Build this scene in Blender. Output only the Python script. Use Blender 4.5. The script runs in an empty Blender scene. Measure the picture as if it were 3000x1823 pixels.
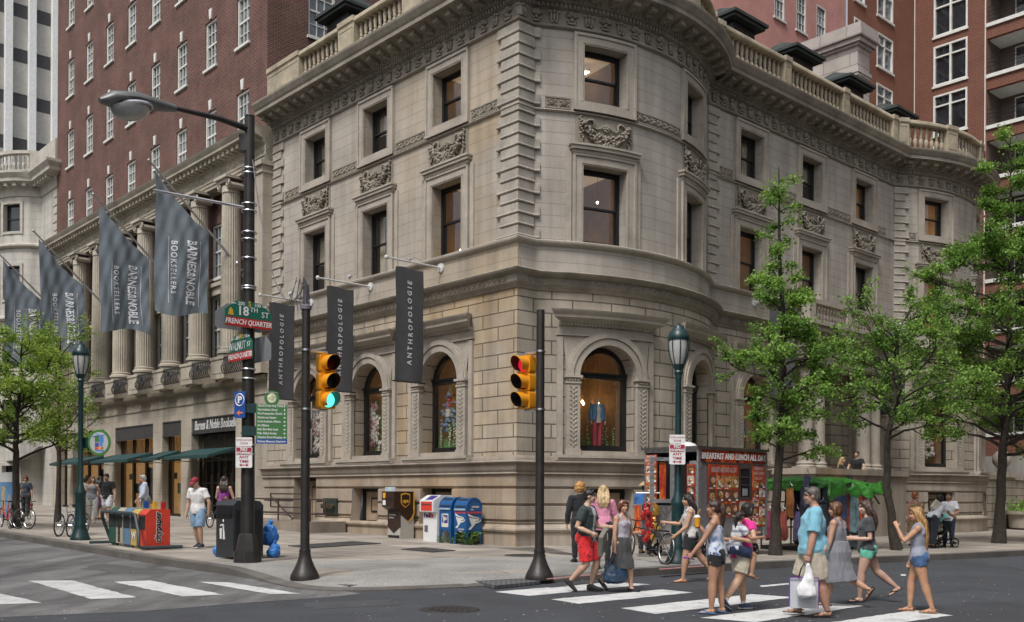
import bpy, math, random
import numpy as np
from mathutils import Vector, Matrix
S=bpy.context.scene; COL=S.collection
rad=math.radians
# ---------------- camera, sky, sun, exposure ----------------
F_,H0_,RO,CH=2897.,1445.,.005,1.65
cd=bpy.data.cameras.new('camera'); cam=bpy.data.objects.new('camera',cd); COL.objects.link(cam)
cam.location=(0,0,CH); cam.rotation_euler=(math.pi/2,-RO,0)
cd.sensor_width=36; cd.lens=F_/3000*36; cd.shift_y=(H0_-911.5)/3000; cd.clip_end=2000; cd.clip_start=.1
S.camera=cam
W=bpy.data.worlds.new('World'); S.world=W; W.use_nodes=True
nt=W.node_tree; nt.nodes.clear()
SUN_EL,SUN_AZ=rad(56),rad(208)
sky=nt.nodes.new('ShaderNodeTexSky'); sky.sky_type='NISHITA'; sky.sun_disc=False
sky.sun_elevation=SUN_EL; sky.sun_rotation=SUN_AZ; sky.air_density=1.0; sky.dust_density=4.0; sky.ozone_density=1.0
hs=nt.nodes.new('ShaderNodeHueSaturation'); hs.inputs['Saturation'].default_value=.32
bg=nt.nodes.new('ShaderNodeBackground'); bg.inputs['Strength'].default_value=.10
wo=nt.nodes.new('ShaderNodeOutputWorld')
nt.links.new(sky.outputs[0],hs.inputs['Color']); nt.links.new(hs.outputs[0],bg.inputs['Color']); nt.links.new(bg.outputs[0],wo.inputs['Surface'])
sl=bpy.data.lights.new('sun','SUN'); sl.energy=1.6; sl.angle=rad(13); sl.color=(1,.97,.94)
so=bpy.data.objects.new('sun',sl); COL.objects.link(so)
dv=Vector((math.sin(SUN_AZ)*math.cos(SUN_EL),math.cos(SUN_AZ)*math.cos(SUN_EL),math.sin(SUN_EL)))
so.rotation_euler=dv.to_track_quat('Z','Y').to_euler(); so.location=(0,-20,60)
S.view_settings.view_transform='Standard'; S.view_settings.look='None'; S.view_settings.exposure=.62; S.view_settings.gamma=1
S.cycles.max_bounces=6; S.cycles.transparent_max_bounces=10; S.cycles.caustics_reflective=False; S.cycles.caustics_refractive=False
# ---------------- frames ----------------
TH=rad(42.33); cT,sT=math.cos(TH),math.sin(TH); C0=(.14,29.)
def wor(b,a): return (C0[0]+b*cT-a*sT, C0[1]+b*sT+a*cT)
def loc(x,y):
    X,Y=x-C0[0],y-C0[1]; return (X*cT+Y*sT,-X*sT+Y*cT)
def gl(b,a): return .015*max(0,a)-.006*max(0,b+6)
def gz(x,y): return gl(*loc(x,y))
def ray(u,v):
    dx,dy=(u-1500)/F_,(H0_-v)/F_; return Vector((dx-RO*dy,1,RO*dx+dy))
def G(u,v,z0=0.):   # point of the photograph that lies on the ground
    r=ray(u,v); z=z0
    for i in range(14):
        t=(z-CH)/r.z; x,y=r.x*t,t; z=z0+gz(x,y)
    return Vector((x,y,z))
def P(u,v,Y): return Vector((0,0,CH))+ray(u,v)*Y   # point at a known depth
def hpx(v0,v1,Y): return abs(v1-v0)*Y/F_
# ---------------- things ----------------
def tagp(o,label=None,cat=None,group=None,kind=None):
    if label: o['label']=label
    if cat: o['category']=cat
    if group: o['group']=group
    if kind: o['kind']=kind
    return o
def thing(name,label,cat,l=(0,0,0),rz=0,group=None):
    o=bpy.data.objects.new(name,None); COL.objects.link(o); o.location=l; o.rotation_euler=(0,0,rz); o.empty_display_size=.2
    return tagp(o,label,cat,group)
def copytree(o,parent=None):
    c=o.copy(); COL.objects.link(c)
    if parent: c.parent=parent
    for ch in list(o.children): copytree(ch,c)
    return c
class MB:
    def __init__(s,fn=None): s.v=[];s.f=[];s.m=[];s.uv=[];s.M=None;s.fn=fn
    def add(s,vs,fs,k=0,uv=None):
        o=len(s.v)
        if s.M is not None: vs=[s.M@Vector(p) for p in vs]
        if s.fn: vs=[s.fn(*p) for p in vs]
        s.v+=[tuple(p) for p in vs]
        for i,f in enumerate(fs):
            s.f.append([o+j for j in f]); s.m.append(k); s.uv.append(uv[i] if uv else None)
        return s
    def bx(s,x0,x1,y0,y1,z0,z1,k=0,n=1):
        vs=[];fs=[]
        for i in range(n+1):
            x=x0+(x1-x0)*i/n; vs+=[(x,y0,z0),(x,y1,z0),(x,y1,z1),(x,y0,z1)]
        for i in range(n):
            a=4*i
            for j in range(4): fs.append([a+j,a+4+j,a+4+(j+1)%4,a+(j+1)%4])
        fs+=[[3,2,1,0],[4*n,4*n+1,4*n+2,4*n+3]]
        if x1<x0: fs=[f[::-1] for f in fs]
        fs=[f[::-1] for f in fs]
        return s.add(vs,fs,k)
    def box(s,c,d,k=0,rz=0,M=None):
        T=Matrix.Translation(c)@Matrix.Rotation(rz,4,'Z') if M is None else M
        x,y,z=d[0]/2,d[1]/2,d[2]/2
        vs=[T@Vector(p) for p in [(-x,-y,-z),(x,-y,-z),(x,y,-z),(-x,y,-z),(-x,-y,z),(x,-y,z),(x,y,z),(-x,y,z)]]
        return s.add(vs,[[3,2,1,0],[4,5,6,7],[0,1,5,4],[1,2,6,5],[2,3,7,6],[3,0,4,7]],k)
    def tube(s,pts,r,n=8,k=0,cap=True,flat=None):
        pts=[Vector(p) for p in pts]; m=len(pts)
        rs=r if isinstance(r,(list,tuple)) else [r]*m
        vs=[];fs=[];u=None
        for i in range(m):
            t=(pts[min(i+1,m-1)]-pts[max(i-1,0)])
            t=t.normalized() if t.length>1e-9 else Vector((0,0,1))
            if u is None:
                u=t.cross(Vector(flat) if flat else (Vector((0,0,1)) if abs(t.z)<.9 else Vector((0,1,0)))).normalized()
            else:
                u=(u-t*u.dot(t)); u=u.normalized() if u.length>1e-6 else t.orthogonal().normalized()
            w=t.cross(u); ri=rs[i]; ra,rb=ri if isinstance(ri,(list,tuple)) else (ri,ri)
            for j in range(n):
                A=2*math.pi*j/n; vs.append(pts[i]+u*(ra*math.cos(A))+w*(rb*math.sin(A)))
        for i in range(m-1):
            for j in range(n):
                fs.append([i*n+j,i*n+(j+1)%n,(i+1)*n+(j+1)%n,(i+1)*n+j])
        if cap: fs.append(list(range(n))[::-1]); fs.append([(m-1)*n+j for j in range(n)])
        return s.add(vs,fs,k)
    def lathe(s,prof,n=16,c=(0,0,0),k=0,cap=True,sx=1,sy=1):
        vs=[];fs=[];m=len(prof)
        for r,z in prof:
            for j in range(n):
                A=2*math.pi*j/n; vs.append((c[0]+sx*r*math.cos(A),c[1]+sy*r*math.sin(A),c[2]+z))
        for i in range(m-1):
            for j in range(n): fs.append([i*n+j,i*n+(j+1)%n,(i+1)*n+(j+1)%n,(i+1)*n+j])
        if cap: fs.append(list(range(n))[::-1]); fs.append([(m-1)*n+j for j in range(n)])
        return s.add(vs,fs,k)
    def blob(s,c,r,k=0,n=8,m=6,R=None):
        r=r if isinstance(r,(list,tuple)) else (r,r,r)
        vs=[];fs=[]
        for i in range(1,m):
            p=math.pi*i/m
            for j in range(n):
                A=2*math.pi*j/n; q=Vector((r[0]*math.sin(p)*math.cos(A),r[1]*math.sin(p)*math.sin(A),-r[2]*math.cos(p)))
                if R is not None: q=R@q
                vs.append(Vector(c)+q)
        a=Vector((0,0,-r[2]));b=Vector((0,0,r[2]))
        if R is not None: a=R@a;b=R@b
        vs+=[Vector(c)+a,Vector(c)+b]; t=(m-1)*n
        for i in range(m-2):
            for j in range(n): fs.append([i*n+j,i*n+(j+1)%n,(i+1)*n+(j+1)%n,(i+1)*n+j])
        for j in range(n): fs.append([t,(j+1)%n,j]); fs.append([t+1,(m-2)*n+j,(m-2)*n+(j+1)%n])
        return s.add(vs,fs,k)
    def prism(s,poly,y0,y1,k=0,ax='y'):   # polygon in x,z extruded along y (or in x,y along z)
        n=len(poly)
        if ax=='y': vs=[(p[0],y0,p[1]) for p in poly]+[(p[0],y1,p[1]) for p in poly]
        elif ax=='x': vs=[(y0,p[0],p[1]) for p in poly]+[(y1,p[0],p[1]) for p in poly]
        else: vs=[(p[0],p[1],y0) for p in poly]+[(p[0],p[1],y1) for p in poly]
        fs=[list(range(n)),list(range(2*n-1,n-1,-1))]+[[(i+1)%n,i,n+i,n+(i+1)%n] for i in range(n)]
        return s.add(vs,fs,k)
    def quad(s,a,b,c,d,k=0,uv=None): return s.add([a,b,c,d],[[0,1,2,3]],k,[uv] if uv else None)
    def grid(s,fn,nu,nv,k=0,uvs=None):
        vs=[fn(i/nu,j/nv) for j in range(nv+1) for i in range(nu+1)]
        fs=[];uv=[]
        for j in range(nv):
            for i in range(nu):
                a=j*(nu+1)+i; fs.append([a,a+1,a+nu+2,a+nu+1])
                if uvs: uv.append([(uvs[0]*x/nu,uvs[1]*y/nv) for x,y in ((i,j),(i+1,j),(i+1,j+1),(i,j+1))])
        return s.add(vs,fs,k,uv if uvs else None)
    def build(s,name,mats,parent=None,ang=38,fix=True,**kw):
        me=bpy.data.meshes.new(name); me.from_pydata(s.v,[],s.f)
        for m in (mats if isinstance(mats,(list,tuple)) else [mats]): me.materials.append(m)
        if any(s.m): me.polygons.foreach_set('material_index',s.m)
        if any(u is not None for u in s.uv):
            ul=me.uv_layers.new(name='UVMap'); fl=[]
            for f,u in zip(s.f,s.uv):
                for c in (u if u is not None else [(0,0)]*len(f)): fl+=[c[0],c[1]]
            ul.data.foreach_set('uv',fl)
        me.validate(); 
        if fix:
            import bmesh
            bm=bmesh.new(); bm.from_mesh(me); bmesh.ops.recalc_face_normals(bm,faces=bm.faces); bm.to_mesh(me); bm.free()
        if ang:
            me.shade_smooth(); me.set_sharp_from_angle(angle=rad(ang))
        o=bpy.data.objects.new(name,me); COL.objects.link(o)
        if parent: o.parent=parent
        return tagp(o,**kw)
def text_mesh(t,size=1,ext=.004,sx=1,shear=0,align='CENTER',sp=1,bold=0):
    cu=bpy.data.curves.new('t','FONT'); cu.body=t; cu.size=size; cu.extrude=ext; cu.align_x=align; cu.align_y='CENTER'; cu.shear=shear; cu.space_character=sp; cu.resolution_u=2; cu.offset=bold
    o=bpy.data.objects.new('t',cu); me=bpy.data.meshes.new_from_object(o)
    vs=[(v.co.x*sx,v.co.y,v.co.z) for v in me.vertices]; fs=[list(p.vertices) for p in me.polygons]
    bpy.data.objects.remove(o); bpy.data.curves.remove(cu); bpy.data.meshes.remove(me)
    return vs,fs
def text(mb,t,M,size,k=0,**kw):     # lettering lies in the local x,z plane facing -y through M
    vs,fs=text_mesh(t,size,**kw)
    T=M@Matrix.Rotation(math.pi/2,4,'X')
    mb.add([T@Vector(p) for p in vs],fs,k)
def T3(x=0,y=0,z=0,rz=0,rx=0,ry=0): return Matrix.Translation((x,y,z))@Matrix.Rotation(rz,4,'Z')@Matrix.Rotation(ry,4,'Y')@Matrix.Rotation(rx,4,'X')
# ---------------- materials ----------------
_mc={}
def srgb(h):
    if isinstance(h,str):
        h=h.lstrip('#'); c=[int(h[i:i+2],16)/255 for i in (0,2,4)]
        return tuple(x/12.92 if x<=.04045 else ((x+.055)/1.055)**2.4 for x in c)
    return tuple(h[:3])
def nodes(name):
    m=bpy.data.materials.new(name); m.use_nodes=True; t=m.node_tree; t.nodes.clear()
    o=t.nodes.new('ShaderNodeOutputMaterial'); b=t.nodes.new('ShaderNodeBsdfPrincipled'); t.links.new(b.outputs[0],o.inputs[0])
    return m,t,b,o
def N(t,ty,**kw):
    n=t.nodes.new(ty)
    for k,v in kw.items():
        if k in n.inputs: n.inputs[k].default_value=v
        else: setattr(n,k,v)
    return n
def noise(t,vec,sc,det=4,rough=.55):
    n=N(t,'ShaderNodeTexNoise'); n.inputs['Scale'].default_value=sc; n.inputs['Detail'].default_value=det; n.inputs['Roughness'].default_value=rough
    t.links.new(vec,n.inputs['Vector']); return n.outputs['Fac']
def mapr(t,v,a,b,c,d):
    n=N(t,'ShaderNodeMapRange'); t.links.new(v,n.inputs[0])
    for i,x in enumerate((a,b,c,d)): n.inputs[i+1].default_value=x
    return n.outputs[0]
def mixc(t,fac,a,b,mode='MIX'):
    n=N(t,'ShaderNodeMix',data_type='RGBA',blend_type=mode)
    for s,v in ((n.inputs[0],fac),(n.inputs[6],a),(n.inputs[7],b)):
        if hasattr(v,'is_output'): t.links.new(v,s)
        elif isinstance(v,(int,float)): s.default_value=v
        else: s.default_value=(*v[:3],1)
    return n.outputs[2]
def bump(t,b,h,st,dist=.02):
    n=N(t,'ShaderNodeBump'); n.inputs['Strength'].default_value=st; n.inputs['Distance'].default_value=dist; t.links.new(h,n.inputs['Height']); t.links.new(n.outputs[0],b.inputs['Normal'])
def mat(name,col,rough=.6,metal=0,var=.18,sc=3.,bmp=0,bsc=80,emit=0,coat=0,spec=None,dirt=0,alpha=None,weave=0):
    if name in _mc: return _mc[name]
    m,t,b,o=nodes(name); col=srgb(col)
    tc=N(t,'ShaderNodeTexCoord').outputs['Object']
    c=col
    if var:
        f=noise(t,tc,sc); f=mapr(t,f,.3,.7,1-var,1+var)
        c=mixc(t,1.,col,f,'MULTIPLY')
        f2=noise(t,tc,sc*9,3); f2=mapr(t,f2,.3,.7,1-var*.5,1+var*.5); c=mixc(t,1.,c,f2,'MULTIPLY')
    if dirt:
        d=noise(t,tc,sc*.6,6,.7); d=mapr(t,d,.5,.75,0,dirt); c=mixc(t,d,c,tuple(x*.35 for x in col))
    if hasattr(c,'is_output'): t.links.new(c,b.inputs['Base Color'])
    else: b.inputs['Base Color'].default_value=(*c,1)
    b.inputs['Roughness'].default_value=rough; b.inputs['Metallic'].default_value=metal
    if coat: b.inputs['Coat Weight'].default_value=coat
    if spec is not None: b.inputs['Specular IOR Level'].default_value=spec
    if bmp: bump(t,b,noise(t,tc,bsc,4,.6),bmp)
    if emit:
        b.inputs['Emission Color'].default_value=(*col,1); b.inputs['Emission Strength'].default_value=emit
    if alpha is not None: b.inputs['Alpha'].default_value=alpha
    _mc[name]=m; return m
def brickmat(name,c1,c2,cm,w,h,mort,bmp=.5,var=.2,off=.5,rough=.85,stain=None,speck=0,msm=.1,joint=1.,streak=0):
    if name in _mc: return _mc[name]
    m,t,b,o=nodes(name)
    uv=N(t,'ShaderNodeTexCoord'); U=uv.outputs['UV']; O=uv.outputs['Object']
    br=N(t,'ShaderNodeTexBrick',offset=off,offset_frequency=2,squash=1,squash_frequency=1)
    t.links.new(U,br.inputs['Vector'])
    for k,v in (('Color1',(*srgb(c1),1)),('Color2',(*srgb(c2),1)),('Mortar',(*srgb(cm),1)),('Scale',1),('Mortar Size',mort),('Mortar Smooth',msm),('Bias',0),('Brick Width',w),('Row Height',h)): br.inputs[k].default_value=v
    c=br.outputs['Color']
    f=mapr(t,noise(t,O,.7,5),.3,.7,1-var,1+var); c=mixc(t,1.,c,f,'MULTIPLY')
    if streak:
        sp=N(t,'ShaderNodeMapping'); sp.inputs['Scale'].default_value=(1.2,1.2,.10); t.links.new(O,sp.inputs['Vector'])
        f=mapr(t,noise(t,sp.outputs[0],1.5,5,.65),.44,.68,1,1-streak); c=mixc(t,1.,c,f,'MULTIPLY')
    if speck:
        f=mapr(t,noise(t,O,45,2,.7),.3,.7,1-speck,1+speck); c=mixc(t,1.,c,f,'MULTIPLY')
    if stain:
        sx=N(t,'ShaderNodeSeparateXYZ'); t.links.new(U,sx.inputs[0])
        g=mapr(t,sx.outputs[0],stain[1],stain[2],0,1); g2=mapr(t,sx.outputs[0],14.6,14.5,0,1)
        nn=mapr(t,noise(t,O,.45,5,.6),.38,.62,.15,1)
        mm=N(t,'ShaderNodeMath',operation='MULTIPLY'); t.links.new(g,mm.inputs[0]); t.links.new(nn,mm.inputs[1])
        m2=N(t,'ShaderNodeMath',operation='MULTIPLY'); t.links.new(mm.outputs[0],m2.inputs[0]); t.links.new(g2,m2.inputs[1])
        m3=N(t,'ShaderNodeMath',operation='MULTIPLY'); t.links.new(m2.outputs[0],m3.inputs[0]); m3.inputs[1].default_value=.75
        st=mixc(t,1.,c,srgb(stain[0]),'MULTIPLY'); c=mixc(t,m3.outputs[0],c,st)
    t.links.new(c,b.inputs['Base Color']); b.inputs['Roughness'].default_value=rough; b.inputs['Specular IOR Level'].default_value=.15
    inv=mapr(t,br.outputs['Fac'],0,1,1,0)
    nz=mapr(t,noise(t,O,30,4,.65),0,1,0,.22)
    ad=N(t,'ShaderNodeMath',operation='ADD'); t.links.new(inv,ad.inputs[0]); t.links.new(nz,ad.inputs[1])
    bump(t,b,ad.outputs[0],bmp,.03)
    _mc[name]=m; return m
def glass(name,tint=(.9,.92,.92),refl=.12,rough=.02):
    if name in _mc: return _mc[name]
    m,t,b,o=nodes(name); t.nodes.remove(b)
    tr=N(t,'ShaderNodeBsdfTransparent'); tr.inputs[0].default_value=(*tint,1)
    gs=N(t,'ShaderNodeBsdfGlossy'); gs.inputs['Roughness'].default_value=rough
    fr=N(t,'ShaderNodeLayerWeight'); fr.inputs['Blend'].default_value=.5
    tc=N(t,'ShaderNodeTexCoord').outputs['Object']
    bp=N(t,'ShaderNodeBump'); bp.inputs['Strength'].default_value=.05; bp.inputs['Distance'].default_value=.05; t.links.new(noise(t,tc,1.3,2),bp.inputs['Height']); t.links.new(bp.outputs[0],gs.inputs['Normal'])
    pw=N(t,'ShaderNodeMath',operation='POWER'); t.links.new(fr.outputs['Facing'],pw.inputs[0]); pw.inputs[1].default_value=3.5
    mx=N(t,'ShaderNodeMixShader'); t.links.new(mapr(t,pw.outputs[0],0,1,refl*.65,.85),mx.inputs[0]); t.links.new(tr.outputs[0],mx.inputs[1]); t.links.new(gs.outputs[0],mx.inputs[2]); t.links.new(mx.outputs[0],o.inputs[0])
    _mc[name]=m; return m
STONE='#9a9286'
M_wall=brickmat('granite_upper',(.39,.355,.31),(.415,.38,.333),(.22,.195,.165),7.3,.355,.007,.35,.14,stain=((1.03,.86,.62),4,11),speck=.14,streak=.24)
M_rust=brickmat('granite_rustic',(.375,.328,.27),(.455,.405,.332),(.16,.138,.115),1.25,.41,.022,.75,.16,stain=((1.08,.86,.58),3,10),speck=.16,msm=.3,streak=.26)
M_base=brickmat('granite_base',(.35,.30,.245),(.39,.34,.285),(.27,.23,.19),2.5,5,.01,.4,.18,stain=((1.04,.84,.62),2,9),speck=.15,streak=.3)
M_trim=mat('granite_trim',(.375,.333,.28),.85,var=.16,sc=1.2,bmp=.25,bsc=40,dirt=.35)
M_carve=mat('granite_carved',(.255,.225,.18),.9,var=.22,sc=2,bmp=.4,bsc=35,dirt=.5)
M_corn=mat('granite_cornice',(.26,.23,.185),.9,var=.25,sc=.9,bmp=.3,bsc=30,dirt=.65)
M_bal=mat('sandstone_baluster',(.36,.31,.225),.85,var=.3,sc=1.4,bmp=.2,dirt=.4)
M_black=mat('black_paint',(.013,.013,.014),.35,var=.2)
M_dkmetal=mat('dark_bronze_metal',(.035,.032,.03),.42,metal=.3,var=.25,sc=6,dirt=.2)
M_green=mat('dark_green_paint',(.008,.034,.036),.38,var=.2,sc=5,dirt=.25)
M_steel=mat('brushed_steel',(.55,.55,.56),.32,metal=1,var=.15)
M_white=mat('white_paint',(.72,.72,.70),.5,var=.08)
M_glass=glass('window_glass',refl=.2)
M_dkglass=mat('dark_window_pane',(.02,.023,.027),.06,var=.3,sc=1,spec=.8)
from mathutils import noise as mnoise
def remesh(mb,vox,smooth=2,amp=0,fs=(9,9,9),seed=0):
    me=bpy.data.meshes.new('raw'); me.from_pydata(mb.v,[],mb.f); me.validate()
    o=bpy.data.objects.new('raw',me); COL.objects.link(o)
    m=o.modifiers.new('r','REMESH'); m.mode='VOXEL'; m.voxel_size=vox; m.adaptivity=0
    if smooth: s=o.modifiers.new('s','SMOOTH'); s.iterations=smooth; s.factor=.5
    dg=bpy.context.evaluated_depsgraph_get(); r=bpy.data.meshes.new_from_object(o.evaluated_get(dg)); bpy.data.objects.remove(o); bpy.data.meshes.remove(me)
    if amp:
        n=len(r.vertices); co=np.empty(3*n,dtype=np.float32); no=np.empty(3*n,dtype=np.float32); r.vertices.foreach_get('co',co); r.vertices.foreach_get('normal',no); co=co.reshape(-1,3); no=no.reshape(-1,3)
        d=np.array([mnoise.noise((c[0]*fs[0]+seed,c[1]*fs[1],c[2]*fs[2]))+.5*mnoise.noise((c[0]*fs[0]*2.3,c[1]*fs[1]*2.3+seed,c[2]*fs[2]*2.3)) for c in co]); co+=no*(d*amp)[:,None]; r.vertices.foreach_set('co',co.ravel())
    r.shade_smooth(); return r
def addm(name,me,mats,par,**k):
    o=bpy.data.objects.new(name,me); me.name=name
    for m in (mats if isinstance(mats,list) else [mats]): me.materials.append(m)
    COL.objects.link(o); o.parent=par; return tagp(o,**k)
# ---------------- ground ----------------
def struct(name,mb,m,**k): return mb.build(name,m,kind='structure',**k)
def gm(name,col,var,sc,speck,rough=.9,extra=None):
    m,t,b,o=nodes(name); O=N(t,'ShaderNodeTexCoord').outputs['Object']; c=srgb(col)
    c=mixc(t,1.,c,mapr(t,noise(t,O,sc,6,.6),.3,.7,1-var,1+var),'MULTIPLY')
    c=mixc(t,1.,c,mapr(t,noise(t,O,sc*.13,4,.6),.3,.7,1-var,1+var),'MULTIPLY')
    c=mixc(t,1.,c,mapr(t,noise(t,O,38,2,.75),.25,.75,1-speck,1+speck),'MULTIPLY')
    if extra: c=extra(t,O,c)
    t.links.new(c,b.inputs['Base Color']); b.inputs['Roughness'].default_value=rough
    bump(t,b,noise(t,O,55,3,.7),.35,.01); return m
def streaks(t,O,c):   # tyre polish and oil running along the lane
    mp=N(t,'ShaderNodeMapping'); mp.inputs['Rotation'].default_value=(0,0,-TH); mp.inputs['Scale'].default_value=(1,.12,1); t.links.new(O,mp.inputs['Vector'])
    return mixc(t,1.,c,mapr(t,noise(t,mp.outputs[0],1.1,5,.65),.35,.66,1.4,.5),'MULTIPLY')
def cracks(t,O,c):
    v=N(t,'ShaderNodeTexVoronoi',feature='DISTANCE_TO_EDGE'); v.inputs['Scale'].default_value=.33; 
    ns=N(t,'ShaderNodeTexNoise'); ns.inputs['Scale'].default_value=1.4; t.links.new(O,ns.inputs['Vector'])
    ad=N(t,'ShaderNodeVectorMath',operation='MULTIPLY_ADD'); t.links.new(ns.outputs['Color'],ad.inputs[0]); ad.inputs[1].default_value=(1.2,1.2,0); t.links.new(O,ad.inputs[2])
    t.links.new(ad.outputs[0],v.inputs['Vector'])
    c=mixc(t,mapr(t,v.outputs['Distance'],.002,.006,.45,0),c,(.03,.03,.03))
    pt=N(t,'ShaderNodeTexVoronoi',feature='F1'); pt.inputs['Scale'].default_value=.16; t.links.new(ad.outputs[0],pt.inputs['Vector']); c=mixc(t,1.,c,mapr(t,pt.outputs['Color'],0,1,.86,1.16),'MULTIPLY')
    c=mixc(t,1.,c,mapr(t,noise(t,O,.55,6,.7),.55,.75,1,.6),'MULTIPLY')
    # scattered litter specks and gum
    w=N(t,'ShaderNodeTexVoronoi'); w.inputs['Scale'].default_value=1.7; t.links.new(O,w.inputs['Vector'])
    return mixc(t,mapr(t,w.outputs['Distance'],.018,.026,.5,0),c,(.3,.29,.27))
M_asph=gm('new_asphalt',(.050,.054,.062),.2,1.1,.3,.85,cracks)
M_oldasph=gm('worn_asphalt',(.125,.123,.122),.24,1.2,.34,.9,streaks)
M_conc=gm('corner_aggregate',(.27,.262,.245),.2,.9,.6,.9)
M_kerb=gm('kerb_stone',(.115,.105,.095),.3,1.2,.3,.88)
M_side=brickmat('sidewalk_slabs',(.35,.315,.27),(.29,.26,.225),(.13,.115,.10),1.6,1.6,.03,.4,.26,off=0,speck=.14,streak=0,msm=.3)
def local(mb):
    mb.fn=lambda b,a,z:(*wor(b,a),gl(b,a)+z); return mb
g=local(MB()); 
bs=[-300,-120,-60,-30]+[-20+2.5*i for i in range(0,22)]+[45,70,120,250]; As=[-120,-60,-30]+[-20+2.5*i for i in range(0,28)]+[60,90,150,300]
vs=[(b,a,0) for a in As for b in bs]; nb=len(bs)
g.add(vs,[[j*nb+i,j*nb+i+1,(j+1)*nb+i+1,(j+1)*nb+i] for j in range(len(As)-1) for i in range(nb-1)]); struct('road',g,M_asph)
g=local(MB()); A2=[-7.6,-6.5,-5,-3,0,3,6,10,15,20,30,45,70,110]
edge=lambda f,a:(-26+15.4*f, a if a>-7 else a-.35*math.sin(f*9)+.1*math.sin(f*31))
g.add([(*edge(i/30,a),.004) for a in A2 for i in range(31)],[[j*31+i,j*31+i+1,(j+1)*31+i+1,(j+1)*31+i] for j in range(len(A2)-1) for i in range(30)]); struct('worn_road',g,M_oldasph)
# kerb line (b,a), height factor
KL=[(-10.6,a) for a in (110,80,60,45,35,28,22,17,12,8,5,2,0,-1.5,-3)]+[(-10.7,-4.2),(-10.9,-5.4),(-11.0,-6.2),(-10.95,-6.8),(-10.7,-7.25),(-10.2,-7.6),(-9.5,-7.88),(-8.7,-8.1),(-7.6,-8.28),(-6.6,-8.35),(-5.6,-8.38),(-4.4,-8.4),(-3,-8.45),(-1,-8.6),(1,-8.85),(4,-9.25),(8,-9.8),(14,-10.5),(22,-11.2),(32,-12),(45,-13),(65,-14.5),(100,-17)]
def ramp(b,a):
    d=max(0,math.hypot((b+9.2),(a+7.2))-2.3); return min(1,.12+d/2.6)
def inner(b,a):
    if a>-3: return (2.,max(a,2.)) 
    if b>-4: return (b+2 if b<2 else b,2.)
    return (2.,2.)
NS=16
g=MB(); vs=[];
for (b,a) in KL:
    ib,ia=inner(b,a)
    for j in range(NS+1):
        f=(j/NS)**1.6; pb,pa=b+(ib-b)*f,a+(ia-a)*f
        d=math.hypot(pb-b,pa-a); r=ramp(b,a); r=r+(1-r)*min(1,d/1.8)
        vs.append((*wor(pb,pa),gl(pb,pa)+.15*r))
m=NS+1; fs=[];uv=[]
for i in range(len(KL)-1):
    for j in range(NS): fs.append([i*m+j,(i+1)*m+j,(i+1)*m+j+1,i*m+j+1]); uv.append([(loc(vs[q][0],vs[q][1])[0]*.97+.3,loc(vs[q][0],vs[q][1])[1]) for q in fs[-1]])
g.add(vs,fs,0,uv); struct('sidewalk',g,M_side)
def zs(b,a):   # sidewalk surface height over road
    d0=min(math.hypot(b-x,a-y) for x,y in KL); r=ramp(b,a); return .15*(r+(1-r)*min(1,d0/1.8))
# speckled concrete of the corner, kerb stones
g=MB(); ks=[p for p in KL if (p[1]<-1 and p[0]<1)]; vs=[]
for i,(b,a) in enumerate(ks):
    tb,ta=(-6.5+.25*i,-3.4-.02*i) if i<8 else (-8+.42*i*.9,-3.7-.16*(i-8))
    for j in range(9):
        f=j/8; pb,pa=b+(tb-b)*f,a+(ta-a)*f; d=math.hypot(pb-b,pa-a); r=ramp(b,a); r=r+(1-r)*min(1,d/1.8)
        vs.append((*wor(pb,pa),gl(pb,pa)+.15*r+.005))
g.add(vs,[[i*9+j,(i+1)*9+j,(i+1)*9+j+1,i*9+j+1] for i in range(len(ks)-1) for j in range(8)]); struct('corner_paving',g,M_conc)
def offs(poly,o):
    res=[]
    for i,p in enumerate(poly):
        a=Vector(poly[max(i-1,0)]);c=Vector(poly[min(i+1,len(poly)-1)]);t=(c-a).normalized(); res.append((p[0]-t.y*o*1,p[1]+t.x*o*1))
    return res
kin=offs(KL,.28)
g=MB(); vs=[]
for (b,a),(b2,a2) in zip(KL,kin):
    r=ramp(b,a); h=.15*r
    vs+=[(*wor(b,a),gl(b,a)-.05),(*wor(b,a),gl(b,a)+h+.006),(*wor(b2,a2),gl(b2,a2)+h+.15*(1-r)*.155+.009),(*wor(b2,a2),gl(b2,a2)-.05)]
g.add(vs,[[i*4+j,(i+1)*4+j,(i+1)*4+j+1,i*4+j+1] for i in range(len(KL)-1) for j in range(3)]); struct('kerb',g,M_kerb)
# far sidewalk across the right-hand edge of the block is out of view; painted markings
def paintmat():
    m,t,b,o=nodes('road_paint'); O=N(t,'ShaderNodeTexCoord').outputs['Object']
    f=mapr(t,noise(t,O,2.2,9,.8),.47,.66,0,.75); f2=mapr(t,noise(t,O,60,2,.8),.6,.75,0,.6)
    c=mixc(t,f,(.60,.61,.60),(.26,.26,.26)); c=mixc(t,f2,c,(.2,.2,.2)); t.links.new(c,b.inputs['Base Color']); b.inputs['Roughness'].default_value=.75; return m
M_paint=paintmat()
def mark(name,quads,z,**k):
    g=MB()
    for q in quads:
        p=[G(u,v) for u,v in q]; n=6
        rr=random.Random(int(q[0][0]))
        vs=[]
        for i in range(n*3+1):
            f=i/(n*3); a=p[0].lerp(p[1],f); b=p[3].lerp(p[2],f); d=(b-a).normalized()
            for s_,pp in ((-1,a),(1,b)):
                w=pp+d*rr.uniform(-.02,.02); vs.append((w.x,w.y,gz(w.x,w.y)+z))
        g.add(vs,[[2*i,2*i+2,2*i+3,2*i+1] for i in range(n*3)])
    return struct(name,g,M_paint,fix=True,**k)
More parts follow.
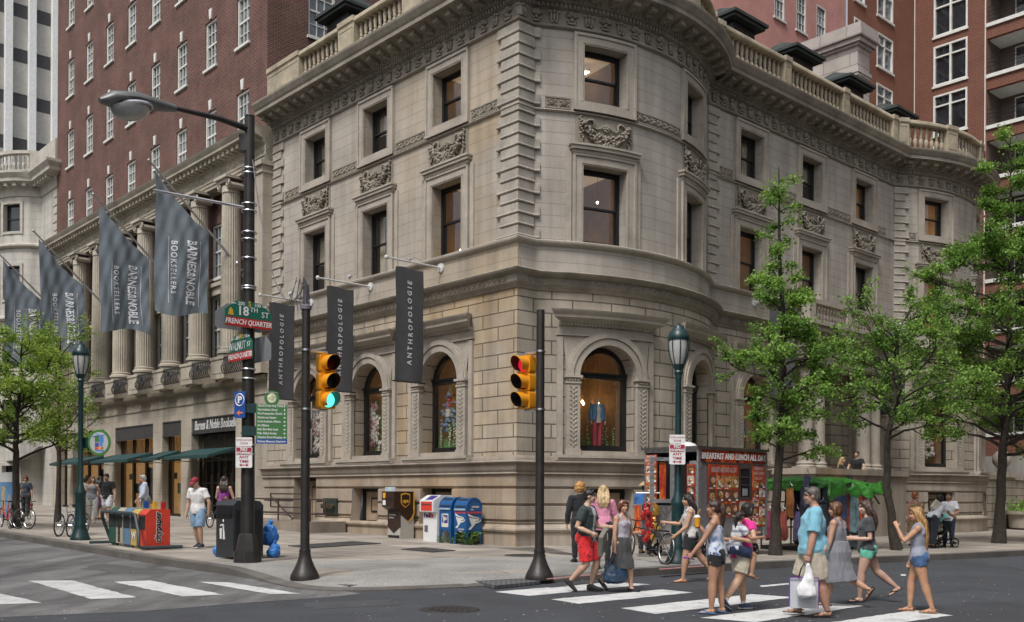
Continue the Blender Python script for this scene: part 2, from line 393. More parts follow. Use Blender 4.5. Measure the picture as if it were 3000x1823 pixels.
for q in ([(-125,1712),(122,1768),(-20,1773),(-240,1715)],[(85,1703),(268,1757),(400,1752),(210,1702)],[(330,1706),(535,1749),(655,1744),(440,1702)],[(580,1706),(790,1742),(880,1741),(670,1708)]): mark('crosswalk_stripe',[q],.009)
for q in ([(1450,1735),(1790,1706),(1905,1713),(1550,1747)],[(1615,1757),(1940,1728),(2030,1737),(1695,1770)],[(1820,1783),(2205,1742),(2330,1751),(1920,1800)],[(2050,1811),(2420,1766),(2530,1776),(2210,1824)],[(2370,1834),(2680,1788),(2790,1804),(2480,1850)]): mark('crosswalk_stripe',[q],.005)
for q in ([(2225,1717),(2320,1708),(2326,1712),(2232,1721)],[(2425,1699),(2512,1691),(2518,1694),(2432,1703)],[(2638,1683),(2652,1683),(2655,1688),(2640,1688)]): mark('lane_line',[q],.005)
M_grate=mat('steel_plate',(.06,.06,.062),.6,metal=.3,var=.2,bmp=.5,bsc=60)
def plate(name,label,cat,q,m,zo=.15,dz=.02,group=None):
    p=[G(u,v,zo) for u,v in q]; c=sum(p,Vector())/4; g=MB()
    w=lambda f,h:(p[0].lerp(p[1],f)).lerp(p[3].lerp(p[2],f),h)-c
    g.add([w(f,h)+Vector((0,0,dz if 1 else 0)) for f,h in ((0,0),(1,0),(1,1),(0,1))]+[w(f,h)-Vector((0,0,.03)) for f,h in ((0,0),(1,0),(1,1),(0,1))],[[0,1,2,3],[0,4,5,1],[1,5,6,2],[2,6,7,3],[3,7,4,0]])
    o=g.build(name,m,label=label,cat=cat,group=group); o.location=c; return o
z2=lambda x,y:(700+x*.4162,1200+y*.4162)
plate('cellar_hatch','long dark steel cellar hatch in the sidewalk behind the left signal pole','hatch',[z2(345,962),z2(800,930),z2(1000,946),z2(500,979)],M_grate)
plate('cellar_hatch','smaller dark steel hatch in the sidewalk in front of the mailboxes','hatch',[z2(1140,986),z2(1300,974),z2(1525,995),z2(1360,1007)],M_grate)
M_tact=brickmat('tactile_domes',(.15,.155,.16),(.14,.145,.15),(.09,.09,.095),.09,.09,.02,.8,.15,off=0)
def tact(label,q):
    o=plate('tactile_paving',label,'tactile paving',q,M_tact,.04,.025)
    me=o.data; ul=me.uv_layers.new(name='UVMap')
    for l in me.loops: c=me.vertices[l.vertex_index].co; ul.data[l.index].uv=(c.x,c.y)
tact('dark grey tactile mat on the kerb ramp right of the left signal pole',[z2(490,1211),z2(692,1186),z2(970,1222),z2(775,1252)])
tact('dark grey tactile mat on the kerb ramp left of the right signal pole base',[z2(1640,1210),z2(1960,1183),z2(2120,1218),z2(1800,1250)])
for q,cc in (([(1780,1752),(2080,1722),(2230,1738),(1905,1775)],(.04,.043,.05)),([(880,1768),(1130,1757),(1180,1772),(915,1786)],(.06,.063,.07)),([(2480,1735),(2700,1716),(2840,1728),(2600,1750)],(.043,.046,.053)),([(300,1652),(520,1672),(470,1690),(230,1668)],(.085,.084,.083))):
    g=MB(); p=[G(u,v) for u,v in q]; g.add([(w.x,w.y,gz(w.x,w.y)+(.0062 if q[0][0]<400 else .003)) for w in [p[i].lerp(p[(i+1)%4],f)+Vector((R0*.06,R0*.05,0)) for i in range(4) for f,R0 in ((0,0),(.25,1),(.5,-1),(.75,.6))]],[list(range(16))]); struct('road_patch',g,gm('patch_asphalt',cc,.2,1.5,.35,.88))
g=MB(); rr=random.Random(31)
for i in range(420):
    u,v=rr.uniform(0,3000),rr.uniform(1640,1823)
    if i%3==0: u=rr.uniform(1700,3000)
    p=G(u,v); b,a=loc(p.x,p.y); 
    if b>-10.7 and a>-8.4-.1*max(0,b): z=zs(b,a)+.008
    else: z=.008
    s=rr.uniform(.006,.028); A=rr.uniform(0,3); c_,s_=math.cos(A)*s,math.sin(A)*s*.7; x,y=p.x,p.y; z+=gz(x,y); k=0 if rr.random()<.6 else (1 if rr.random()<.6 else 2)
    g.add([(x-c_,y-s_,z),(x+s_,y-c_,z+.004),(x+c_,y+s_,z),(x-s_,y+c_,z+.003)],[[0,1,2,3]],k)
g.build('litter',[mat('litter_paper',(.5,.5,.48)),mat('litter_leaf',(.32,.17,.06)),mat('litter_gum',(.03,.03,.03))],kind='stuff',label='scattered paper scraps, dry leaves and gum on the road and sidewalk',cat='litter')
for q in ([(1600,1697),(1760,1682),(1762,1685),(1602,1700)],[(1930,1668),(2075,1657),(2078,1660),(1932,1671)]):
    g=MB(); g.add([tuple(G(u,v,.15)+Vector((0,0,.012))) for u,v in q],[[0,1,2,3]]); struct('spray_mark',g,mat('pink_spray_paint',(.30,.14,.14),.8,var=.4,sc=9))
g=MB(); c=G(1318,1787)
g.lathe([(.0,.006),(.30,.006),(.33,.012),(.42,.012),(.43,.0)],28)
for i in range(-3,4): 
    for j in range(-3,4):
        if math.hypot(i,j)<3.4: g.box((i*.085,j*.085,.010),(.05,.05,.012))
o=g.build('manhole_cover',mat('cast_iron',(.045,.043,.042),.7,metal=.4,var=.3,sc=6),label='round cast iron manhole cover set in the dark asphalt',cat='manhole cover'); o.location=c
g=MB(); c=G(z2(0,0)[0]+1538-700+0,1628,.15); g.lathe([(0,.012),(.5,.012),(.52,0)],24); o=g.build('round_cover',mat('cast_iron',(.05,.05,.05)),label='round iron cover in the concrete behind the right signal pole base',cat='manhole cover'); o.location=c
# ---------------- mansion path ----------------
class Path:
    def __init__(s,segs):
        s.seg=[];s.S=[0]
        for g in segs:
            L=(Vector(g[2])-Vector(g[1])).length if g[0]=='l' else abs(g[4]-g[3])*g[2]
            s.seg.append(g); s.S.append(s.S[-1]+L)
        s.L=s.S[-1]
    def at(s,x,i=None):
        if i is None:
            i=0
            while i<len(s.seg)-1 and x>s.S[i+1]: i+=1
        g=s.seg[i]; f=(x-s.S[i])/(s.S[i+1]-s.S[i])
        if g[0]=='l':
            a,b=Vector(g[1]),Vector(g[2]); p=a+(b-a)*f; d=(b-a).normalized(); return p,Vector((d.y,-d.x))
        t=g[3]+(g[4]-g[3])*f; n=Vector((math.cos(t),math.sin(t))); return Vector(g[1])+n*g[2],n
    def pts(s,a,b,ds=.45):
        xs=[a]
        for i in range(len(s.seg)):
            lo,hi=max(a,s.S[i]),min(b,s.S[i+1])
            if hi<=lo+1e-6: continue
            n=max(1,int((hi-lo)/ds)) if s.seg[i][0]=='a' else 1
            xs+=[lo+(hi-lo)*k/n for k in range(1,n+1)]
        return xs
    def mit(s,x):
        for i in range(1,len(s.seg)):
            if abs(x-s.S[i])<1e-5:
                p,n1=s.at(x,i-1);_,n2=s.at(x,i); return p,(n1+n2)/(1+n1.dot(n2))
        return s.at(x)
    def fn(s,sc):
        def f(u,n,z):
            p,nn=s.at(sc+u); q=p+nn*n; return (q.x,q.y,z)
        return f
def arc(b0):
    R=7.4; h=4.25; y=math.sqrt(R*R-h*h); t=math.asin(h/R); return ('a',(b0+h,y),R,-math.pi/2-t,-math.pi/2+t)
LA=14.5
PM=Path([('l',(0,LA),(0,0)),('l',(0,0),(.6,0)),arc(.6),('l',(9.1,0),(22.9,0)),arc(22.9),('l',(31.4,0),(32,0))])
sC=LA; sB1,sW,sB2,sE=PM.S[2],PM.S[3],PM.S[4],PM.S[5]
def s_bow(k,db): return (PM.S[2] if k==0 else PM.S[4])+7.4*(math.asin(4.25/7.4)+math.asin(db/7.4))
def sweep(mb,path,prof,a,b,k=0,caps=True,closed=False,ds=.45,uv=False):
    xs=path.pts(a,b,ds); vs=[];m=len(prof)
    for x in xs:
        p,n=path.mit(x)
        for o,z in prof: q=p+n*o; vs.append((q.x,q.y,z))
    fs=[];uvs=[]
    for i in range(len(xs)-1):
        for j in range(m if closed else m-1):
            j2=(j+1)%m; fs.append([i*m+j,i*m+j2,(i+1)*m+j2,(i+1)*m+j]); uvs.append([(xs[i],prof[j][1]),(xs[i],prof[j2][1]),(xs[i+1],prof[j2][1]),(xs[i+1],prof[j][1])])
    if caps: fs+=[list(range(m)),list(range((len(xs)-1)*m,len(xs)*m))[::-1]]; uvs+=[None,None]
    mb.add(vs,fs,k,uvs if uv else None)
def wall_sheet(mb,path,a,b,prof,holes,k=0,rev=.45,ds=.5,kr=None):
    z0,z1=prof[0][0],prof[-1][0]
    def off(z):
        for (za,oa),(zb,ob) in zip(prof,prof[1:]):
            if z<=zb+1e-9: return oa+(ob-oa)*(z-za)/max(zb-za,1e-9)
        return prof[-1][1]
    bk=set(round(x,5) for x in path.pts(a,b,ds))
    for sl,sr,zb,zt,r in holes:
        bk|={round(sl,5),round(sr,5)}
        if r: bk|={round((sl+sr)/2-r*math.cos(t*math.pi/16),5) for t in range(17)}
    xs=sorted(x for x in bk if a-1e-6<=x<=b+1e-6)
    pt=lambda x,z,d=0:(lambda pn:(lambda q:(q.x,q.y,z))(pn[0]+pn[1]*(off(z)-d)))(path.mit(x))
    def q(x0,x1,za,zb,zc,zd):
        mb.add([pt(x0,za),pt(x1,zb),pt(x1,zc),pt(x0,zd)],[[0,1,2,3]],k,[[(x0,za),(x1,zb),(x1,zc),(x0,zd)]])
    for x0,x1 in zip(xs,xs[1:]):
        if x1-x0<1e-4: continue
        xm=(x0+x1)/2; hs=[h for h in holes if h[0]-1e-6<xm<h[1]+1e-6]
        zz=sorted({z for z,_ in prof}|{h[2] for h in hs}|{h[3] for h in hs if not h[4]}|{h[3]-h[4] for h in hs if h[4]})
        for za,zb in zip(zz,zz[1:]):
            zm=(za+zb)/2; bl=False
            for h in hs:
                if h[4]:
                    sp=h[3]-h[4]
                    if h[2]<zm<sp: bl=True
                    elif zm>sp:
                        c=(h[0]+h[1])/2; e=lambda x:sp+math.sqrt(max(0,h[4]**2-(x-c)**2)); q(x0,x1,e(x0),e(x1),zb,zb); bl=True
                elif h[2]<zm<h[3]: bl=True
            if not bl: q(x0,x1,za,za,zb,zb)
    for sl,sr,zb,zt,r in holes:   # reveals
        if r: c=(sl+sr)/2; o=[(sl,zb),(sr,zb)]+[(c+r*math.cos(t*math.pi/16),zt-r+r*math.sin(t*math.pi/16)) for t in range(17)]
        else: o=[(sl,zb),(sr,zb),(sr,zt),(sl,zt)]
        for (xa,za),(xb,zb_) in zip(o,o[1:]+o[:1]):
            mb.add([pt(xa,za),pt(xb,zb_),pt(xb,zb_,rev),pt(xa,za,rev)],[[0,1,2,3]],k if kr is None else kr,[[(xa+.6,za),(xb+.6,zb_),(xb+1,zb_),(xa+1,za)]])
# windows: (s centre, kind)
cols=[('L',14.5-11.25),('L',14.5-7.28),('L',14.5-3.3),('A',s_bow(0,-2.2)),('A',s_bow(0,2.2)),('W',sW+2.7),('W',sW+6.9),('W',sW+11.1),('B',s_bow(1,-2.2)),('B',s_bow(1,2.2))]
ZU=(13.44,15.13); Z2=(9.2,11.52); ZG=(2.9,6.1)
gcols=[c for c in cols if c[1]!=sW+6.9]
mans=thing('stone_mansion','three storey granite corner mansion with round bowed bays and balustraded roof','building',(*wor(0,0),0),TH)
def part(name,mb,m,par=mans,**k): return mb.build(name,m,par,**k)
w=MB(); hw=.74
hol=[(s-hw,s+hw,*ZU,0) for _,s in cols]+[(s-.76,s+.76,*Z2,0) for _,s in cols]
wall_sheet(w,PM,0,PM.L,[(9.12,0),(15.55,0)],hol)
sweep(w,PM,[(.0,8.0),(.14,8.0),(.14,9.0),(0,9.05)],0,PM.L,uv=True)
part('upper_wall',w,M_wall,fix=False)
w=MB(); door=(sW+5.7,sW+8.1)
wall_sheet(w,PM,0,PM.L,[(2.6,.25),(7.75,.25)],[(s-.95,s+.95,*ZG,.95) for _,s in gcols]+[(door[0],door[1],2.6,6.4,0)],rev=.55)
part('ground_storey_wall',w,M_rust,fix=False)
w=MB(); jz=[.72,1.14,1.66,2.2]; pr=[(-.3,.5),(.5,.5),(.53,.56),(.58,.58),(.63,.56),(.66,.5),(.74,.40)]
for z in (.84,1.31,1.81): pr+=[(z-.05,.43),(z-.03,.36),(z+.02,.36),(z+.05,.43)]
pr+=[(2.2,.43)]
bh=[(s-.8,s+.8,.66,1.79,0) for t,s in cols if t!='W']; bh[0]=(bh[0][0],bh[0][1],.2,2.19,0)
bh+=[(sW+2.7-.8,sW+2.7+.8,.66,1.79,0),(sW+11.1-.8,sW+11.1+.8,.66,1.79,0)]
wall_sheet(w,PM,0,PM.L,pr,bh,rev=.4)
part('base_wall',w,M_base,fix=False,ang=50)
for i,h in enumerate(bh):
    g=MB(PM.fn((h[0]+h[1])/2)); a=(h[1]-h[0])/2
    g.bx(-a+.04,a-.04,-.12,-.09,h[2]+.02,h[3]-.02,0,4); g.bx(-a,a,-.09,-.02,h[3]-.12,h[3],1,4)
    for x in (-a,a-.14): g.bx(x,x+.14,-.09,-.02,h[2],h[3],1)
    g.bx(-.32,.32,-.089,-.06,h[2]+.3,h[3]-.32,1,2); g.bx(-.26,.26,-.06,-.055,h[2]+.36,h[3]-.38,0,2)
    part('cellar_window',g,[mat('tan_board',(.36,.27,.19),.7),M_black])
# mouldings
w=MB()
sweep(w,PM,[(.3,2.18),(.46,2.18),(.5,2.22),(.46,2.27),(.5,2.32),(.52,2.5),(.58,2.52),(.6,2.56),(.57,2.6),(.36,2.62),(.33,2.72),(.3,2.74),(.24,2.76)],0,PM.L,closed=True)
part('water_table',w,M_base,ang=50)
w=MB()
sweep(w,PM,[(.2,7.62),(.30,7.63),(.32,7.70),(.40,7.76),(.42,7.80),(.42,7.98),(.52,8.03),(.58,8.07),(.6,8.13),(.56,8.16),(.1,8.2)],0,PM.L,closed=True)
s=.1
while s<PM.L-.1:
    g=MB(PM.fn(s)); w.fn=PM.fn(s)
    w.lathe([(.062,0),(.075,.015),(.05,.02),(.03,.012),(0,.012)],10,cap=False) if 0 else None
    w.tube([(.075*math.cos(t*math.pi/4),.43,7.89+.07*math.sin(t*math.pi/4)) for t in range(9)],.016,4,cap=False); w.blob((0,.425,7.89),(.03,.02,.03),n=5,m=4)
    w.tube([(.07,.43,7.83),(.115,.435,7.89),(.16,.43,7.95)],.014,4,cap=False); s+=.23
w.fn=None; part('belt_course',w,M_carve)
w=MB(); sweep(w,PM,[(-.02,8.97),(.16,8.98),(.24,9.03),(.27,9.07),(.27,9.13),(.22,9.16),(-.02,9.19)],0,PM.L,closed=True); part('sill_course',w,M_trim)
# upper string course pieces & carved strips
w=MB(); sg=[]; edges=[0]+sorted(sum([[s-1.05,s+1.05] for _,s in cols],[]))+[PM.L]
sweep(w,PM,[(0,13.03),(.06,13.04),(.09,13.07),(.06,13.1),(0,13.12)],0,PM.L,caps=False); part('string_course',w,M_trim)
for s0,s1 in zip(edges[::2],edges[1::2]):
    a,b=s0+.12,s1-.12
    if s0<sC<s1: pcs=[(a,sC-.95),(sC+.95,b)]
    elif abs(s1-PM.L)<.01: pcs=[(a,b-.8)]
    else: pcs=[(a,b)]
    if s0==0: pcs=[(.95,b)]
    if s0<sW<s1 or s0<sB2<s1: q=sW if s0<sW<s1 else sB2; pcs=[(a,q-.75),(q+.75,b)]
    for a,b in pcs:
        if b-a<.25: continue
        w=MB(); sweep(w,PM,[(0,13.13),(.05,13.13),(.05,13.17),(.03,13.18),(.03,13.43),(.05,13.44),(.05,13.48),(0,13.48)],a,b)
        n=max(1,int((b-a)/.3)); st=(b-a)/n
        for i in range(n):
            w.fn=PM.fn(a+st*(i+.5)); rr=.095
            w.tube([(rr*(1-t/18)*math.cos(t*.75),.045,13.305+rr*(1-t/18)*math.sin(t*.75)) for t in range(14)],[.02]*14,4,cap=False)
            w.blob((0,.05,13.305),(.04,.03,.04),n=6,m=4)
            for q in (-1,1):
                w.blob((q*.12,.045,13.25),(.035,.02,.05),n=5,m=4); w.blob((q*.12,.045,13.37),(.03,.02,.045),n=5,m=4)
            w.fn=None
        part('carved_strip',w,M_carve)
# quoins
def quoin(s0,left,right):
    w=MB(); n=19; p=(15.5-9.2)/n
    for i in range(n):
        z=9.2+i*p; e=0 if i%2 else .17; a=s0-(left+e if left else 0); b=s0+(right+e if right else 0)
        sweep(w,PM,[(0,z+.035),(.05,z),(.085,z+.012),(.1,z+.04),(.085,z+.07),(.062,z+.085),(.062,z+p-.02),(.04,z+p-.005),(0,z+p-.005)],a,b,ds=.25)
    part('quoins',w,brickmat('granite_quoin',(.36,.325,.28),(.40,.365,.31),(.3,.27,.24),50,50,.001,.3,.2,stain=((1.05,.84,.56),5,12),speck=.16) if 0 else M_quoin,ang=30)
M_quoin=mat('granite_quoin',(.37,.335,.285),.9,var=.22,sc=1.1,bmp=.3,bsc=40,dirt=.3)
quoin(sC,.72,.62); quoin(0,0,.66); quoin(sW,0,.5); quoin(sB2,0,.55); quoin(PM.L,.5,0)
# main cornice
w=MB()
sweep(w,PM,[(0,15.5),(.05,15.51),(.1,15.55),(.1,15.6),(.05,15.64),(.035,15.66),(.035,16.06),(.08,16.08),(.1,16.10),(.1,16.22),(.19,16.24),(.2,16.27),(.26,16.38),(.28,16.42),(.30,16.44),(.82,16.56),(.82,16.54),(.85,16.54),(.85,16.68),(.88,16.70),(.9,16.76),(.97,16.86),(.99,16.9),(.99,16.97),(.9,17.0),(.2,17.06),(-.6,17.06)],0,PM.L,caps=True,ds=.3)
s=.06
while s<PM.L-.05:
    w.fn=PM.fn(s); w.bx(0,.07,.09,.165,16.105,16.215); w.blob((.035,.225,16.315),(.042,.05,.07),n=6,m=5); s+=.135
s=.25
while s<PM.L-.2:
    near=[abs(s-q) for q in (sC,)]
    w.fn=PM.fn(s); w.bx(-.12,.12,.22,.66,16.36,16.56); w.bx(-.14,.14,.22,.72,16.50,16.57); w.bx(-.10,.10,.2,.5,16.31,16.37); s+=.615
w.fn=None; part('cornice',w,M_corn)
w=MB(); s=.3;i=0
while s<PM.L-.2:
    w=MB(PM.fn(s)); z=15.86; _f=w.fn; w.fn=(lambda f:lambda u,n,zz:f(u*1.25,n*1.35-.01,15.86+(zz-15.86)*1.12))(_f)
    if i%2:
        for t in (-64,-38,-13,13,38,64):
            A=rad(t); w.blob((.11*math.sin(A),.06,z-.02+.13*math.cos(A)),(.036,.05,.085),R=Matrix.Rotation(A,3,'Y'),n=5,m=4)
        w.blob((0,.05,z-.05),(.06,.06,.06),n=6,m=4); w.bx(-.1,.1,.03,.07,z-.17,z-.12)
        for q in (-1,1): w.blob((q*.1,.05,z-.09),(.045,.035,.035),n=5,m=4)
    else:
        for q in (-1,0,1): w.blob((q*.075,.055,z-.03),(.04,.04,.13),n=5,m=4)
        for q in (-1,1): w.blob((q*.1,.07,z+.1),(.045,.04,.04),n=5,m=4); w.blob((q*.05,.06,z-.15),(.04,.03,.04),n=5,m=4)
        w.blob((0,.06,z+.13),(.04,.04,.05),n=5,m=4)
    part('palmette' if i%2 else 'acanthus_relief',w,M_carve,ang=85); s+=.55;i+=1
# balustrade on roof edge
bprof=[(.085,0),(.085,.06),(.05,.08),(.045,.11),(.075,.17),(.095,.27),(.10,.36),(.085,.44),(.055,.50),(.05,.52),(.07,.54),(.05,.57),(.055,.64),(.07,.74),(.065,.84),(.045,.92),(.05,.94),(.085,.955),(.085,1.0)]
bt=MB(); bt.lathe(bprof,10); 
me_b=None; nbal=0
piers=[(0,2.44),(5.2,6.23),(9.1,10.2),(sC-.75,sC+.75)]
mid=7.4*math.asin(4.25/7.4)
for q in (PM.S[2],PM.S[4]): piers+=[(q-.1,q+.55),(q+mid-1.9,q+mid-1.2),(q+mid+1.2,q+mid+1.9),(q+2*mid-.55,q+2*mid+.1)]
for b in (9.5,13.8,18.2,22.45): piers+=[(sW+b-9.1-.22,sW+b-9.1+.22)]
piers+=[(PM.L-.5,PM.L)]; piers.sort(); mp=[]
for a,b in piers:
    if mp and a<=mp[-1][1]+.05: mp[-1]=(mp[-1][0],max(b,mp[-1][1]))
    else: mp.append((a,b))
rail=MB(); OB=.30
sweep(rail,PM,[(OB-.42,17.0),(OB,17.0),(OB,17.2),(OB-.05,17.24),(OB-.37,17.24),(OB-.42,17.2)],0,PM.L,closed=True)
sweep(rail,PM,[(OB-.40,18.24),(OB-.02,18.24),(OB+.03,18.29),(OB+.03,18.38),(OB-.02,18.46),(OB-.36,18.46),(OB-.44,18.38),(OB-.44,18.29)],0,PM.L,closed=True)
for a,b in mp:
    sweep(rail,PM,[(OB-.44,17.1),(OB+.04,17.1),(OB+.04,17.28),(OB+.02,17.3),(OB+.02,18.3),(OB+.07,18.32),(OB+.07,18.5),(OB-.46,18.5),(OB-.46,17.2)],a,b,closed=True)
    sweep(rail,PM,[(OB+.01,17.42),(OB+.035,17.42),(OB+.035,17.45),(OB+.01,17.45)],a+.1,b-.1); sweep(rail,PM,[(OB+.01,18.12),(OB+.035,18.12),(OB+.035,18.15),(OB+.01,18.15)],a+.1,b-.1)
bal=part('balustrade',rail,M_bal)
gaps=[(x[1],y[0]) for x,y in zip(mp,mp[1:])]; bo=bt.build('baluster',M_bal,bal,ang=40); first=True; rest=MB()
for a,b in gaps:
    n=max(1,round((b-a)/.30)); 
    for i in range(n):
        s=a+(b-a)*(i+.5)/n; p,nn=PM.at(s); q=p+nn*(OB-.21); nbal+=1
        vis=not (sC+1<s<sB1+5.2)
        if nbal<=100 and vis or first: o=bo if first else bo.copy()
        else: rest.lathe(bprof,8,(q.x,q.y,17.22)); continue
        if not first: COL.objects.link(o); o.parent=bal
        first=False; o.location=(q.x,q.y,17.22); o.rotation_euler=(0,0,random.uniform(0,3))
if rest.v: rest.build('balusters',M_bal,bal,kind='stuff')
# roof, dormers, chimney
M_copper=mat('dark_copper_roof',(.035,.045,.042),.6,var=.35,sc=2,dirt=.3)
g=MB(); g.add([(1,13.5,17.02),(1,1.2,17.02),(31,1.2,17.02),(31,13.5,17.02)],[[0,1,2,3]]); g.add([(-.2,.2,17.0),(32,.2,17.0),(32,14.5,17.0),(-.2,14.5,17.0)],[[0,1,2,3]]); 
hp=[(1.6,13.8,17),(1.6,1.6,17),(31,1.6,17),(31,13.8,17),(4.4,13.8,20.2),(4.4,4.4,20.2),(29,4.4,20.2),(29,13.8,20.2)]
g.add(hp,[[0,1,5,4],[1,2,6,5],[2,3,7,6],[4,5,6,7],[3,0,4,7]]); part('roof',g,mat('slate_roof',(.05,.05,.052),.8,var=.2))
for b,a,ax in ((2.6,12.8,1),(13.7,2.4,0),(18.1,2.4,0),(22.5,2.4,0),(27.5,2.7,0),(9.4,2.6,0)):
    g=MB(); z=20.35 if not ax else 20.75
    g.bx(b-.75,b+.75,a-.75,a+.75,17.2,z,1); 
    g.bx(b-1.05,b+1.05,a-1.05,a+1.05,z,z+.12); g.bx(b-1.15,b+1.15,a-1.15,a+1.15,z+.12,z+.24)
    g.add([(b-1.08,a-1.08,z+.24),(b+1.08,a-1.08,z+.24),(b+1.08,a+1.08,z+.24),(b-1.08,a+1.08,z+.24),(b-(0 if ax else .6),a-(.6 if ax else 0),z+.75),(b+(0 if ax else .6),a+(.6 if ax else 0),z+.75)],[[0,1,5,4],[1,2,5],[2,3,4,5],[3,0,4]] if not ax else [[0,1,4],[1,2,5,4],[2,3,5],[3,0,4,5]])
    part('dormer',g,[M_copper,M_black])
g=MB(); g.bx(30.6,31.9,5.95,9.6,17,26.2); 
for z,o in ((24.6,.05),(24.75,.1),(26.2,.12),(26.35,.28),(26.6,.42),(26.95,.36)): g.bx(30.6-o,31.9+o,5.95-o,9.6+o,z,z+.2 if z<26 else z+.36)
for j in range(9):
    for (q,w_) in ((0,1),): pass
part('chimney',g,brickmat('chimney_blocks',(.40,.37,.34),(.43,.40,.37),(.2,.18,.17),1.6,.72,.02,.6,.15,speck=.1))
def uvbox(o,sc=1):   # box-projected UVs in metres
    me=o.data; ul=me.uv_layers.get('UVMap') or me.uv_layers.new(name='UVMap')
    for p in me.polygons:
        n=p.normal
        for l in p.loop_indices:
            c=me.vertices[me.loops[l].vertex_index].co
            ul.data[l].uv=(c.y,c.z) if abs(n.x)>max(abs(n.y),abs(n.z)) else ((c.x,c.z) if abs(n.y)>abs(n.z) else (c.x,c.y))
uvbox(bpy.data.objects['chimney'])
# windows -----------------------------------------------------------
M_room=mat('room_wall',(.20,.17,.135),.9); M_roomw=mat('warm_room_wall',(.33,.22,.125),.9); M_ceil=mat('glowing_ceiling',(.9,.66,.42),.9,emit=.16,var=.1); M_curt=mat('cream_blind',(.55,.47,.36),.8)  # room ceiling emits its own warm light, added to brighten the rooms
M_lamp=mat('lamp_glow',(1,.62,.28),.5,var=0,emit=16); M_tubel=mat('fluorescent_tube',(1,.83,.6),.5,var=0,emit=6); M_amber=mat('glowing_amber_blind',(.40,.19,.06),.8,emit=.10,var=.15)  # amber blind carries a faint glow in place of lamplight behind it
def frame_n(g,w0,w1,z0,z1,t,n0,n1,k=0,nn=5):  # rectangular ring
    g.bx(w0,w1,n0,n1,z1-t,z1,k,nn); g.bx(w0,w1,n0,n1,z0,z0+t,k,nn); g.bx(w0,w0+t,n0,n1,z0+t,z1-t,k); g.bx(w1-t,w1,n0,n1,z0+t,z1-t,k)
def room(par,sc,w,z0,z1,d,warm,k):
    f=PM.fn(sc); g=MB(f); x=w/2+.35; n0=-.62; n1=-d
    for a,b,c,e in (((-x,n1),(x,n1),z0-.2,z1+.25),): g.add([(-x,n1,c),(x,n1,c),(x,n1,e),(-x,n1,e)],[[0,1,2,3]],0)
    c,e=z0-.2,z1+.25
    g.add([(-x,n0,c),(-x,n1,c),(-x,n1,e),(-x,n0,e)],[[0,1,2,3]],0); g.add([(x,n0,c),(x,n1,c),(x,n1,e),(x,n0,e)],[[0,1,2,3]],0)
    g.add([(-x,n0,c),(x,n0,c),(x,n1,c),(-x,n1,c)],[[0,1,2,3]],0); g.add([(-x,n0,e),(x,n0,e),(x,n1,e),(-x,n1,e)],[[0,1,2,3]],1)
    return g.build('room_interior',[M_roomw if warm else M_room,M_ceil if warm else M_curt],par,fix=False)
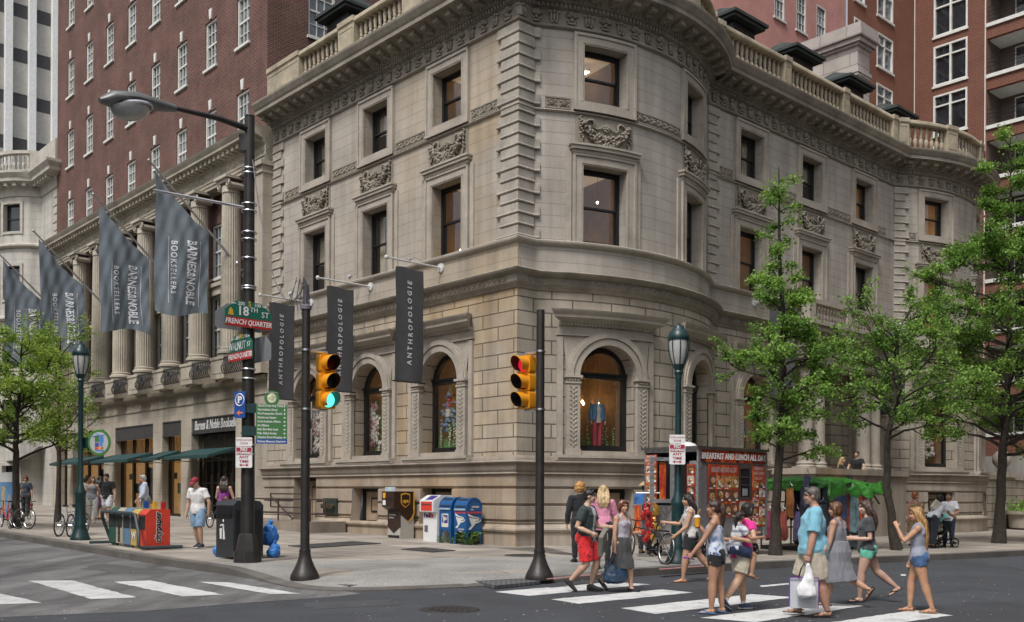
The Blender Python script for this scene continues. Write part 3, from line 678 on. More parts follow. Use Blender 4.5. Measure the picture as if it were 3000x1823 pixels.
def sash_window(sc,z0,z1,hw,kind,idx):
    f=PM.fn(sc); g=MB(f); low=z1<12
    # stone architrave
    frame=[(-hw-.34,-hw),(hw,hw+.34)]
    zb=z0-(.3 if not low else .05); zt=z1+.34
    for a,b in frame:
        g.bx(a,b,-.02,.075,zb,zt,0,2)
        g.bx(a if a<0 else b-.08,a+.08 if a<0 else b,.07,.115,zb,zt,0); 
        g.bx(b-.09 if a<0 else a,b-.05 if a<0 else a+.04,.07,.095,z0,z1+.06,0)
    g.bx(-hw,hw,-.02,.075,z1,zt,0,4); g.bx(-hw-.34,hw+.34,.07,.115,zt-.08,zt,0,6); g.bx(-hw-.06,hw+.06,.07,.095,z1+.04,z1+.09,0,6)
    if not low: g.bx(-hw,hw,-.02,.075,zb,z0,0,4); g.bx(-hw-.34,hw+.34,.07,.13,zb,zb+.07,0,6)
    else:
        g.bx(-hw-.36,hw+.36,-.02,.13,zt,zt+.1,0,6); g.bx(-hw-.42,hw+.42,-.02,.2,zt+.1,zt+.2,0,6); g.bx(-hw-.46,hw+.46,-.02,.24,zt+.2,zt+.26,0,6)
        for q in (-1,1): g.bx(q*(hw+.46)-.09,q*(hw+.46)+.09,-.01,.05,z0-.05,zt,0)
    wn=part('window',g,M_trim)
    g=MB(f); d=-.34
    frame_n(g,-hw,hw,z0,z1,.10,d-.1,d+.02); zm=(z0+z1)/2-.02
    frame_n(g,-hw+.10,hw-.10,zm,z1-.1,.06,d-.06,d-.01); frame_n(g,-hw+.10,hw-.10,z0+.1,zm+.05,.06,d-.10,d-.05)
    g.build('sash',M_black,wn)
    g=MB(f); a=hw-.15
    for zA,zB,n in ((zm+.05,z1-.15,d-.035),(z0+.15,zm,d-.075)): g.grid(lambda u,v:(-a+2*a*u,n,zA+(zB-zA)*v),4,1)
    g.build('pane',M_glass,wn,fix=False)
    warm=kind in('warm','tube','amber','lamp'); r=room(wn,sc,hw*2,z0,z1,2.6 if kind!='dark' else 1.8,warm,idx)
    if kind=='blind' or kind=='amber' or kind=='half':
        g=MB(f); zz=z0+(z1-z0)*(.0 if kind=='amber' else .5); g.grid(lambda u,v:(-a+2*a*u,d-.2+.012*math.sin(u*40),zz+(z1-zz)*v),24,1); g.build('window_blind',M_amber if kind=='amber' else M_curt,wn,fix=False)
    if kind in('tube','warm','lamp','dark'):
        g=MB(f)
        if kind=='tube':
            for q in (-.07,.07): g.tube([(-.55,-1.9+q-.2,z1+.02),(.45,-1.9+q+.2,z1+.02)],.03,6,1)
            g.tube([(-.6,-2.1,z1+.1),(.5,-1.7,z1+.1)],[(.14,.03),(.14,.03)],4,0)
        else:
            rr=random.Random(idx)
            for q in range(5 if kind=='lamp' else 3 if kind=='warm' else 1): x=rr.uniform(-.6,.5); n=rr.uniform(-2.3,-1.0); z=rr.uniform(z0+.35,z0+.8) if q else z1-.7; g.blob((x,n,z),.04,1); g.tube([(x,n,z+.05),(x,n,z1+.2)],.008,4,0)
        g.build('ceiling_lamp',[M_black,M_tubel if kind=='tube' else M_lamp],wn)
    if kind=='dark' or kind=='curtain':
        g=MB(f)
        for q in (-1,1): g.grid(lambda u,v:(q*(a-.02-.34*u*(1-.3*v)),d-.25+.025*math.sin(u*22),z0+.1+(z1-z0-.1)*v),14,4)
        g.build('curtain',M_curt,wn,fix=False)
    return wn
ku=['dark','blind','tube','tube','warm','curtain','blind','amber','amber','dark']
k2=['half','curtain','lamp','lamp','warm','lamp','warm','curtain','amber','warm']
def swag(sc):
    g=MB(PM.fn(sc)); z0,z1=11.98,12.98
    rr=random.Random(3)
    g.bx(-1.0,1.0,-.01,.02,z0,z1,0,8)
    def gar(x): return z1-.22-.52*(1-(x/.78)**2)
    for i in range(46):
        x=-.78+1.56*i/45; t=.2*(1-.6*abs(x/.78)**1.5)
        for q in range(6): g.blob((x+rr.uniform(-.03,.03),.05+rr.uniform(0,.11),gar(x)+rr.uniform(-t,t)),(rr.uniform(.04,.075),.06,rr.uniform(.035,.055)),n=5,m=4,R=Matrix.Rotation(rr.uniform(-1,1),3,'Y'))
    for t in range(8): A=t*math.pi/4; g.blob((.085*math.cos(A),.09,z1-.3+.085*math.sin(A)),(.05,.035,.035),n=5,m=4,R=Matrix.Rotation(-A,3,'Y'))
    g.blob((0,.12,z1-.3),.045,n=6,m=4)
    for q in (-1,1):
        for i in range(7): A=i*2*math.pi/7; g.blob((q*.8+.075*math.cos(A),.08,z1-.2+.075*math.sin(A)),(.04,.04,.04),n=5,m=4)
        g.tube([(q*.72,.05,z1-.2),(q*.6,.07,z1-.1),(q*.48,.07,z1-.08),(q*.40,.07,z1-.16),(q*.44,.07,z1-.26),(q*.34,.06,z1-.34),(q*.2,.06,z1-.3),(q*.1,.06,z1-.2)],[.03,.035,.04,.04,.035,.03,.025,.02],6)
        g.tube([(q*.8,.05,z1-.12),(q*.9,.06,z1-.04),(q*.82,.06,z1-.0)],.03,5)
        for i in range(9): g.blob((q*(.82+rr.uniform(-.06,.06)),.05+rr.uniform(0,.04),z1-.32-i*.065),(.05-.002*i,.05,.045),n=5,m=4)
        g.tube([(q*.75,.03,z0+.12),(q*.55,.04,z0+.2),(q*.35,.03,z0+.06),(q*.12,.04,z0+.1)],.03,5)
    part('garland_relief',g,M_carve,ang=85)
for i,(t,s) in enumerate(cols):
    sash_window(s,*ZU,hw,ku[i],i); sash_window(s,*Z2,.76,k2[i],i+20); swag(s)
M_flw=mat('white_petals',(.72,.66,.60),.6,var=.15); M_flp=mat('pink_petals',(.62,.30,.30),.6,var=.2); M_leaf=mat('display_leaves',(.10,.26,.06),.6,var=.35); M_denim=mat('denim_cloth',(.10,.20,.34),.85,var=.2,sc=8); M_coral=mat('coral_cloth',(.45,.07,.09),.8); M_cream=mat('cream_cloth',(.55,.50,.42),.8); M_skinpl=mat('mannequin_plastic',(.55,.42,.33),.5); M_bluef=mat('blue_ruffles',(.18,.27,.42),.7,var=.3,sc=12)
def arch_window(sc,idx,kind):
    f=PM.fn(sc); o=.25; g=MB(f); r=.95; sp=ZG[1]-r; z0=ZG[0]
    T=.09
    # flat surround with arch cut
    for q in (-1,1): g.bx(min(q*1.45,q*1.62),max(q*1.45,q*1.62),o-.02,o+T,2.76,6.3,0,2)
    n=16; vs=[];
    for i in range(n+1):
        A=math.pi*i/n; x=-1.32*math.cos(A); vs+=[(x,o+T-.03,sp+1.32*math.sin(A)),(x*1.1 if abs(x)<1.3 else math.copysign(1.45,x),o+T-.03,6.35)]
    g.add(vs,[[2*i,2*i+2,2*i+3,2*i+1] for i in range(n)])
    # archivolt ring and pilasters
    def ring(r0,r1,n0,n1,nn=20):
        v=[]
        for i in range(nn+1):
            A=math.pi*i/nn; c,s_=-math.cos(A),math.sin(A)
            v+=[(r0*c,n0,sp+r0*s_),(r0*c,n1,sp+r0*s_),(r1*c,n1,sp+r1*s_),(r1*c,n0,sp+r1*s_)]
        g.add(v,[[4*i+j,4*i+4+j,4*i+4+(j+1)%4,4*i+(j+1)%4] for i in range(nn) for j in range(4)])
    ring(.95,1.14,o-.3,o+.13); ring(1.16,1.30,o-.02,o+.17); ring(1.30,1.36,o-.02,o+.12)
    for q in (-1,1):
        x0,x1=sorted((q*.95,q*1.36)); g.bx(x0,x1,o-.05,o+.14,2.95,sp-.22,0,2); xi,xo=sorted((q*1.0,q*1.31))
        g.bx(x0-.02,x1+.02,o-.02,o+.17,2.74,2.97,0,2); g.bx(x0-.02,x1+.02,o-.02,o+.17,sp-.24,sp-.19,0,2); g.bx(x0-.05,x1+.05,o-.02,o+.22,sp-.07,sp,0,2); g.bx(x0,x1,o-.05,o+.15,sp-.2,sp-.06,0,2)
        rr=random.Random(idx*2+q)
        for i in range(14):
            z=3.08+i*.13
            g.blob((q*1.155,o+.145,z),(.03,.03,.05),n=5,m=4)
            for e in (-1,1): g.blob((q*1.155+e*.075,o+.145,z+.04),(.055,.025,.022),n=5,m=4,R=Matrix.Rotation(-e*.7,3,'Y'))
        for e in range(4): g.blob((q*1.155-.12+.08*e,o+.17,sp-.13),(.03,.03,.045),n=5,m=4)
    # entablature and hood
    g.bx(-1.64,1.64,o-.02,o+.12,6.33,6.38,0,8); g.bx(-1.6,1.6,o-.02,o+.08,6.38,6.62,0,8)
    for i in range(30): x=-1.6+3.2*(i+.2)/30; g.bx(x,x+.06,o+.05,o+.17,6.62,6.70)
    prof=[(o-.02,6.62),(o+.1,6.62),(o+.18,6.72),(o+.22,6.74),(o+.42,6.82),(o+.42,6.90),(o+.5,6.98),(o+.52,7.04),(o+.1,7.12),(o-.02,7.12)]
    nx=10; hwd=1.9; v=[]
    for i in range(nx+1):
        for (nn,z) in prof:
            e=hwd-.42+max(0,(nn-o-.1)); x=-e+2*e*i/nx; v.append((x,nn,z))
    m=len(prof); g.add(v,[[i*m+j,i*m+(j+1)%m,(i+1)*m+(j+1)%m,(i+1)*m+j] for i in range(nx) for j in range(m)]+[list(range(m)),list(range(nx*m,nx*m+m))])
    g.bx(-1.7,1.7,o-.02,o+.3,2.62,2.7,0,8); g.bx(-1.66,1.66,o-.02,o+.34,2.70,2.79,0,8); g.bx(-1.0,1.0,o-.4,o+.1,2.79,2.92,0,4)
    wn=part('arched_window',g,M_trim)
    g=MB(f); d=o-.42; q=r-.02
    for e in (-1,1): x0,x1=sorted((e*q,e*(q-.15))); g.bx(x0,x1,d-.1,d+.03,z0,sp)
    g.bx(-q,q,d-.1,d+.04,z0,z0+.2,0,4); g.bx(-q,q,d-.1,d+.05,sp-.02,sp+.14,0,4); g.bx(-q,q,d-.1,d+.09,sp+.1,sp+.16,0,4)
    nn=20; v=[]
    for i in range(nn+1):
        A=math.pi*i/nn; c,s_=-math.cos(A),math.sin(A); v+=[((q-.15)*c,d-.1,sp+(q-.15)*s_),((q-.15)*c,d+.03,sp+(q-.15)*s_),(q*c,d+.03,sp+q*s_),(q*c,d-.1,sp+q*s_)]
    g.add(v,[[4*i+j,4*i+4+j,4*i+4+(j+1)%4,4*i+(j+1)%4] for i in range(nn) for j in range(4)])
    g.build('sash',M_black,wn)
    g=MB(f); a=q-.13; g.grid(lambda u,v:(-a+2*a*u,d-.04,z0+.15+(sp-z0-.15)*v),4,1); g.add([(0,d-.04,sp+.1)]+[(-a*math.cos(i*math.pi/16),d-.04,sp+.1+(a-.08)*math.sin(i*math.pi/16)) for i in range(17)],[[0,i+2,i+1] for i in range(16)]); g.build('pane',M_glass,wn,fix=False)
    room(wn,sc,1.9,z0,ZG[1]+.2,2.4,True,idx)
    g=MB(f); rr=random.Random(idx+5)
    for i in range(6): x=rr.uniform(-.8,.8); n=rr.uniform(-2.2,-1.2); z=rr.uniform(sp-1.2,sp+.2); g.blob((x,n,z),.05,1); g.tube([(x,n,z),(x,n,6.3)],.008,4)
    g.build('ceiling_lamp',[M_black,M_lamp],wn)
    if kind: 
        g=MB(f); K=[M_flw,M_flp,M_leaf,M_denim,M_coral,M_cream,M_skinpl,M_bluef]; n0=d-.24; ux=(-.62,-.62,-.38)[idx-50] if idx<53 else 0.
        if kind=='flowers':
            for i in range(46):
                z=z0+.25+1.75*rr.random(); x=ux+rr.uniform(-.25,.25)+.08*math.sin(z*4)
                if rr.random()<.7:
                    k=0 if rr.random()<.75 else 1; R0=rr.uniform(.09,.15)
                    for p in range(6): A=p*1.05+rr.random(); g.blob((x+R0*.6*math.cos(A),n0+rr.uniform(-.05,.05),z+R0*.6*math.sin(A)),(R0*.6,R0*.25,R0*.45),k,n=5,m=4,R=Matrix.Rotation(-A,3,'Y'))
                for p in range(3): g.blob((x+rr.uniform(-.15,.15),n0-.1,z+rr.uniform(-.15,.15)),(.1,.02,.04),2,n=5,m=4,R=Matrix.Rotation(rr.uniform(-1.5,1.5),3,'Y'))
        if kind=='mannequin':
            g.tube([(0,n0,z0+.25),(.0,n0,z0+.9)],.0,4) if 0 else None
            for e in (-1,1): g.tube([(e*.09,n0,z0+.2),(e*.10,n0,z0+.6),(e*.10,n0,z0+.98)],[.075,.085,.11],8,4)
            g.tube([(0,n0,z0+.92),(0,n0,z0+1.1),(0,n0,z0+1.35),(0,n0,z0+1.5)],[(.19,.12),(.16,.11),(.2,.12),(.1,.07)],10,5)
            for e in (-1,1):
                g.tube([(e*.17,n0,z0+1.5),(e*.24,n0,z0+1.25),(e*.25,n0+.05,z0+1.0)],[.07,.065,.055],8,3); g.tube([(e*.1,n0+.02,z0+1.48),(e*.13,n0+.05,z0+1.2),(e*.15,n0+.04,z0+1.0)],[.09,.1,.09],8,3); g.blob((e*.25,n0+.08,z0+.92),(.03,.03,.07),6)
            g.tube([(0,n0,z0+1.48),(0,n0,z0+1.62),(0,n0,z0+1.68)],[.05,.05,.06],8,6)
        if kind=='bluedress':
            g.tube([(ux,n0,z0+2.2),(ux,n0,z0+2.1),(ux,n0,z0+1.95)],[.05,.05,.1],8,6)
            for i in range(60): z=z0+.75+1.2*rr.random(); x=ux+rr.gauss(0,.13+.10*(1 if z<z0+1.4 else 0)); g.blob((x,n0+rr.uniform(-.1,.12),z),(.08,.05,.06),7 if z<z0+1.55 else (4 if rr.random()<.5 else 7),n=5,m=4)
            g.bx(ux,ux+.2,n0+.1,n0+.16,z0+1.2,z0+1.45,5)
        if kind!='flowers':
            for i in range(44 if kind=='mannequin' else 60):
                x=rr.uniform(-.8,.8); h=rr.uniform(.1,.35) if rr.random()<.75 else rr.uniform(.6,1.1)
                po=-.2 if kind=='mannequin' else .12; g.tube([(x,n0+po,z0+.15),(x+rr.uniform(-.1,.1),n0+po+.02,z0+.2+h)],[.025,.008],4,2)
                if h>.55:
                    for p in range(8): g.blob((x+rr.uniform(-.04,.04),n0+po+.01,z0+.2+h*p/8),(.03,.02,.025),0,n=5,m=4)
        g.build('window_display',K,wn)
    return wn
gk=['flowers','flowers','bluedress','mannequin','','mannequin','bluedress','flowers','']
for i,(t,s) in enumerate(gcols): arch_window(s,i+50,gk[i])
# entrance porch in the recessed wing -------------------------------
g=MB(); PB=16.0
g.bx(PB-3.5,PB+3.5,-2.3,-.2,-.4,2.4); g.bx(PB-3.6,PB+3.6,-2.4,-.2,2.4,2.62); g.bx(PB-1.6,PB+1.6,-2.0,-.2,2.62,2.63)
part('porch_base',g,M_base); uvbox(bpy.data.objects['porch_base'])
cp=[(.38,0),(.38,.1),(.33,.14),(.36,.2),(.3,.26),(.285,.3),(.285,.32),(.27,2.0),(.24,3.5),(.25,3.55),(.25,3.6),(.28,3.66),(.30,3.72)]
for b in (13.45,14.3,17.75,18.6):
    g=MB(); g.lathe(cp,20,(b,-1.35,2.62)); g.bx(b-.36,b+.36,-1.71,-.99,2.6,2.7)
    for q in (-1,1):
        for e in (-1,1): g.tube([(b+q*.26+.11*math.cos(t*.6)*(1-t/14),-1.35+e*.2,2.62+3.78+.11*math.sin(t*.6)*(1-t/14)) for t in range(12)],.03,5)
    g.bx(b-.36,b+.36,-1.7,-1.0,2.62+3.88,2.62+3.96); part('porch_column',g,M_trim)
g=MB(); zz=6.58
for z0,z1,o in ((zz,zz+.3,0),(zz+.3,zz+.55,.04),(zz+.55,zz+.62,.1),(zz+.62,zz+1.0,.02),(zz+1.0,zz+1.1,.12),(zz+1.1,zz+1.3,.35),(zz+1.3,zz+1.42,.45)): g.bx(PB-3-o,PB+3+o,-1.75-o,-.1,z0,z1)
for i in range(12): 
    b=PB-2.9+i*.52; g.bx(b,b+.14,-2.05,-1.75,zz+.98,zz+1.12)
g.bx(PB-2.9,PB+2.9,-1.7,-1.45,zz+1.42,zz+1.6); g.bx(PB-2.95,PB+2.95,-1.75,-1.4,zz+2.2,zz+2.36)
for i in range(24): g.lathe([(r*.75,z*.6) for r,z in bprof],8,(PB-2.6+i*.226,-1.58,zz+1.6))
for q in (-1,0,1): g.bx(PB+q*2.75-.2,PB+q*2.75+.2,-1.75,-1.4,zz+1.4,zz+2.4)
part('porch_entablature',g,M_trim)
g=MB(); g.bx(PB-1.15,PB+1.15,.1,.16,2.6,6.4,0); 
for q in (-1,1): g.bx(PB+q*.55-.42,PB+q*.55+.42,.04,.1,2.8,5.2,1); g.bx(PB+q*.55-.3,PB+q*.55+.3,.0,.04,3.0,5.0,2)
part('entrance_door',g,[M_black,mat('dark_oak',(.05,.03,.02),.5),M_dkglass])
# ---------------- bookstore building ----------------
M_brown=brickmat('brown_brick',(.155,.062,.050),(.088,.042,.038),(.21,.165,.14),.24,.083,.012,.5,.2,speck=.12,streak=.1,msm=.15)
M_brownS=M_brown
M_lime=mat('limestone',(.40,.36,.29),.85,var=.18,sc=.8,bmp=.15,dirt=.4)
M_limebk=brickmat('limestone_blocks',(.42,.375,.305),(.39,.35,.29),(.27,.24,.19),1.5,.75,.008,.2,.18,speck=.08,streak=.25)
M_wwin=mat('white_window_paint',(.66,.66,.62),.5,var=.1)
M_paneref=mat('reflecting_pane',(.10,.115,.13),.08,var=.9,sc=.35,spec=1.)
M_blackir=mat('wrought_iron',(.012,.012,.013),.5)
bk=thing('bookstore_building','brown brick building with neoclassical limestone colonnade and bookstore at street level','building',(*wor(0,LA+.2),0),TH)
# local coords here: x=b, y=a-14.7
A0=LA+.2
def bpart(name,mb,m,par=bk,**k): return mb.build(name,m,par,**k)
L1=26.0
PB_=Path([('l',(0,L1),(0,.4)),('l',(0,.4),(16,.4))])   # upper brick wall path: s=L1-y
wc=[17.2-A0+3.03*k for k in range(8)]; sills=[16.45,20.5,24.58,28.65,32.7]
w=MB(); h=[(L1-y-.56,L1-y+.56,z,z+2.1,0) for y in wc for z in sills]
sh=[(L1-.4+1.9,L1-.4+3.2,z,z+2.3,0) for z in (20.8,24.9,29.0)]
wall_sheet(w,PB_,0,PB_.L,[(15.5,0),(38,0)],h+sh,rev=.22,ds=3)
bpart('brick_wall',w,M_brown,fix=False)
w=MB(); h2=[(L1-y-.6,L1-y+.6,7.4,10.4,0) for y in wc]+[(L1-y-.55,L1-y+.55,11.2,13.6,0) for y in wc]
PB2=Path([('l',(.35,L1),(.35,.4))]); wall_sheet(w,PB2,0,PB2.L,[(6.2,0),(15.6,0)],h2,rev=.25,ds=3); bpart('brick_wall_behind_columns',w,M_brown,fix=False)
def bwin(y,z0,z1,hw,x0=0,key=True,grid=(3,4),bars=True,side=False):
    fn=(lambda u,n,z:(x0-n,y+u,z)) if not side else (lambda u,n,z:(y+u,x0-n,z))
    g=MB(fn)
    frame_n(g,-hw,hw,z0,z1,.09,-.2,-.06,0,1); zm=(z0+z1)/2; g.bx(-hw+.09,hw-.09,-.19,-.09,zm-.04,zm+.04)
    for i in range(1,grid[0]): x=-hw+.09+(2*hw-.18)*i/grid[0]; g.bx(x-.015,x+.015,-.17,-.11,z0+.09,z1-.09)
    for zA,zB in ((z0,zm),(zm,z1)):
        for i in range(1,grid[1]//2+0): z=zA+(zB-zA)*i/(grid[1]//2); g.bx(-hw+.09,hw-.09,-.17,-.11,z-.015,z+.015)
    g.bx(-hw-.08,hw+.08,-.1,.09,z0-.12,z0-.01,0)
    if key: g.prism([(-.09,z1+.06),(.09,z1+.06),(.14,z1+.5),(-.14,z1+.5)],-.02,.05)
    o=bpart('window',g,M_wwin)
    g=MB(fn); g.add([(-hw,-.16,z0),(hw,-.16,z0),(hw,-.16,z1),(-hw,-.16,z1)],[[0,1,2,3]]); g.build('pane',M_paneref,o,fix=False)
for y in wc:
    for z in sills: bwin(y,z,z+2.1,.56)
    bwin(y,7.4,10.4,.6,.35,False); bwin(y,11.2,13.6,.55,.35,False)
    g=MB(lambda u,n,z:(.35-n,y+u,z)); g.bx(-.8,.8,-.02,.14,10.4,10.75); g.bx(-.95,.95,-.02,.24,10.75,10.92); 
    for q in (-1,1): g.bx(q*.7-.1,q*.7+.1,-.02,.1,7.4,10.4)
    bpart('window_hood',g,M_lime)
for z in (20.8,24.9,29.0): bwin(2.55,z,z+2.3,.65,.4,False,side=True)
# limestone: ground storey, ledge, entablature
w=MB(); op=[(17.4,21.7),(22.8,24.9),(26,30.9),(32.5,37.3),(38.2,39.6)]
PG=Path([('l',(-.15,L1),(-.15,-.15))]); 
wall_sheet(w,PG,0,PG.L,[(-.3,0),(5.62,0)],[(L1-(b-A0),L1-(a-A0),-.3,4.95,0) for a,b in op],rev=.6,ds=3)
bpart('ground_storey_wall',w,M_limebk,fix=False)
w=MB(); sweep(w,PG,[(-.4,5.6),(.05,5.6),(.05,5.66),(.02,5.7),(.02,6.1),(.1,6.14),(.22,6.2),(.26,6.3),(.26,6.36),(-.4,6.4)],0,PG.L,closed=True); bpart('ledge',w,M_limebk)
w=MB(); PE=Path([('l',(-.2,L1+.2),(-.2,.05))])
sweep(w,PE,[(-.7,14.88),(.05,14.88),(.05,15.02),(.09,15.02),(.09,15.14),(.13,15.16),(.13,15.22),(.04,15.24),(.04,15.68),(.1,15.7),(.14,15.76),(.14,15.86),(.26,15.9),(.62,15.98),(.62,16.08),(.72,16.2),(.76,16.28),(-.3,16.42),(-.7,16.42)],0,PE.L,closed=True)
s=.2
while s<PE.L: w.fn=PE.fn(s); w.bx(-.1,.1,.1,.5,15.76,15.93); s+=.42
for y in wc+[wc[-1]+3.03,wc[0]-1.9]:
    w.fn=PE.fn(max(.3,min(PE.L-.3,L1+.2-y-.4))); 
    w.tube([(.24*math.cos(t*math.pi/6),.05,15.46+.2*math.sin(t*math.pi/6)) for t in range(13)],.03,5,cap=False); w.blob((0,.05,15.46),(.15,.05,.12),n=8,m=4)
    for q in range(-3,4): 
        if q: w.tube([(.36*q+.15*math.cos(math.pi+t*math.pi/5),.05,15.5+.12*math.sin(math.pi+t*math.pi/5)) for t in range(6)],.022,4)
w.fn=None; bpart('entablature',w,M_lime)
for y0,y1,x0 in ((-.2,.9,-.5),(L1-1.0,L1,-.5)):
    g=MB(); g.bx(x0,.4,y0,y1,6.4,14.88); g.bx(x0-.08,.4,y0-.06,y1+.06,6.4,6.8); g.bx(x0-.06,.4,y0-.05,y1+.05,14.4,14.5); g.bx(x0-.12,.4,y0-.1,y1+.1,14.7,14.88)
    uvbox(bpart('end_pilaster',g,M_limebk))
cps=[17.6-A0+3.03*k for k in range(7)]
for y in cps:
    g=MB(); X=-.3
    n=48; prof=[(.5,7.3),(.5,7.42),(.56,7.45),(.56,7.55),(.47,7.6),(.49,7.68),(.43,7.72)]
    g.lathe(prof,24,(X,y,0),cap=False)
    zs_=[7.72,9,11,13,14.2]; rs=[.425,.425,.41,.385,.37]; vs=[]
    for z,r in zip(zs_,rs):
        for j in range(n): A=2*math.pi*j/n; rr=r*(1-.07*(j%2)); vs.append((X+rr*math.cos(A),y+rr*math.sin(A),z))
    g.add(vs,[[i*n+j,i*n+(j+1)%n,(i+1)*n+(j+1)%n,(i+1)*n+j] for i in range(4) for j in range(n)])
    g.lathe([(.38,14.2),(.40,14.24),(.38,14.28),(.38,14.5)],20,(X,y,0),cap=False)
    for e in (-1,1):
        for q in (-1,1):
            g.tube([(X+e*.36,y+q*.40+.17*math.cos(t*.55+1.5)*(1-t/17),14.55+.17*math.sin(t*.55+1.5)*(1-t/17)) for t in range(15)],.05,5)
        g.bx(X+e*.36-.06,X+e*.36+.06,y-.45,y+.45,14.62,14.76)
    for q in (-1,1): g.tube([(X-.36,y+q*.4,14.5),(X+.36,y+q*.4,14.5)],.15,10)
    g.bx(X-.52,X+.52,y-.56,y+.56,14.76,14.88); bpart('column',g,M_lime,ang=30)
    g=MB(); g.bx(X-.58,X+.5,y-.6,y+.6,6.38,7.3); g.bx(X-.62,X+.5,y-.64,y+.64,7.18,7.3); g.bx(X-.60,X-.56,y-.42,y+.42,6.6,7.05); bpart('pedestal',g,M_lime)
    g=MB(); yy=y-1.515; a,b=yy-.85,yy+.85; 
    X-=.22; g.tube([(X-.4,a,7.2),(X-.4,b,7.2)],.025,6); g.tube([(X-.4,a,6.52),(X-.4,b,6.52)],.02,6)
    for i in range(11):
        q=a+(b-a)*i/10; e=.12*math.sin(math.pi*0+0); g.tube([(X-.4,q,6.52),(X-.5,q,6.66),(X-.52,q,6.8),(X-.42,q,7.0),(X-.4,q,7.2)],.024,4)
    g.tube([(X-.48,yy+.22*math.cos(t*.5)*(1-t/22),6.85+.22*math.sin(t*.5)*(1-t/22)) for t in range(18)],.026,4); bpart('balcony_railing',g,M_blackir)
# inscription
g=MB(); T=Matrix.Translation((-.18,L1/2-3.2,5.9))@Matrix.Rotation(-math.pi/2,4,'Z'); text(g,'THE PRESBYTERIAN MINISTERS FUND FOR LIFE INSURANCE',T,.34,ext=.006,sp=1.12); bpart('inscription',g,mat('carved_letter_shadow',(.22,.19,.15),.9))
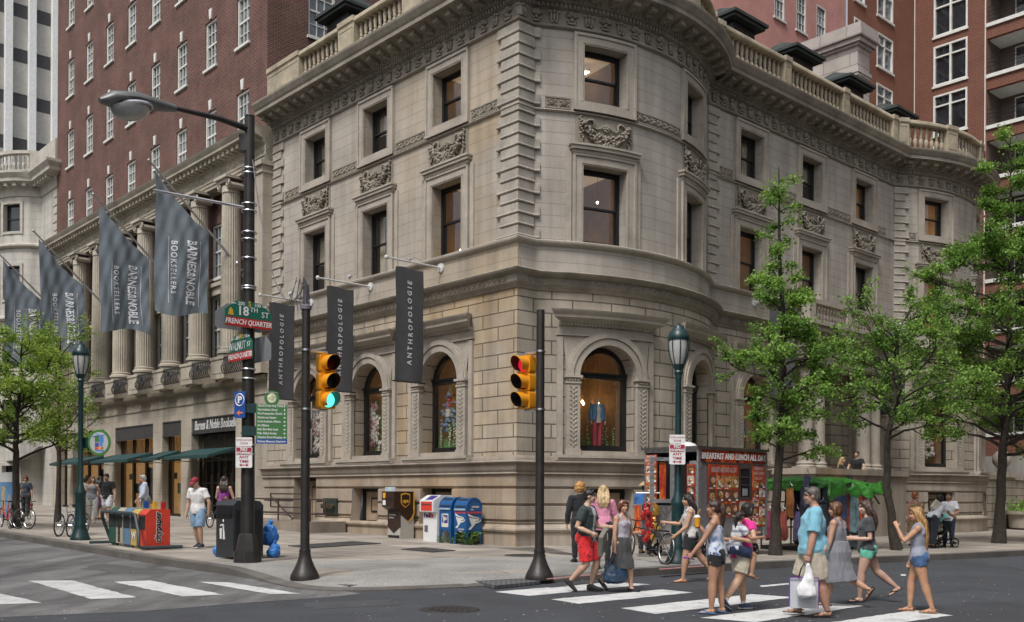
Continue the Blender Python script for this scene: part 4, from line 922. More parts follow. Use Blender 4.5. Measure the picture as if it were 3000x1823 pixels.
# shopfronts
M_shopglow=mat('shop_interior',(.42,.24,.085),.8,emit=.4,var=.4,sc=1.5); M_sign=mat('charcoal_sign',(.045,.042,.04),.5,dirt=.2); M_bronze=mat('bronze_frame',(.04,.03,.02),.45,metal=.5); M_awn=mat('green_awning',(.012,.05,.05),.75,var=.15); M_shopdk=mat('dark_shop_interior',(.035,.025,.018),.8); M_ltr=mat('sign_letter_white',(.62,.62,.6),.5,var=.05)  # shop walls carry their own warm glow in place of shop lamps
for i,(a,b) in enumerate(op):
    y0,y1=a-A0,b-A0; yc=(y0+y1)/2; g=MB()
    g.bx(-.1,.0,y0,y1,4.28,4.95,0); g.bx(-.14,-.1,y0,y1,4.24,4.32,0); g.bx(-.14,-.1,y0,y1,4.9,4.98,0)
    o=bpart('sign_panel',g,M_sign)
    if i==0:
        g=MB(); T=Matrix.Translation((-.115,y0+.15,4.6))@Matrix.Rotation(-math.pi/2,4,'Z')@Matrix.Scale(-1,4,(1,0,0)) if 0 else Matrix.Translation((-.115,y1-.25,4.6))@Matrix.Rotation(-math.pi/2,4,'Z')
        text(g,'Barnes & Noble Booksellers',T,.58,sx=.66,shear=.25,align='LEFT',ext=.01,bold=.008); g.build('sign_lettering',M_ltr,o)
    g=MB(); x=.22
    if i!=0:
        for q in range(1 if y1-y0<3 else 3):
            n=1 if y1-y0<3 else 3; p0,p1=y0+(y1-y0)*q/n,y0+(y1-y0)*(q+1)/n
            frame_n(MB(),0,1,0,1,.1,0,1)
            g.bx(x-.06,x+.06,p0,p0+.1,.1,4.3); g.bx(x-.06,x+.06,p1-.1,p1,.1,4.3); g.bx(x-.06,x+.06,p0,p1,3.1,3.25); g.bx(x-.06,x+.06,p0,p1,.1,.6)
    for q in range(int((y1-y0)/.16)): 
        yy=y0+.08+q*.16; g.tube([(x-.08,yy-.05,3.3),(x-.08,yy+.03,3.7),(x-.08,yy-.03,4.0),(x-.08,yy,4.25)],.02,4)
    if i==0:
        for q in range(7): g.bx(x-.05,x+.05,y0+.2+q*(y1-y0-.4)/6-.05,y0+.2+q*(y1-y0-.4)/6+.05,.1,3.2)
        for q in (1.,2.,3.): g.bx(x-.05,x+.05,y0+.1,y1-.1,q,q+.06)
    o=bpart('shop_window',g,M_bronze)
    if i in (1,2,3):
        g=MB(); 
        for q,(e,z,ww,hh,k) in enumerate([(.25,1.9,.9,1.9,0),(.62,1.7,.5,.7,1),(.8,2.3,.5,.5,0)]): 
            yy=y0+(y1-y0)*e; g.bx(x+.1,x+.14,yy-ww*.5*min(1,(y1-y0)/4),yy+ww*.5*min(1,(y1-y0)/4),z-hh/2+.2,z+hh/2,k)
        g.build('window_poster',[mat('dark_poster',(.05,.025,.02),.7),mat('green_poster',(.05,.09,.05),.7)],o)
    if i==3:
        g=MB(); T=Matrix.Translation((x+.09,y0+(y1-y0)*.25,2.35))@Matrix.Rotation(-math.pi/2,4,'Z'); text(g,'CLEARANCE',T,.14); T=Matrix.Translation((x+.09,y0+(y1-y0)*.25,2.1))@Matrix.Rotation(-math.pi/2,4,'Z'); text(g,'SALE',T,.16); g.build('poster_lettering',M_ltr,o)
    g=MB(); g.add([(x+.04,y0,.1),(x+.04,y1,.1),(x+.04,y1,4.4),(x+.04,y0,4.4)],[[0,1,2,3]]); g.build('pane',M_glass,o,fix=False)
    g=MB(); X2=x+1.3
    g.add([(X2,y0-.5,-.2),(X2,y1+.5,-.2),(X2,y1+.5,4.6),(X2,y0-.5,4.6)],[[0,1,2,3]]); g.add([(x,y0-.5,4.5),(X2,y0-.5,4.5),(X2,y1+.5,4.5),(x,y1+.5,4.5)],[[0,1,2,3]]); g.add([(x,y1+.3,-.2),(X2,y1+.3,-.2),(X2,y1+.3,4.6),(x,y1+.3,4.6)],[[0,1,2,3]]); g.add([(x,y0-.3,-.2),(X2,y0-.3,-.2),(X2,y0-.3,4.6),(x,y0-.3,4.6)],[[0,1,2,3]])
    rr=random.Random(i)
    for q in range(40): yy=rr.uniform(y0,y1); z=rr.choice((.5,1.,1.5,2.)); g.bx(X2-.3,X2-.05,yy,yy+.12,z,z+.3,1)
    g.build('shop_interior',[M_shopglow if i else M_shopdk,mat('book_spines',(.25,.10,.06),.7,var=.5,sc=6)],o,fix=False)
    if i<4:
        g=MB(); e=.25 if i!=1 else .1; ya,yb=y0-e+.3,y1+e-.1; d=1.25 if i!=1 else 1.1
        g.grid(lambda u,v:(-.12-d*v,ya+(yb-ya)*u,3.55-.36*v-.05*math.sin(math.pi*v)),6,4); g.grid(lambda u,v:(-.12-d,ya+(yb-ya)*u,3.19-.13*v),6,1)
        for yy in (ya,yb): g.add([(-.12,yy,3.55),(-.12-d,yy,3.19),(-.12-d,yy,3.06),(-.12,yy,3.42)],[[0,1,2,3]])
        aw=bpart('awning',g,M_awn,fix=False); 
        for yy in (ya,yb): g=MB(); g.tube([(-.12,yy,3.0),(-.12-d,yy,3.1)],.018,5); g.build('awning_arm',M_blackir,aw)
# ---------------- far left white bow fronted house and tower ----------------
M_pale=brickmat('pale_stone',(.50,.475,.43),(.47,.45,.41),(.33,.31,.28),1.6,.5,.01,.25,.12,streak=.25); M_palet=mat('pale_stone_trim',(.44,.41,.36),.85,var=.15,dirt=.4)
ho=thing('bow_fronted_house','pale stone house with a rounded bay and roof balustrade beside the brown brick building','building',(*wor(.1,40.9),0),TH)
PHs=Path([('l',(0,29),(0,8.8)),('l',(0,8.8),(-.6,8.4)),('a',(1.2,5.8),3.1,-math.pi-.96,-math.pi+.96),('l',(-.6,3.3),(0,3.0)),('l',(0,3.0),(0,0)),('l',(0,0),(14,0))])
def hp(name,mb,m,par=ho,**k): return mb.build(name,m,par,**k)
sb=PHs.S[2]; sbe=PHs.S[3]; bw=[(sb+sbe)/2+q for q in (-1.75,0,1.75)]+[PHs.S[1]-3-3.6*i for i in range(5)]
w=MB(); hol=[(s-.62,s+.62,z,z+h,0) for s in bw for z,h in ((17.7,1.75),(13.5,2.1),(9.2,2.5),(4.8,2.5),(1.2,2.0))]; wall_sheet(w,PHs,0,PHs.L,[(-.3,0),(20.5,0)],hol,rev=.35); hp('wall',w,M_pale,fix=False)
w=MB()
for z in (8.1,12.2,16.7): sweep(w,PHs,[(-.02,z),(.12,z),(.25,z+.1),(.25,z+.2),(.1,z+.3),(-.02,z+.32)],0,PHs.L,closed=True)
sweep(w,PHs,[(-.02,19.9),(.08,19.9),(.12,20.3),(.2,20.5),(.75,20.65),(.75,20.85),(.95,21.1),(.95,21.25),(-.4,21.4)],0,PHs.L,closed=False)
s=.2
while s<PHs.L-.2: w.fn=PHs.fn(s); w.bx(-.1,.1,.1,.6,20.4,20.66); s+=.5
w.fn=None; hp('cornice',w,M_palet)
w=MB(); sweep(w,PHs,[(-.1,21.3),(.2,21.3),(.2,21.5),(-.1,21.5)],0,PHs.L,closed=True); sweep(w,PHs,[(-.12,22.5),(.22,22.5),(.22,22.7),(-.12,22.7)],0,PHs.L,closed=True)
for a,b in ((0,.6),(sb-.6,sb),(sbe,PHs.S[5]+3),(sb+2.6,sb+3.2)): sweep(w,PHs,[(-.13,21.3),(.23,21.3),(.23,22.6),(-.13,22.6)],a,b,closed=True)
s=sb+.15
while s<sbe-.1:
    p,n=PHs.at(s); q=p+n*.05; w.lathe([(r,z) for r,z in bprof],8,(q.x,q.y,21.5)); s+=.3
hp('balustrade',w,M_palet)
for s in bw:
    for z,h in ((17.7,1.75),(13.5,2.1),(9.2,2.5),(4.8,2.5),(1.2,2.0)):
        g=MB(PHs.fn(s)); frame_n(g,-.78,.78,z-.12,z+h+.16,.16,-.02,.07,0,2); o=hp('window',g,M_palet)
        g=MB(PHs.fn(s)); frame_n(g,-.62,.62,z,z+h,.08,-.32,-.22,0,2); g.bx(-.62,.62,-.3,-.22,z+h/2-.04,z+h/2+.04); g.build('sash',M_black,o)
        g=MB(PHs.fn(s)); g.add([(-.62,-.28,z),(.62,-.28,z),(.62,-.28,z+h),(-.62,-.28,z+h)],[[0,1,2,3]]); g.build('pane',M_dkglass,o,fix=False)
w=MB(); n=21; st=PHs.S[4]
for i in range(n): sweep(w,PHs,[(0,9.3+i*.5),(.07,9.32+i*.5),(.07,9.72+i*.5),(0,9.74+i*.5)],PHs.S[5]-.75 if i%2 else PHs.S[5]-.55,PHs.S[5]+.5)
hp('quoins',w,M_palet)
g=MB(); g.grid(lambda u,v:(-.1-1.5*v,2.0+4*u,4.4-.9*v-.2*math.sin(v*3)),8,5); hp('entrance_canopy',g,M_black,fix=False)
# railing and notice board by the house
fr=thing('area_railing','black iron area railing in front of the pale stone house','railing',(*wor(-2.6,41.2),gl(-2.6,41.2)+.15),TH); g=MB()
for i in range(40): g.tube([(0,i*.2,.05),(0,i*.2,1.55)],.016,5); g.blob((0,i*.2,1.6),(.03,.03,.06),n=5,m=4)
for z in (.2,.85,1.35): g.tube([(0,-.1,z),(0,8,z)],.03,5)
for i in (0,13,26,39): g.tube([(0,i*.2,0),(0,i*.2,1.7)],.05,6)
g.bx(.15,.25,0,8,0,.25); g.build('iron_bars',M_blackir,fr)
nb_=thing('notice_board','white topped notice board with a blue and tan picture by the left edge','notice board',(*(lambda p:(p.x,p.y))(P(22,1500,35.5)),gz(*(P(22,1500,35.5).xy))+.15),TH-math.pi/2)
g=MB(); g.bx(-.8,.8,-.04,.04,.2,1.9,0); g.bx(-.75,.75,-.05,-.04,.3,1.55,1); g.bx(-.55,-.1,-.055,-.05,.4,1.4,2); g.bx(.2,.6,-.055,-.05,.35,1.1,3)
for q in (-.7,.7): g.bx(q-.05,q+.05,-.05,.05,0,.2,0)
g.build('board',[M_white,mat('blue_print',(.12,.28,.5),.6),mat('tan_print',(.45,.36,.24),.6,var=.5,sc=9),mat('grey_print',(.3,.33,.38),.6)],nb_)
for nm,lab,b0,b1,a0,a1,hh,cc in (('unseen_stone_block','unseen pale stone block added across the left hand street to block sky light',-70,-27,-8,85,17,(.36,.33,.28)),('unseen_brick_block','unseen red brick block added across the right hand street to block sky light',-12,95,-60,-26,15,(.22,.09,.06))):  # unseen blocks behind the camera, added to cut low sky light and darken reflections
    t=thing(nm,lab,'building',(*wor(0,0),0),TH); g=MB(); g.bx(b0,b1,a0,a1,-.3,hh); g.bx(b0-.5,b1+.5,a0-.5,a1+.5,hh,hh+.8); g.build('wall',mat(nm+'_wall',cc,.85),t); g=MB()
    for z in range(1,int(hh/3.6)):
        if b1<0:
            for k in range(int((a1-a0)/3.2)): g.bx(b1,b1+.05,a0+1+k*3.2,a0+2.6+k*3.2,z*3.6,z*3.6+2.1)
        else:
            for k in range(int((b1-b0)/3.2)): g.bx(b0+1+k*3.2,b0+2.6+k*3.2,a1,a1+.05,z*3.6,z*3.6+2.1)
    g.build('window_panes',M_dkglass,t)
tw=thing('office_tower','distant office tower with white vertical fins and grey window bands','building',(*wor(0,112),0),TH)
M_fin=mat('white_fin',(.88,.89,.87),.6,var=.08,dirt=.1); g=MB(); g.bx(5,45,0,20,-.5,70,0)
tw_wall=g.build('wall',[mat('tower_spandrel',(.06,.06,.065),.6)],tw)
for k in range(13):
    z=1+k*5.6; g=MB()
    g.bx(5.2,45,-.06,.0,z,z+3.9,0)
    g.build('window_band',mat('tower_pane',(.46,.44,.39),.3,var=.16,sc=.25,spec=.8),tw)
for k in range(14):
    b=5.6+k*2.75; g=MB(); g.bx(b-.42,b+.42,-.75,.0,-.5,70)
    for z in range(13): g.bx(b-.44,b+.44,-.76,-.74,1+z*5.6,1.06+z*5.6)
    g.build('fin',M_fin,tw)
# ---------------- right background ----------------
M_pink=brickmat('pink_brick',(.68,.32,.28),(.62,.29,.26),(.5,.33,.29),.28,.1,.012,.3,.14,speck=.08); M_redb=brickmat('red_brick',(.175,.070,.050),(.145,.060,.044),(.23,.14,.10),.30,.105,.012,.35,.1,speck=.08); M_redb2=brickmat('orange_brick',(.205,.083,.058),(.185,.075,.055),(.28,.16,.11),.3,.105,.012,.3,.1,speck=.08)
pk=thing('pink_brick_building','pink painted brick building rising behind the mansion roof','building',(*wor(20,15.8),0),TH)
PK=Path([('l',(-2,0),(27,0))]); pw=[s for s in (9.3,12.3,20.3,23.0,25.6)]; w=MB()
wall_sheet(w,PK,0,PK.L,[(8,0),(48,0)],[(s-.62,s+.62,z,z+2.6,0) for s in pw for z in (24.0,28.8,33.6,38.4)],rev=.2); pk_w=w.build('wall',M_pink,pk,fix=False)
for s in pw:
    for z in (24.0,28.8,33.6,38.4):
        g=MB(PK.fn(s)); frame_n(g,-.62,.62,z,z+2.6,.1,-.16,.0,0,1); g.bx(-.62,.62,-.14,-.05,z+1.26,z+1.36); g.bx(-.75,.75,-.1,.1,z-.14,z)
        for q in (-.2,.2): g.bx(q-.02,q+.02,-.14,-.08,z,z+2.6)
        for q in (.65,1.95): g.bx(-.62,.62,-.14,-.08,z+q-.02,z+q+.02)
        o=g.build('window',M_wwin,pk); g=MB(PK.fn(s)); g.add([(-.6,-.12,z),(.6,-.12,z),(.6,-.12,z+2.6),(-.6,-.12,z+2.6)],[[0,1,2,3]]); g.build('pane',M_paneref,o,fix=False)
g=MB(); g.tube([(-2,-.05,31.5),(27,-.05,25.2)],.05,5); g.build('white_conduit',M_white,pk)
ra=thing('red_apartment_block','tall red brick apartment block with white framed windows and recessed balconies','building',(*wor(0,0),0),TH)
RAa=Path([('l',(33.2,8),(41.5,8))]); fl=[-.88+3.08*k for k in range(14)]
w=MB(); wl=[(1.35,.62),(4.45,1.0)]; wall_sheet(w,RAa,0,RAa.L,[(-.4,0),(46,0)],[(s-h,s+h,z+.7,z+2.95-.2,0) for s,h in wl for z in fl],rev=.2); w.build('orange_wall',M_redb2,ra,fix=False)
RAb=Path([('l',(41.5,8),(41.5,-30))]); bal_=[(4.5,9.6),(14.5,19),(24,28)]; ws=[(2.3,1.05),(12,1.05),(21.5,1.05)]
w=MB(); wall_sheet(w,RAb,0,RAb.L,[(4,0),(46,0)],[(s-h,s+h,z+.35,z+2.85,0) for s,h in ws for z in fl[2:]]+[(a,b,z+.1,z+2.3,0) for a,b in bal_ for z in fl[2:]],rev=.25,ds=3); w.build('red_wall',M_redb,ra,fix=False)
w=MB(); sweep(w,RAb,[(0,-.4),(.06,-.4),(.06,4),(0,4)],0,RAb.L); w.build('limestone_base',M_pale,ra)
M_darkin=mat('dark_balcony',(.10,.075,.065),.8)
for s,h in wl:
    for z in fl: 
        if z<12: continue
        g=MB(RAa.fn(s)); frame_n(g,-h,h,z+.7,z+2.75,.1,-.15,.03,0,1); g.bx(-.05,.05,-.13,0,z+.7,z+2.75); g.bx(-h,h,-.13,.0,z+2.05,z+2.13); g.bx(-h-.08,h+.08,-.1,.1,z+.58,z+.7)
        o=g.build('window',M_wwin,ra); g=MB(RAa.fn(s)); g.add([(-h,-.1,z+.7),(h,-.1,z+.7),(h,-.1,z+2.75),(-h,-.1,z+2.75)],[[0,1,2,3]]); g.build('pane',M_paneref,o,fix=False)
for s,h in ws:
    for z in fl[2:]:
        g=MB(RAb.fn(s)); frame_n(g,-h,h,z+.35,z+2.85,.11,-.18,.03,0,1); g.bx(-.06,.06,-.15,.02,z+.35,z+2.85); g.bx(-h,h,-.14,.01,z+2.1,z+2.2); g.bx(-h-.06,h+.06,-.1,.1,z+.22,z+.35)
        o=g.build('window',M_wwin,ra); g=MB(RAb.fn(s)); g.add([(-h,-.12,z+.35),(h,-.12,z+.35),(h,-.12,z+2.85),(-h,-.12,z+2.85)],[[0,1,2,3]]); g.build('pane',M_dkglass,o,fix=False)
for a,b in bal_:
    for z in fl[2:]:
        g=MB(RAb.fn((a+b)/2)); q=(b-a)/2
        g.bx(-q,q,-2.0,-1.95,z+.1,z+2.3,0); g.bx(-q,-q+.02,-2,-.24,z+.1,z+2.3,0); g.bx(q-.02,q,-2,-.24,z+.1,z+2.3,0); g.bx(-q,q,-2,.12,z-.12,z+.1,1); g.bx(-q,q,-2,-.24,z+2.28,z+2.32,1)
        for t in range(2): y=-q+.9+t*1.7; g.bx(y,y+1.3,-1.95,-1.88,z+.2,z+2.1,1); g.bx(y+.08,y+.6,-1.9,-1.86,z+.28,z+2.0,2); g.bx(y+.7,y+1.22,-1.9,-1.86,z+.28,z+2.0,2)
        for zz in (.35,.6,.85,1.1): g.tube([(-q,-.05,z+zz),(q,-.05,z+zz)],.018,4,3)
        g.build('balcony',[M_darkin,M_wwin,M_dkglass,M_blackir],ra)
w=MB()
for s in (4.4,9.65,0.02):
    w.fn=RAb.fn(s); w.bx(-.03,.03,-.05,.012,4,46)
w.fn=None; w.build('white_joint',M_wwin,ra)
gw=thing('garden_wall','granite garden wall with a stone ball finial at the far right','wall',(*wor(0,0),0),TH); g=MB()
g.bx(32.2,40.5,-.3,.2,-.4,2.45); g.bx(32.1,40.6,-.4,.3,2.45,2.7); g.bx(34.2,35.4,-.55,.4,-.4,2.6); g.bx(34.1,35.5,-.65,.5,2.6,2.85); g.build('stone_blocks',M_rust,gw); uvbox(g and bpy.data.objects['stone_blocks'])
g=MB(); g.lathe([(.3,2.83),(.28,2.9),(.16,2.95),(.14,3.05),(.25,3.12),(.42,3.35),(.46,3.55),(.42,3.78),(.25,3.98),(.02,4.02)],20,(34.8,-.08,0)); g.build('ball_finial',M_trim,gw)
# ---------------- street furniture ----------------
R2=random.Random(11)
def at(b,a,side=True,dz=0): return (*wor(b,a),gl(b,a)+(zs(b,a) if side else 0)+dz)
def gpt(u,v,z=.15):
    p=G(u,v,z); b,a=loc(p.x,p.y); return Vector(at(b,a)) if z else p
M_sgreen=mat('sign_green',(.012,.13,.085),.45,var=.06); M_sred=mat('sign_red',(.42,.02,.02),.45,var=.06); M_swhite=mat('sign_white',(.74,.74,.73),.45,var=.05); M_sgrey=mat('sign_back_grey',(.28,.29,.30),.5,metal=.3); M_sblue=mat('sign_blue',(.015,.07,.28),.45,var=.06); M_swg=mat('wayfinding_green',(.05,.17,.05),.5,var=.06); M_gold=mat('gold_mark',(.62,.36,.04),.5,var=.05); M_orange=mat('orange_mark',(.75,.19,.05),.5,var=.05); M_maroon=mat('maroon_ink',(.33,.02,.05),.5,var=0)
def rrect(w,h,r=.03,n=4):
    p=[]
    for cx,cy,a0 in ((w/2-r,h/2-r,0),(-w/2+r,h/2-r,90),(-w/2+r,-h/2+r,180),(w/2-r,-h/2+r,270)):
        for i in range(n+1): A=rad(a0+90*i/n); p.append((cx+r*math.cos(A),cy+r*math.sin(A)))
    return p
def arrow(g,cx,cz,L,t,ang=0,k=0,double=False,y=-.012):
    h=t*2.6
    pts=[(-L/2+(h if double else 0),-t/2),(L/2-h,-t/2),(L/2-h,-h*.7),(L/2,0),(L/2-h,h*.7),(L/2-h,t/2),(-L/2+(h if double else 0),t/2)]
    if double: pts+=[(-L/2+h,h*.7),(-L/2,0),(-L/2+h,-h*.7)]
    c,s_=math.cos(ang),math.sin(ang); g.prism([(cx+x*c-z*s_,cz+x*s_+z*c) for x,z in pts],y,y+.006,k)
# big street light pole
p=gpt(725,1648); sl_=thing('street_light','tall dark brown street light pole with cobra head lamp and many signs','street light',p,0)
g=MB(); g.tube([(0,0,.0),(0,0,9.45)],[.155,.105],12); g.blob((0,0,9.47),(.11,.11,.05),n=10); g.build('pole',M_dkmetal,sl_)
g=MB(); g.lathe([(.30,0),(.29,.04),(.2,.55),(.165,.62)],8,cap=False)
for i in range(4): A=i*math.pi/2+.4; g.box((.2*math.cos(A),.2*math.sin(A),.12),(.16,.16,.24),rz=A)
g.build('base_cover',M_dkmetal,sl_)
g=MB()
for z in (7.6,7.45,7.0,6.85,6.45,5.85,5.8,5.0,4.1,3.9,2.75,2.5,2.3,8.35,8.25): g.lathe([(.16,z-.015),(.166,z),(.16,z+.015)],14,cap=False)
g.build('steel_band',M_steel,sl_)
d=Vector((-cT,-sT,0)); g=MB(); g.tube([Vector((0,0,9.2)),d*.7+Vector((0,0,9.25)),d*1.7+Vector((0,0,9.21))],[.075,.06,.045],8); g.box((-.1,0,8.9),(.2,.2,.35)); g.build('lamp_arm',M_dkmetal,sl_)
lh=MB(); lh.M=Matrix.Translation(d*1.62+Vector((0,0,9.21)))@Matrix.Rotation(TH+math.pi,4,'Z')@Matrix.Rotation(.16,4,'Y')
lh.M=lh.M@Matrix.Scale(1.22,4); lh.tube([(0,0,.0),(.35,0,.03),(.7,0,.05),(1.05,0,.04),(1.25,0,.0)],[(.05,.06),(.14,.10),(.24,.13),(.22,.12),(.06,.04)],14)
h_=lh.build('lamp_head',mat('lamp_head_grey',(.16,.165,.16),.45,metal=.3),sl_)
g=MB(); g.M=lh.M@Matrix.Translation((.78,0,-.06)); g.lathe([(.30,.0),(.29,-.06),(.24,-.13),(.13,-.18),(.01,-.2)],18,cap=False); g.build('lens',mat('lamp_lens',(.38,.39,.38),.15,spec=.8,var=.1),h_)
g=MB(); g.M=lh.M@Matrix.Translation((.72,0,-.0)); g.lathe([(.27,-.01),(.31,-.045),(.305,-.07),(.28,-.06)],18,cap=False); g.build('reflector_ring',mat('pale_ring',(.62,.60,.68),.3,metal=.5),h_)
g=MB(); g.tube([(0,0,7.52),Vector((-1.1,-.45,7.62))*1.0],[.035,.03],8); g.tube([(-1.1,-.45,7.62),(-1.78,-.72,7.68)],[.03,.03],8); g.build('banner_arm',M_steel,sl_)
def sgn(name,label,u,v,Y,w,h,rz,group=None,cat='sign'):
    return thing(name,label,cat,P(u,v,Y),rz,group)
YP=p.y
s1=sgn('street_name_sign','green and red street sign reading 18TH ST, FRENCH QUARTER on the dark pole','',0,0,0,0,0) if 0 else thing('street_name_sign','green and red street name sign reading 18TH ST with arrows 200 and 100','street sign',P(728,922,YP-.3),TH)
oct_=lambda w,h:[(-w/2,-h/2+.03),(-w/2+.03,-h/2),(w/2-.03,-h/2),(w/2,-h/2+.03),(w/2,h*.12),(w*.26,h/2-.02),(-w*.26,h/2-.02),(-w/2,h*.12)]
def nsign(s1,wn,line1,nums,bell):
    w,h=1.06,.56; g=MB(); g.prism(oct_(w,h),-.01,.012,0); g.build('plate',M_sgreen,s1)
    g=MB(); g.prism([(-w/2+.005,-h/2+.03),(-w/2+.03,-h/2+.005),(w/2-.03,-h/2+.005),(w/2-.005,-h/2+.03),(w/2-.005,-h/2+.19),(-w/2+.005,-h/2+.19)],-.016,-.009); g.build('red_band',M_sred,s1)
    g=MB(); z0=.02
    for t,x,z,sz,kw in line1: text(g,t,T3(x,-.016,z),sz,ext=.002,**kw)
    text(g,'FRENCH QUARTER',T3(0,-.018,-h/2+.10),.15,ext=.002,sx=.82,shear=.2,bold=.003)
    text(g,nums[0],T3(-.17,-.016,.205),.105,ext=.002,bold=.001); text(g,nums[1],T3(.2,-.016,.205),.105,ext=.002,bold=.001)
    arrow(g,-.33,.2,.1,.014,math.pi); arrow(g,.36,.2,.1,.014); g.build('lettering',M_swhite,s1)
    g=MB(); text(g,nums[2],T3(.02,-.016,.215),.15,ext=.002,bold=.004)
    if bell: g.prism([(-.47,-.05),(-.33,-.05),(-.35,.0),(-.36,.07),(-.385,.07),(-.385,.1),(-.415,.1),(-.415,.07),(-.44,.07),(-.45,.0)],-.016,-.011)
    g.build('gold_mark',M_gold,s1)
    g=MB(); g.prism(oct_(w,h),.42,.432); g.build('rear_plate',M_sgrey,s1)
nsign(s1,0,[('18',-.13,.05,.27,dict(bold=.006)),('TH',.12,.10,.14,{}),('ST',.38,.02,.17,{})],('200','100','S'),True)
s2=thing('street_name_sign','green and red street name sign reading WALNUT ST, below the 18TH sign','street sign',P(705,1018,YP-.1),TH-math.pi/2)
nsign(s2,0,[('WALNUT',-.13,.03,.24,dict(sx=.74,bold=.003)),('ST',.39,.03,.15,{})],('1800','1700','W'),False)
s3=thing('parking_sign','blue sign with white P in a circle and an orange left arrow','parking sign',P(703,1186,YP-.22),-.35)
g=MB(); g.prism(rrect(.27,.56),-.008,.008); g.build('plate',M_sblue,s3)
g=MB(); g.tube([(.105*math.cos(i*math.pi/12),-.012,.1+.125*math.sin(i*math.pi/12)) for i in range(25)],.013,4,cap=False); text(g,'P',T3(0,-.012,.1),.2,ext=.002,bold=.008); g.build('lettering',M_swhite,s3)
g=MB(); arrow(g,0,-.17,.16,.03,math.pi); g.build('arrow',M_orange,s3)
def nostop(label,pos,rz,tow=True):
    s=thing('no_stopping_sign',label,'parking sign',pos,rz,'no stopping signs'); w=.345
    g=MB(); g.prism(rrect(w,.44,.03),-.008,.004,0); g.M=T3(0,0,.325); g.prism(rrect(w,.19,.03),-.008,.004,0); g.M=None; g.build('plate',M_swhite,s)
    g=MB(); g.prism([(-w/2+.012,.05),(w/2-.012,.05),(w/2-.012,.205),(-w/2+.012,.205)],-.012,-.007); 
    text(g,'ANY',T3(0,-.01,-.0),.085,ext=.002,sx=1.15,bold=.002); text(g,'TIME',T3(0,-.01,-.09),.085,ext=.002,sx=1.1,bold=.002); arrow(g,0,-.165,.2,.02,0,0,True,-.01)
    text(g,'TOW-AWAY',T3(0,-.01,.36),.06,ext=.002,sx=1.05); text(g,'ZONE',T3(0,-.01,.29),.06,ext=.002); g.build('red_print',M_maroon,s)
    g=MB(); text(g,'NO',T3(0,-.015,.165),.095,ext=.002,bold=.003); text(g,'STOPPING',T3(0,-.015,.085),.075,ext=.002,sx=.9,bold=.003); g.build('white_print',M_swhite,s)
    g=MB(); g.lathe([(.015,-.0),(.015,.004)],8); 
    return s
nostop('white and red NO STOPPING ANY TIME sign low on the dark brown street light pole',P(715,1340,YP-.22),0)
s4=thing('wayfinding_sign','green wayfinding sign listing churches and institutes with white arrows and round emblem','wayfinding sign',P(796,1236,YP-.12),.22)
g=MB(); w,h=.64,.93; g.prism([(-w/2,-h/2+.1),(w/2,-h/2+.1),(w/2,h/2-.1),(-w/2,h/2-.1)],-.012,.012,0); g.build('plate',M_swg,s4)
g=MB(); g.prism([(-w/2,-h/2),(w/2,-h/2),(w/2,-h/2+.1),(-w/2,-h/2+.1)],-.012,.012); g.build('blue_strip',M_sblue,s4)
g=MB(); g.prism([(.155*math.cos(i*.2618),h/2+.03+.165*math.sin(i*.2618)) for i in range(24)],-.014,.008); g.prism(rrect(.3,.07,.03),-.004,.006) if 0 else None; g.build('emblem',M_swg,s4)
g=MB(); g.prism([(.095*math.cos(i*.2618),h/2+.035+.1*math.sin(i*.2618)) for i in range(24)],-.017,-.013); g.build('emblem_centre',mat('emblem_cream',(.6,.6,.40),.6,var=.5,sc=14),s4)
g=MB(); names=['Church of the Holy Trinity','City Institute Library','First Presbyterian Church','Rittenhouse Square','Curtis Institute of Music','Art Alliance','Beth Zion-Beth Israel','Phila. Ethical Society','Chestnut Street Shopping','Parkway Museums District']
for i,n_ in enumerate(names):
    z=.335-.083*i+ (0 if i<9 else -.005); text(g,n_,T3(-w/2+.03,-.014,z),.062,ext=.002,align='LEFT',sx=.78,bold=.0015); arrow(g,w/2-.055,z,.055,.012,[math.pi/2]*3+[math.pi]*5+[0]*2 and ([math.pi/2]*3+[math.pi]*5+[0]*2)[i],0,y=-.016)
text(g,'Rittenhouse Square District',T3(0,-.018,h/2+.15),.03,ext=.002,sx=.8); g.build('lettering',M_swhite,s4)
g=MB(); 
for z in (.28,-.2): g=MB(); g.box((-.46,.02,z),(.3,.03,.2)); g.build('bracket',M_green,s4)
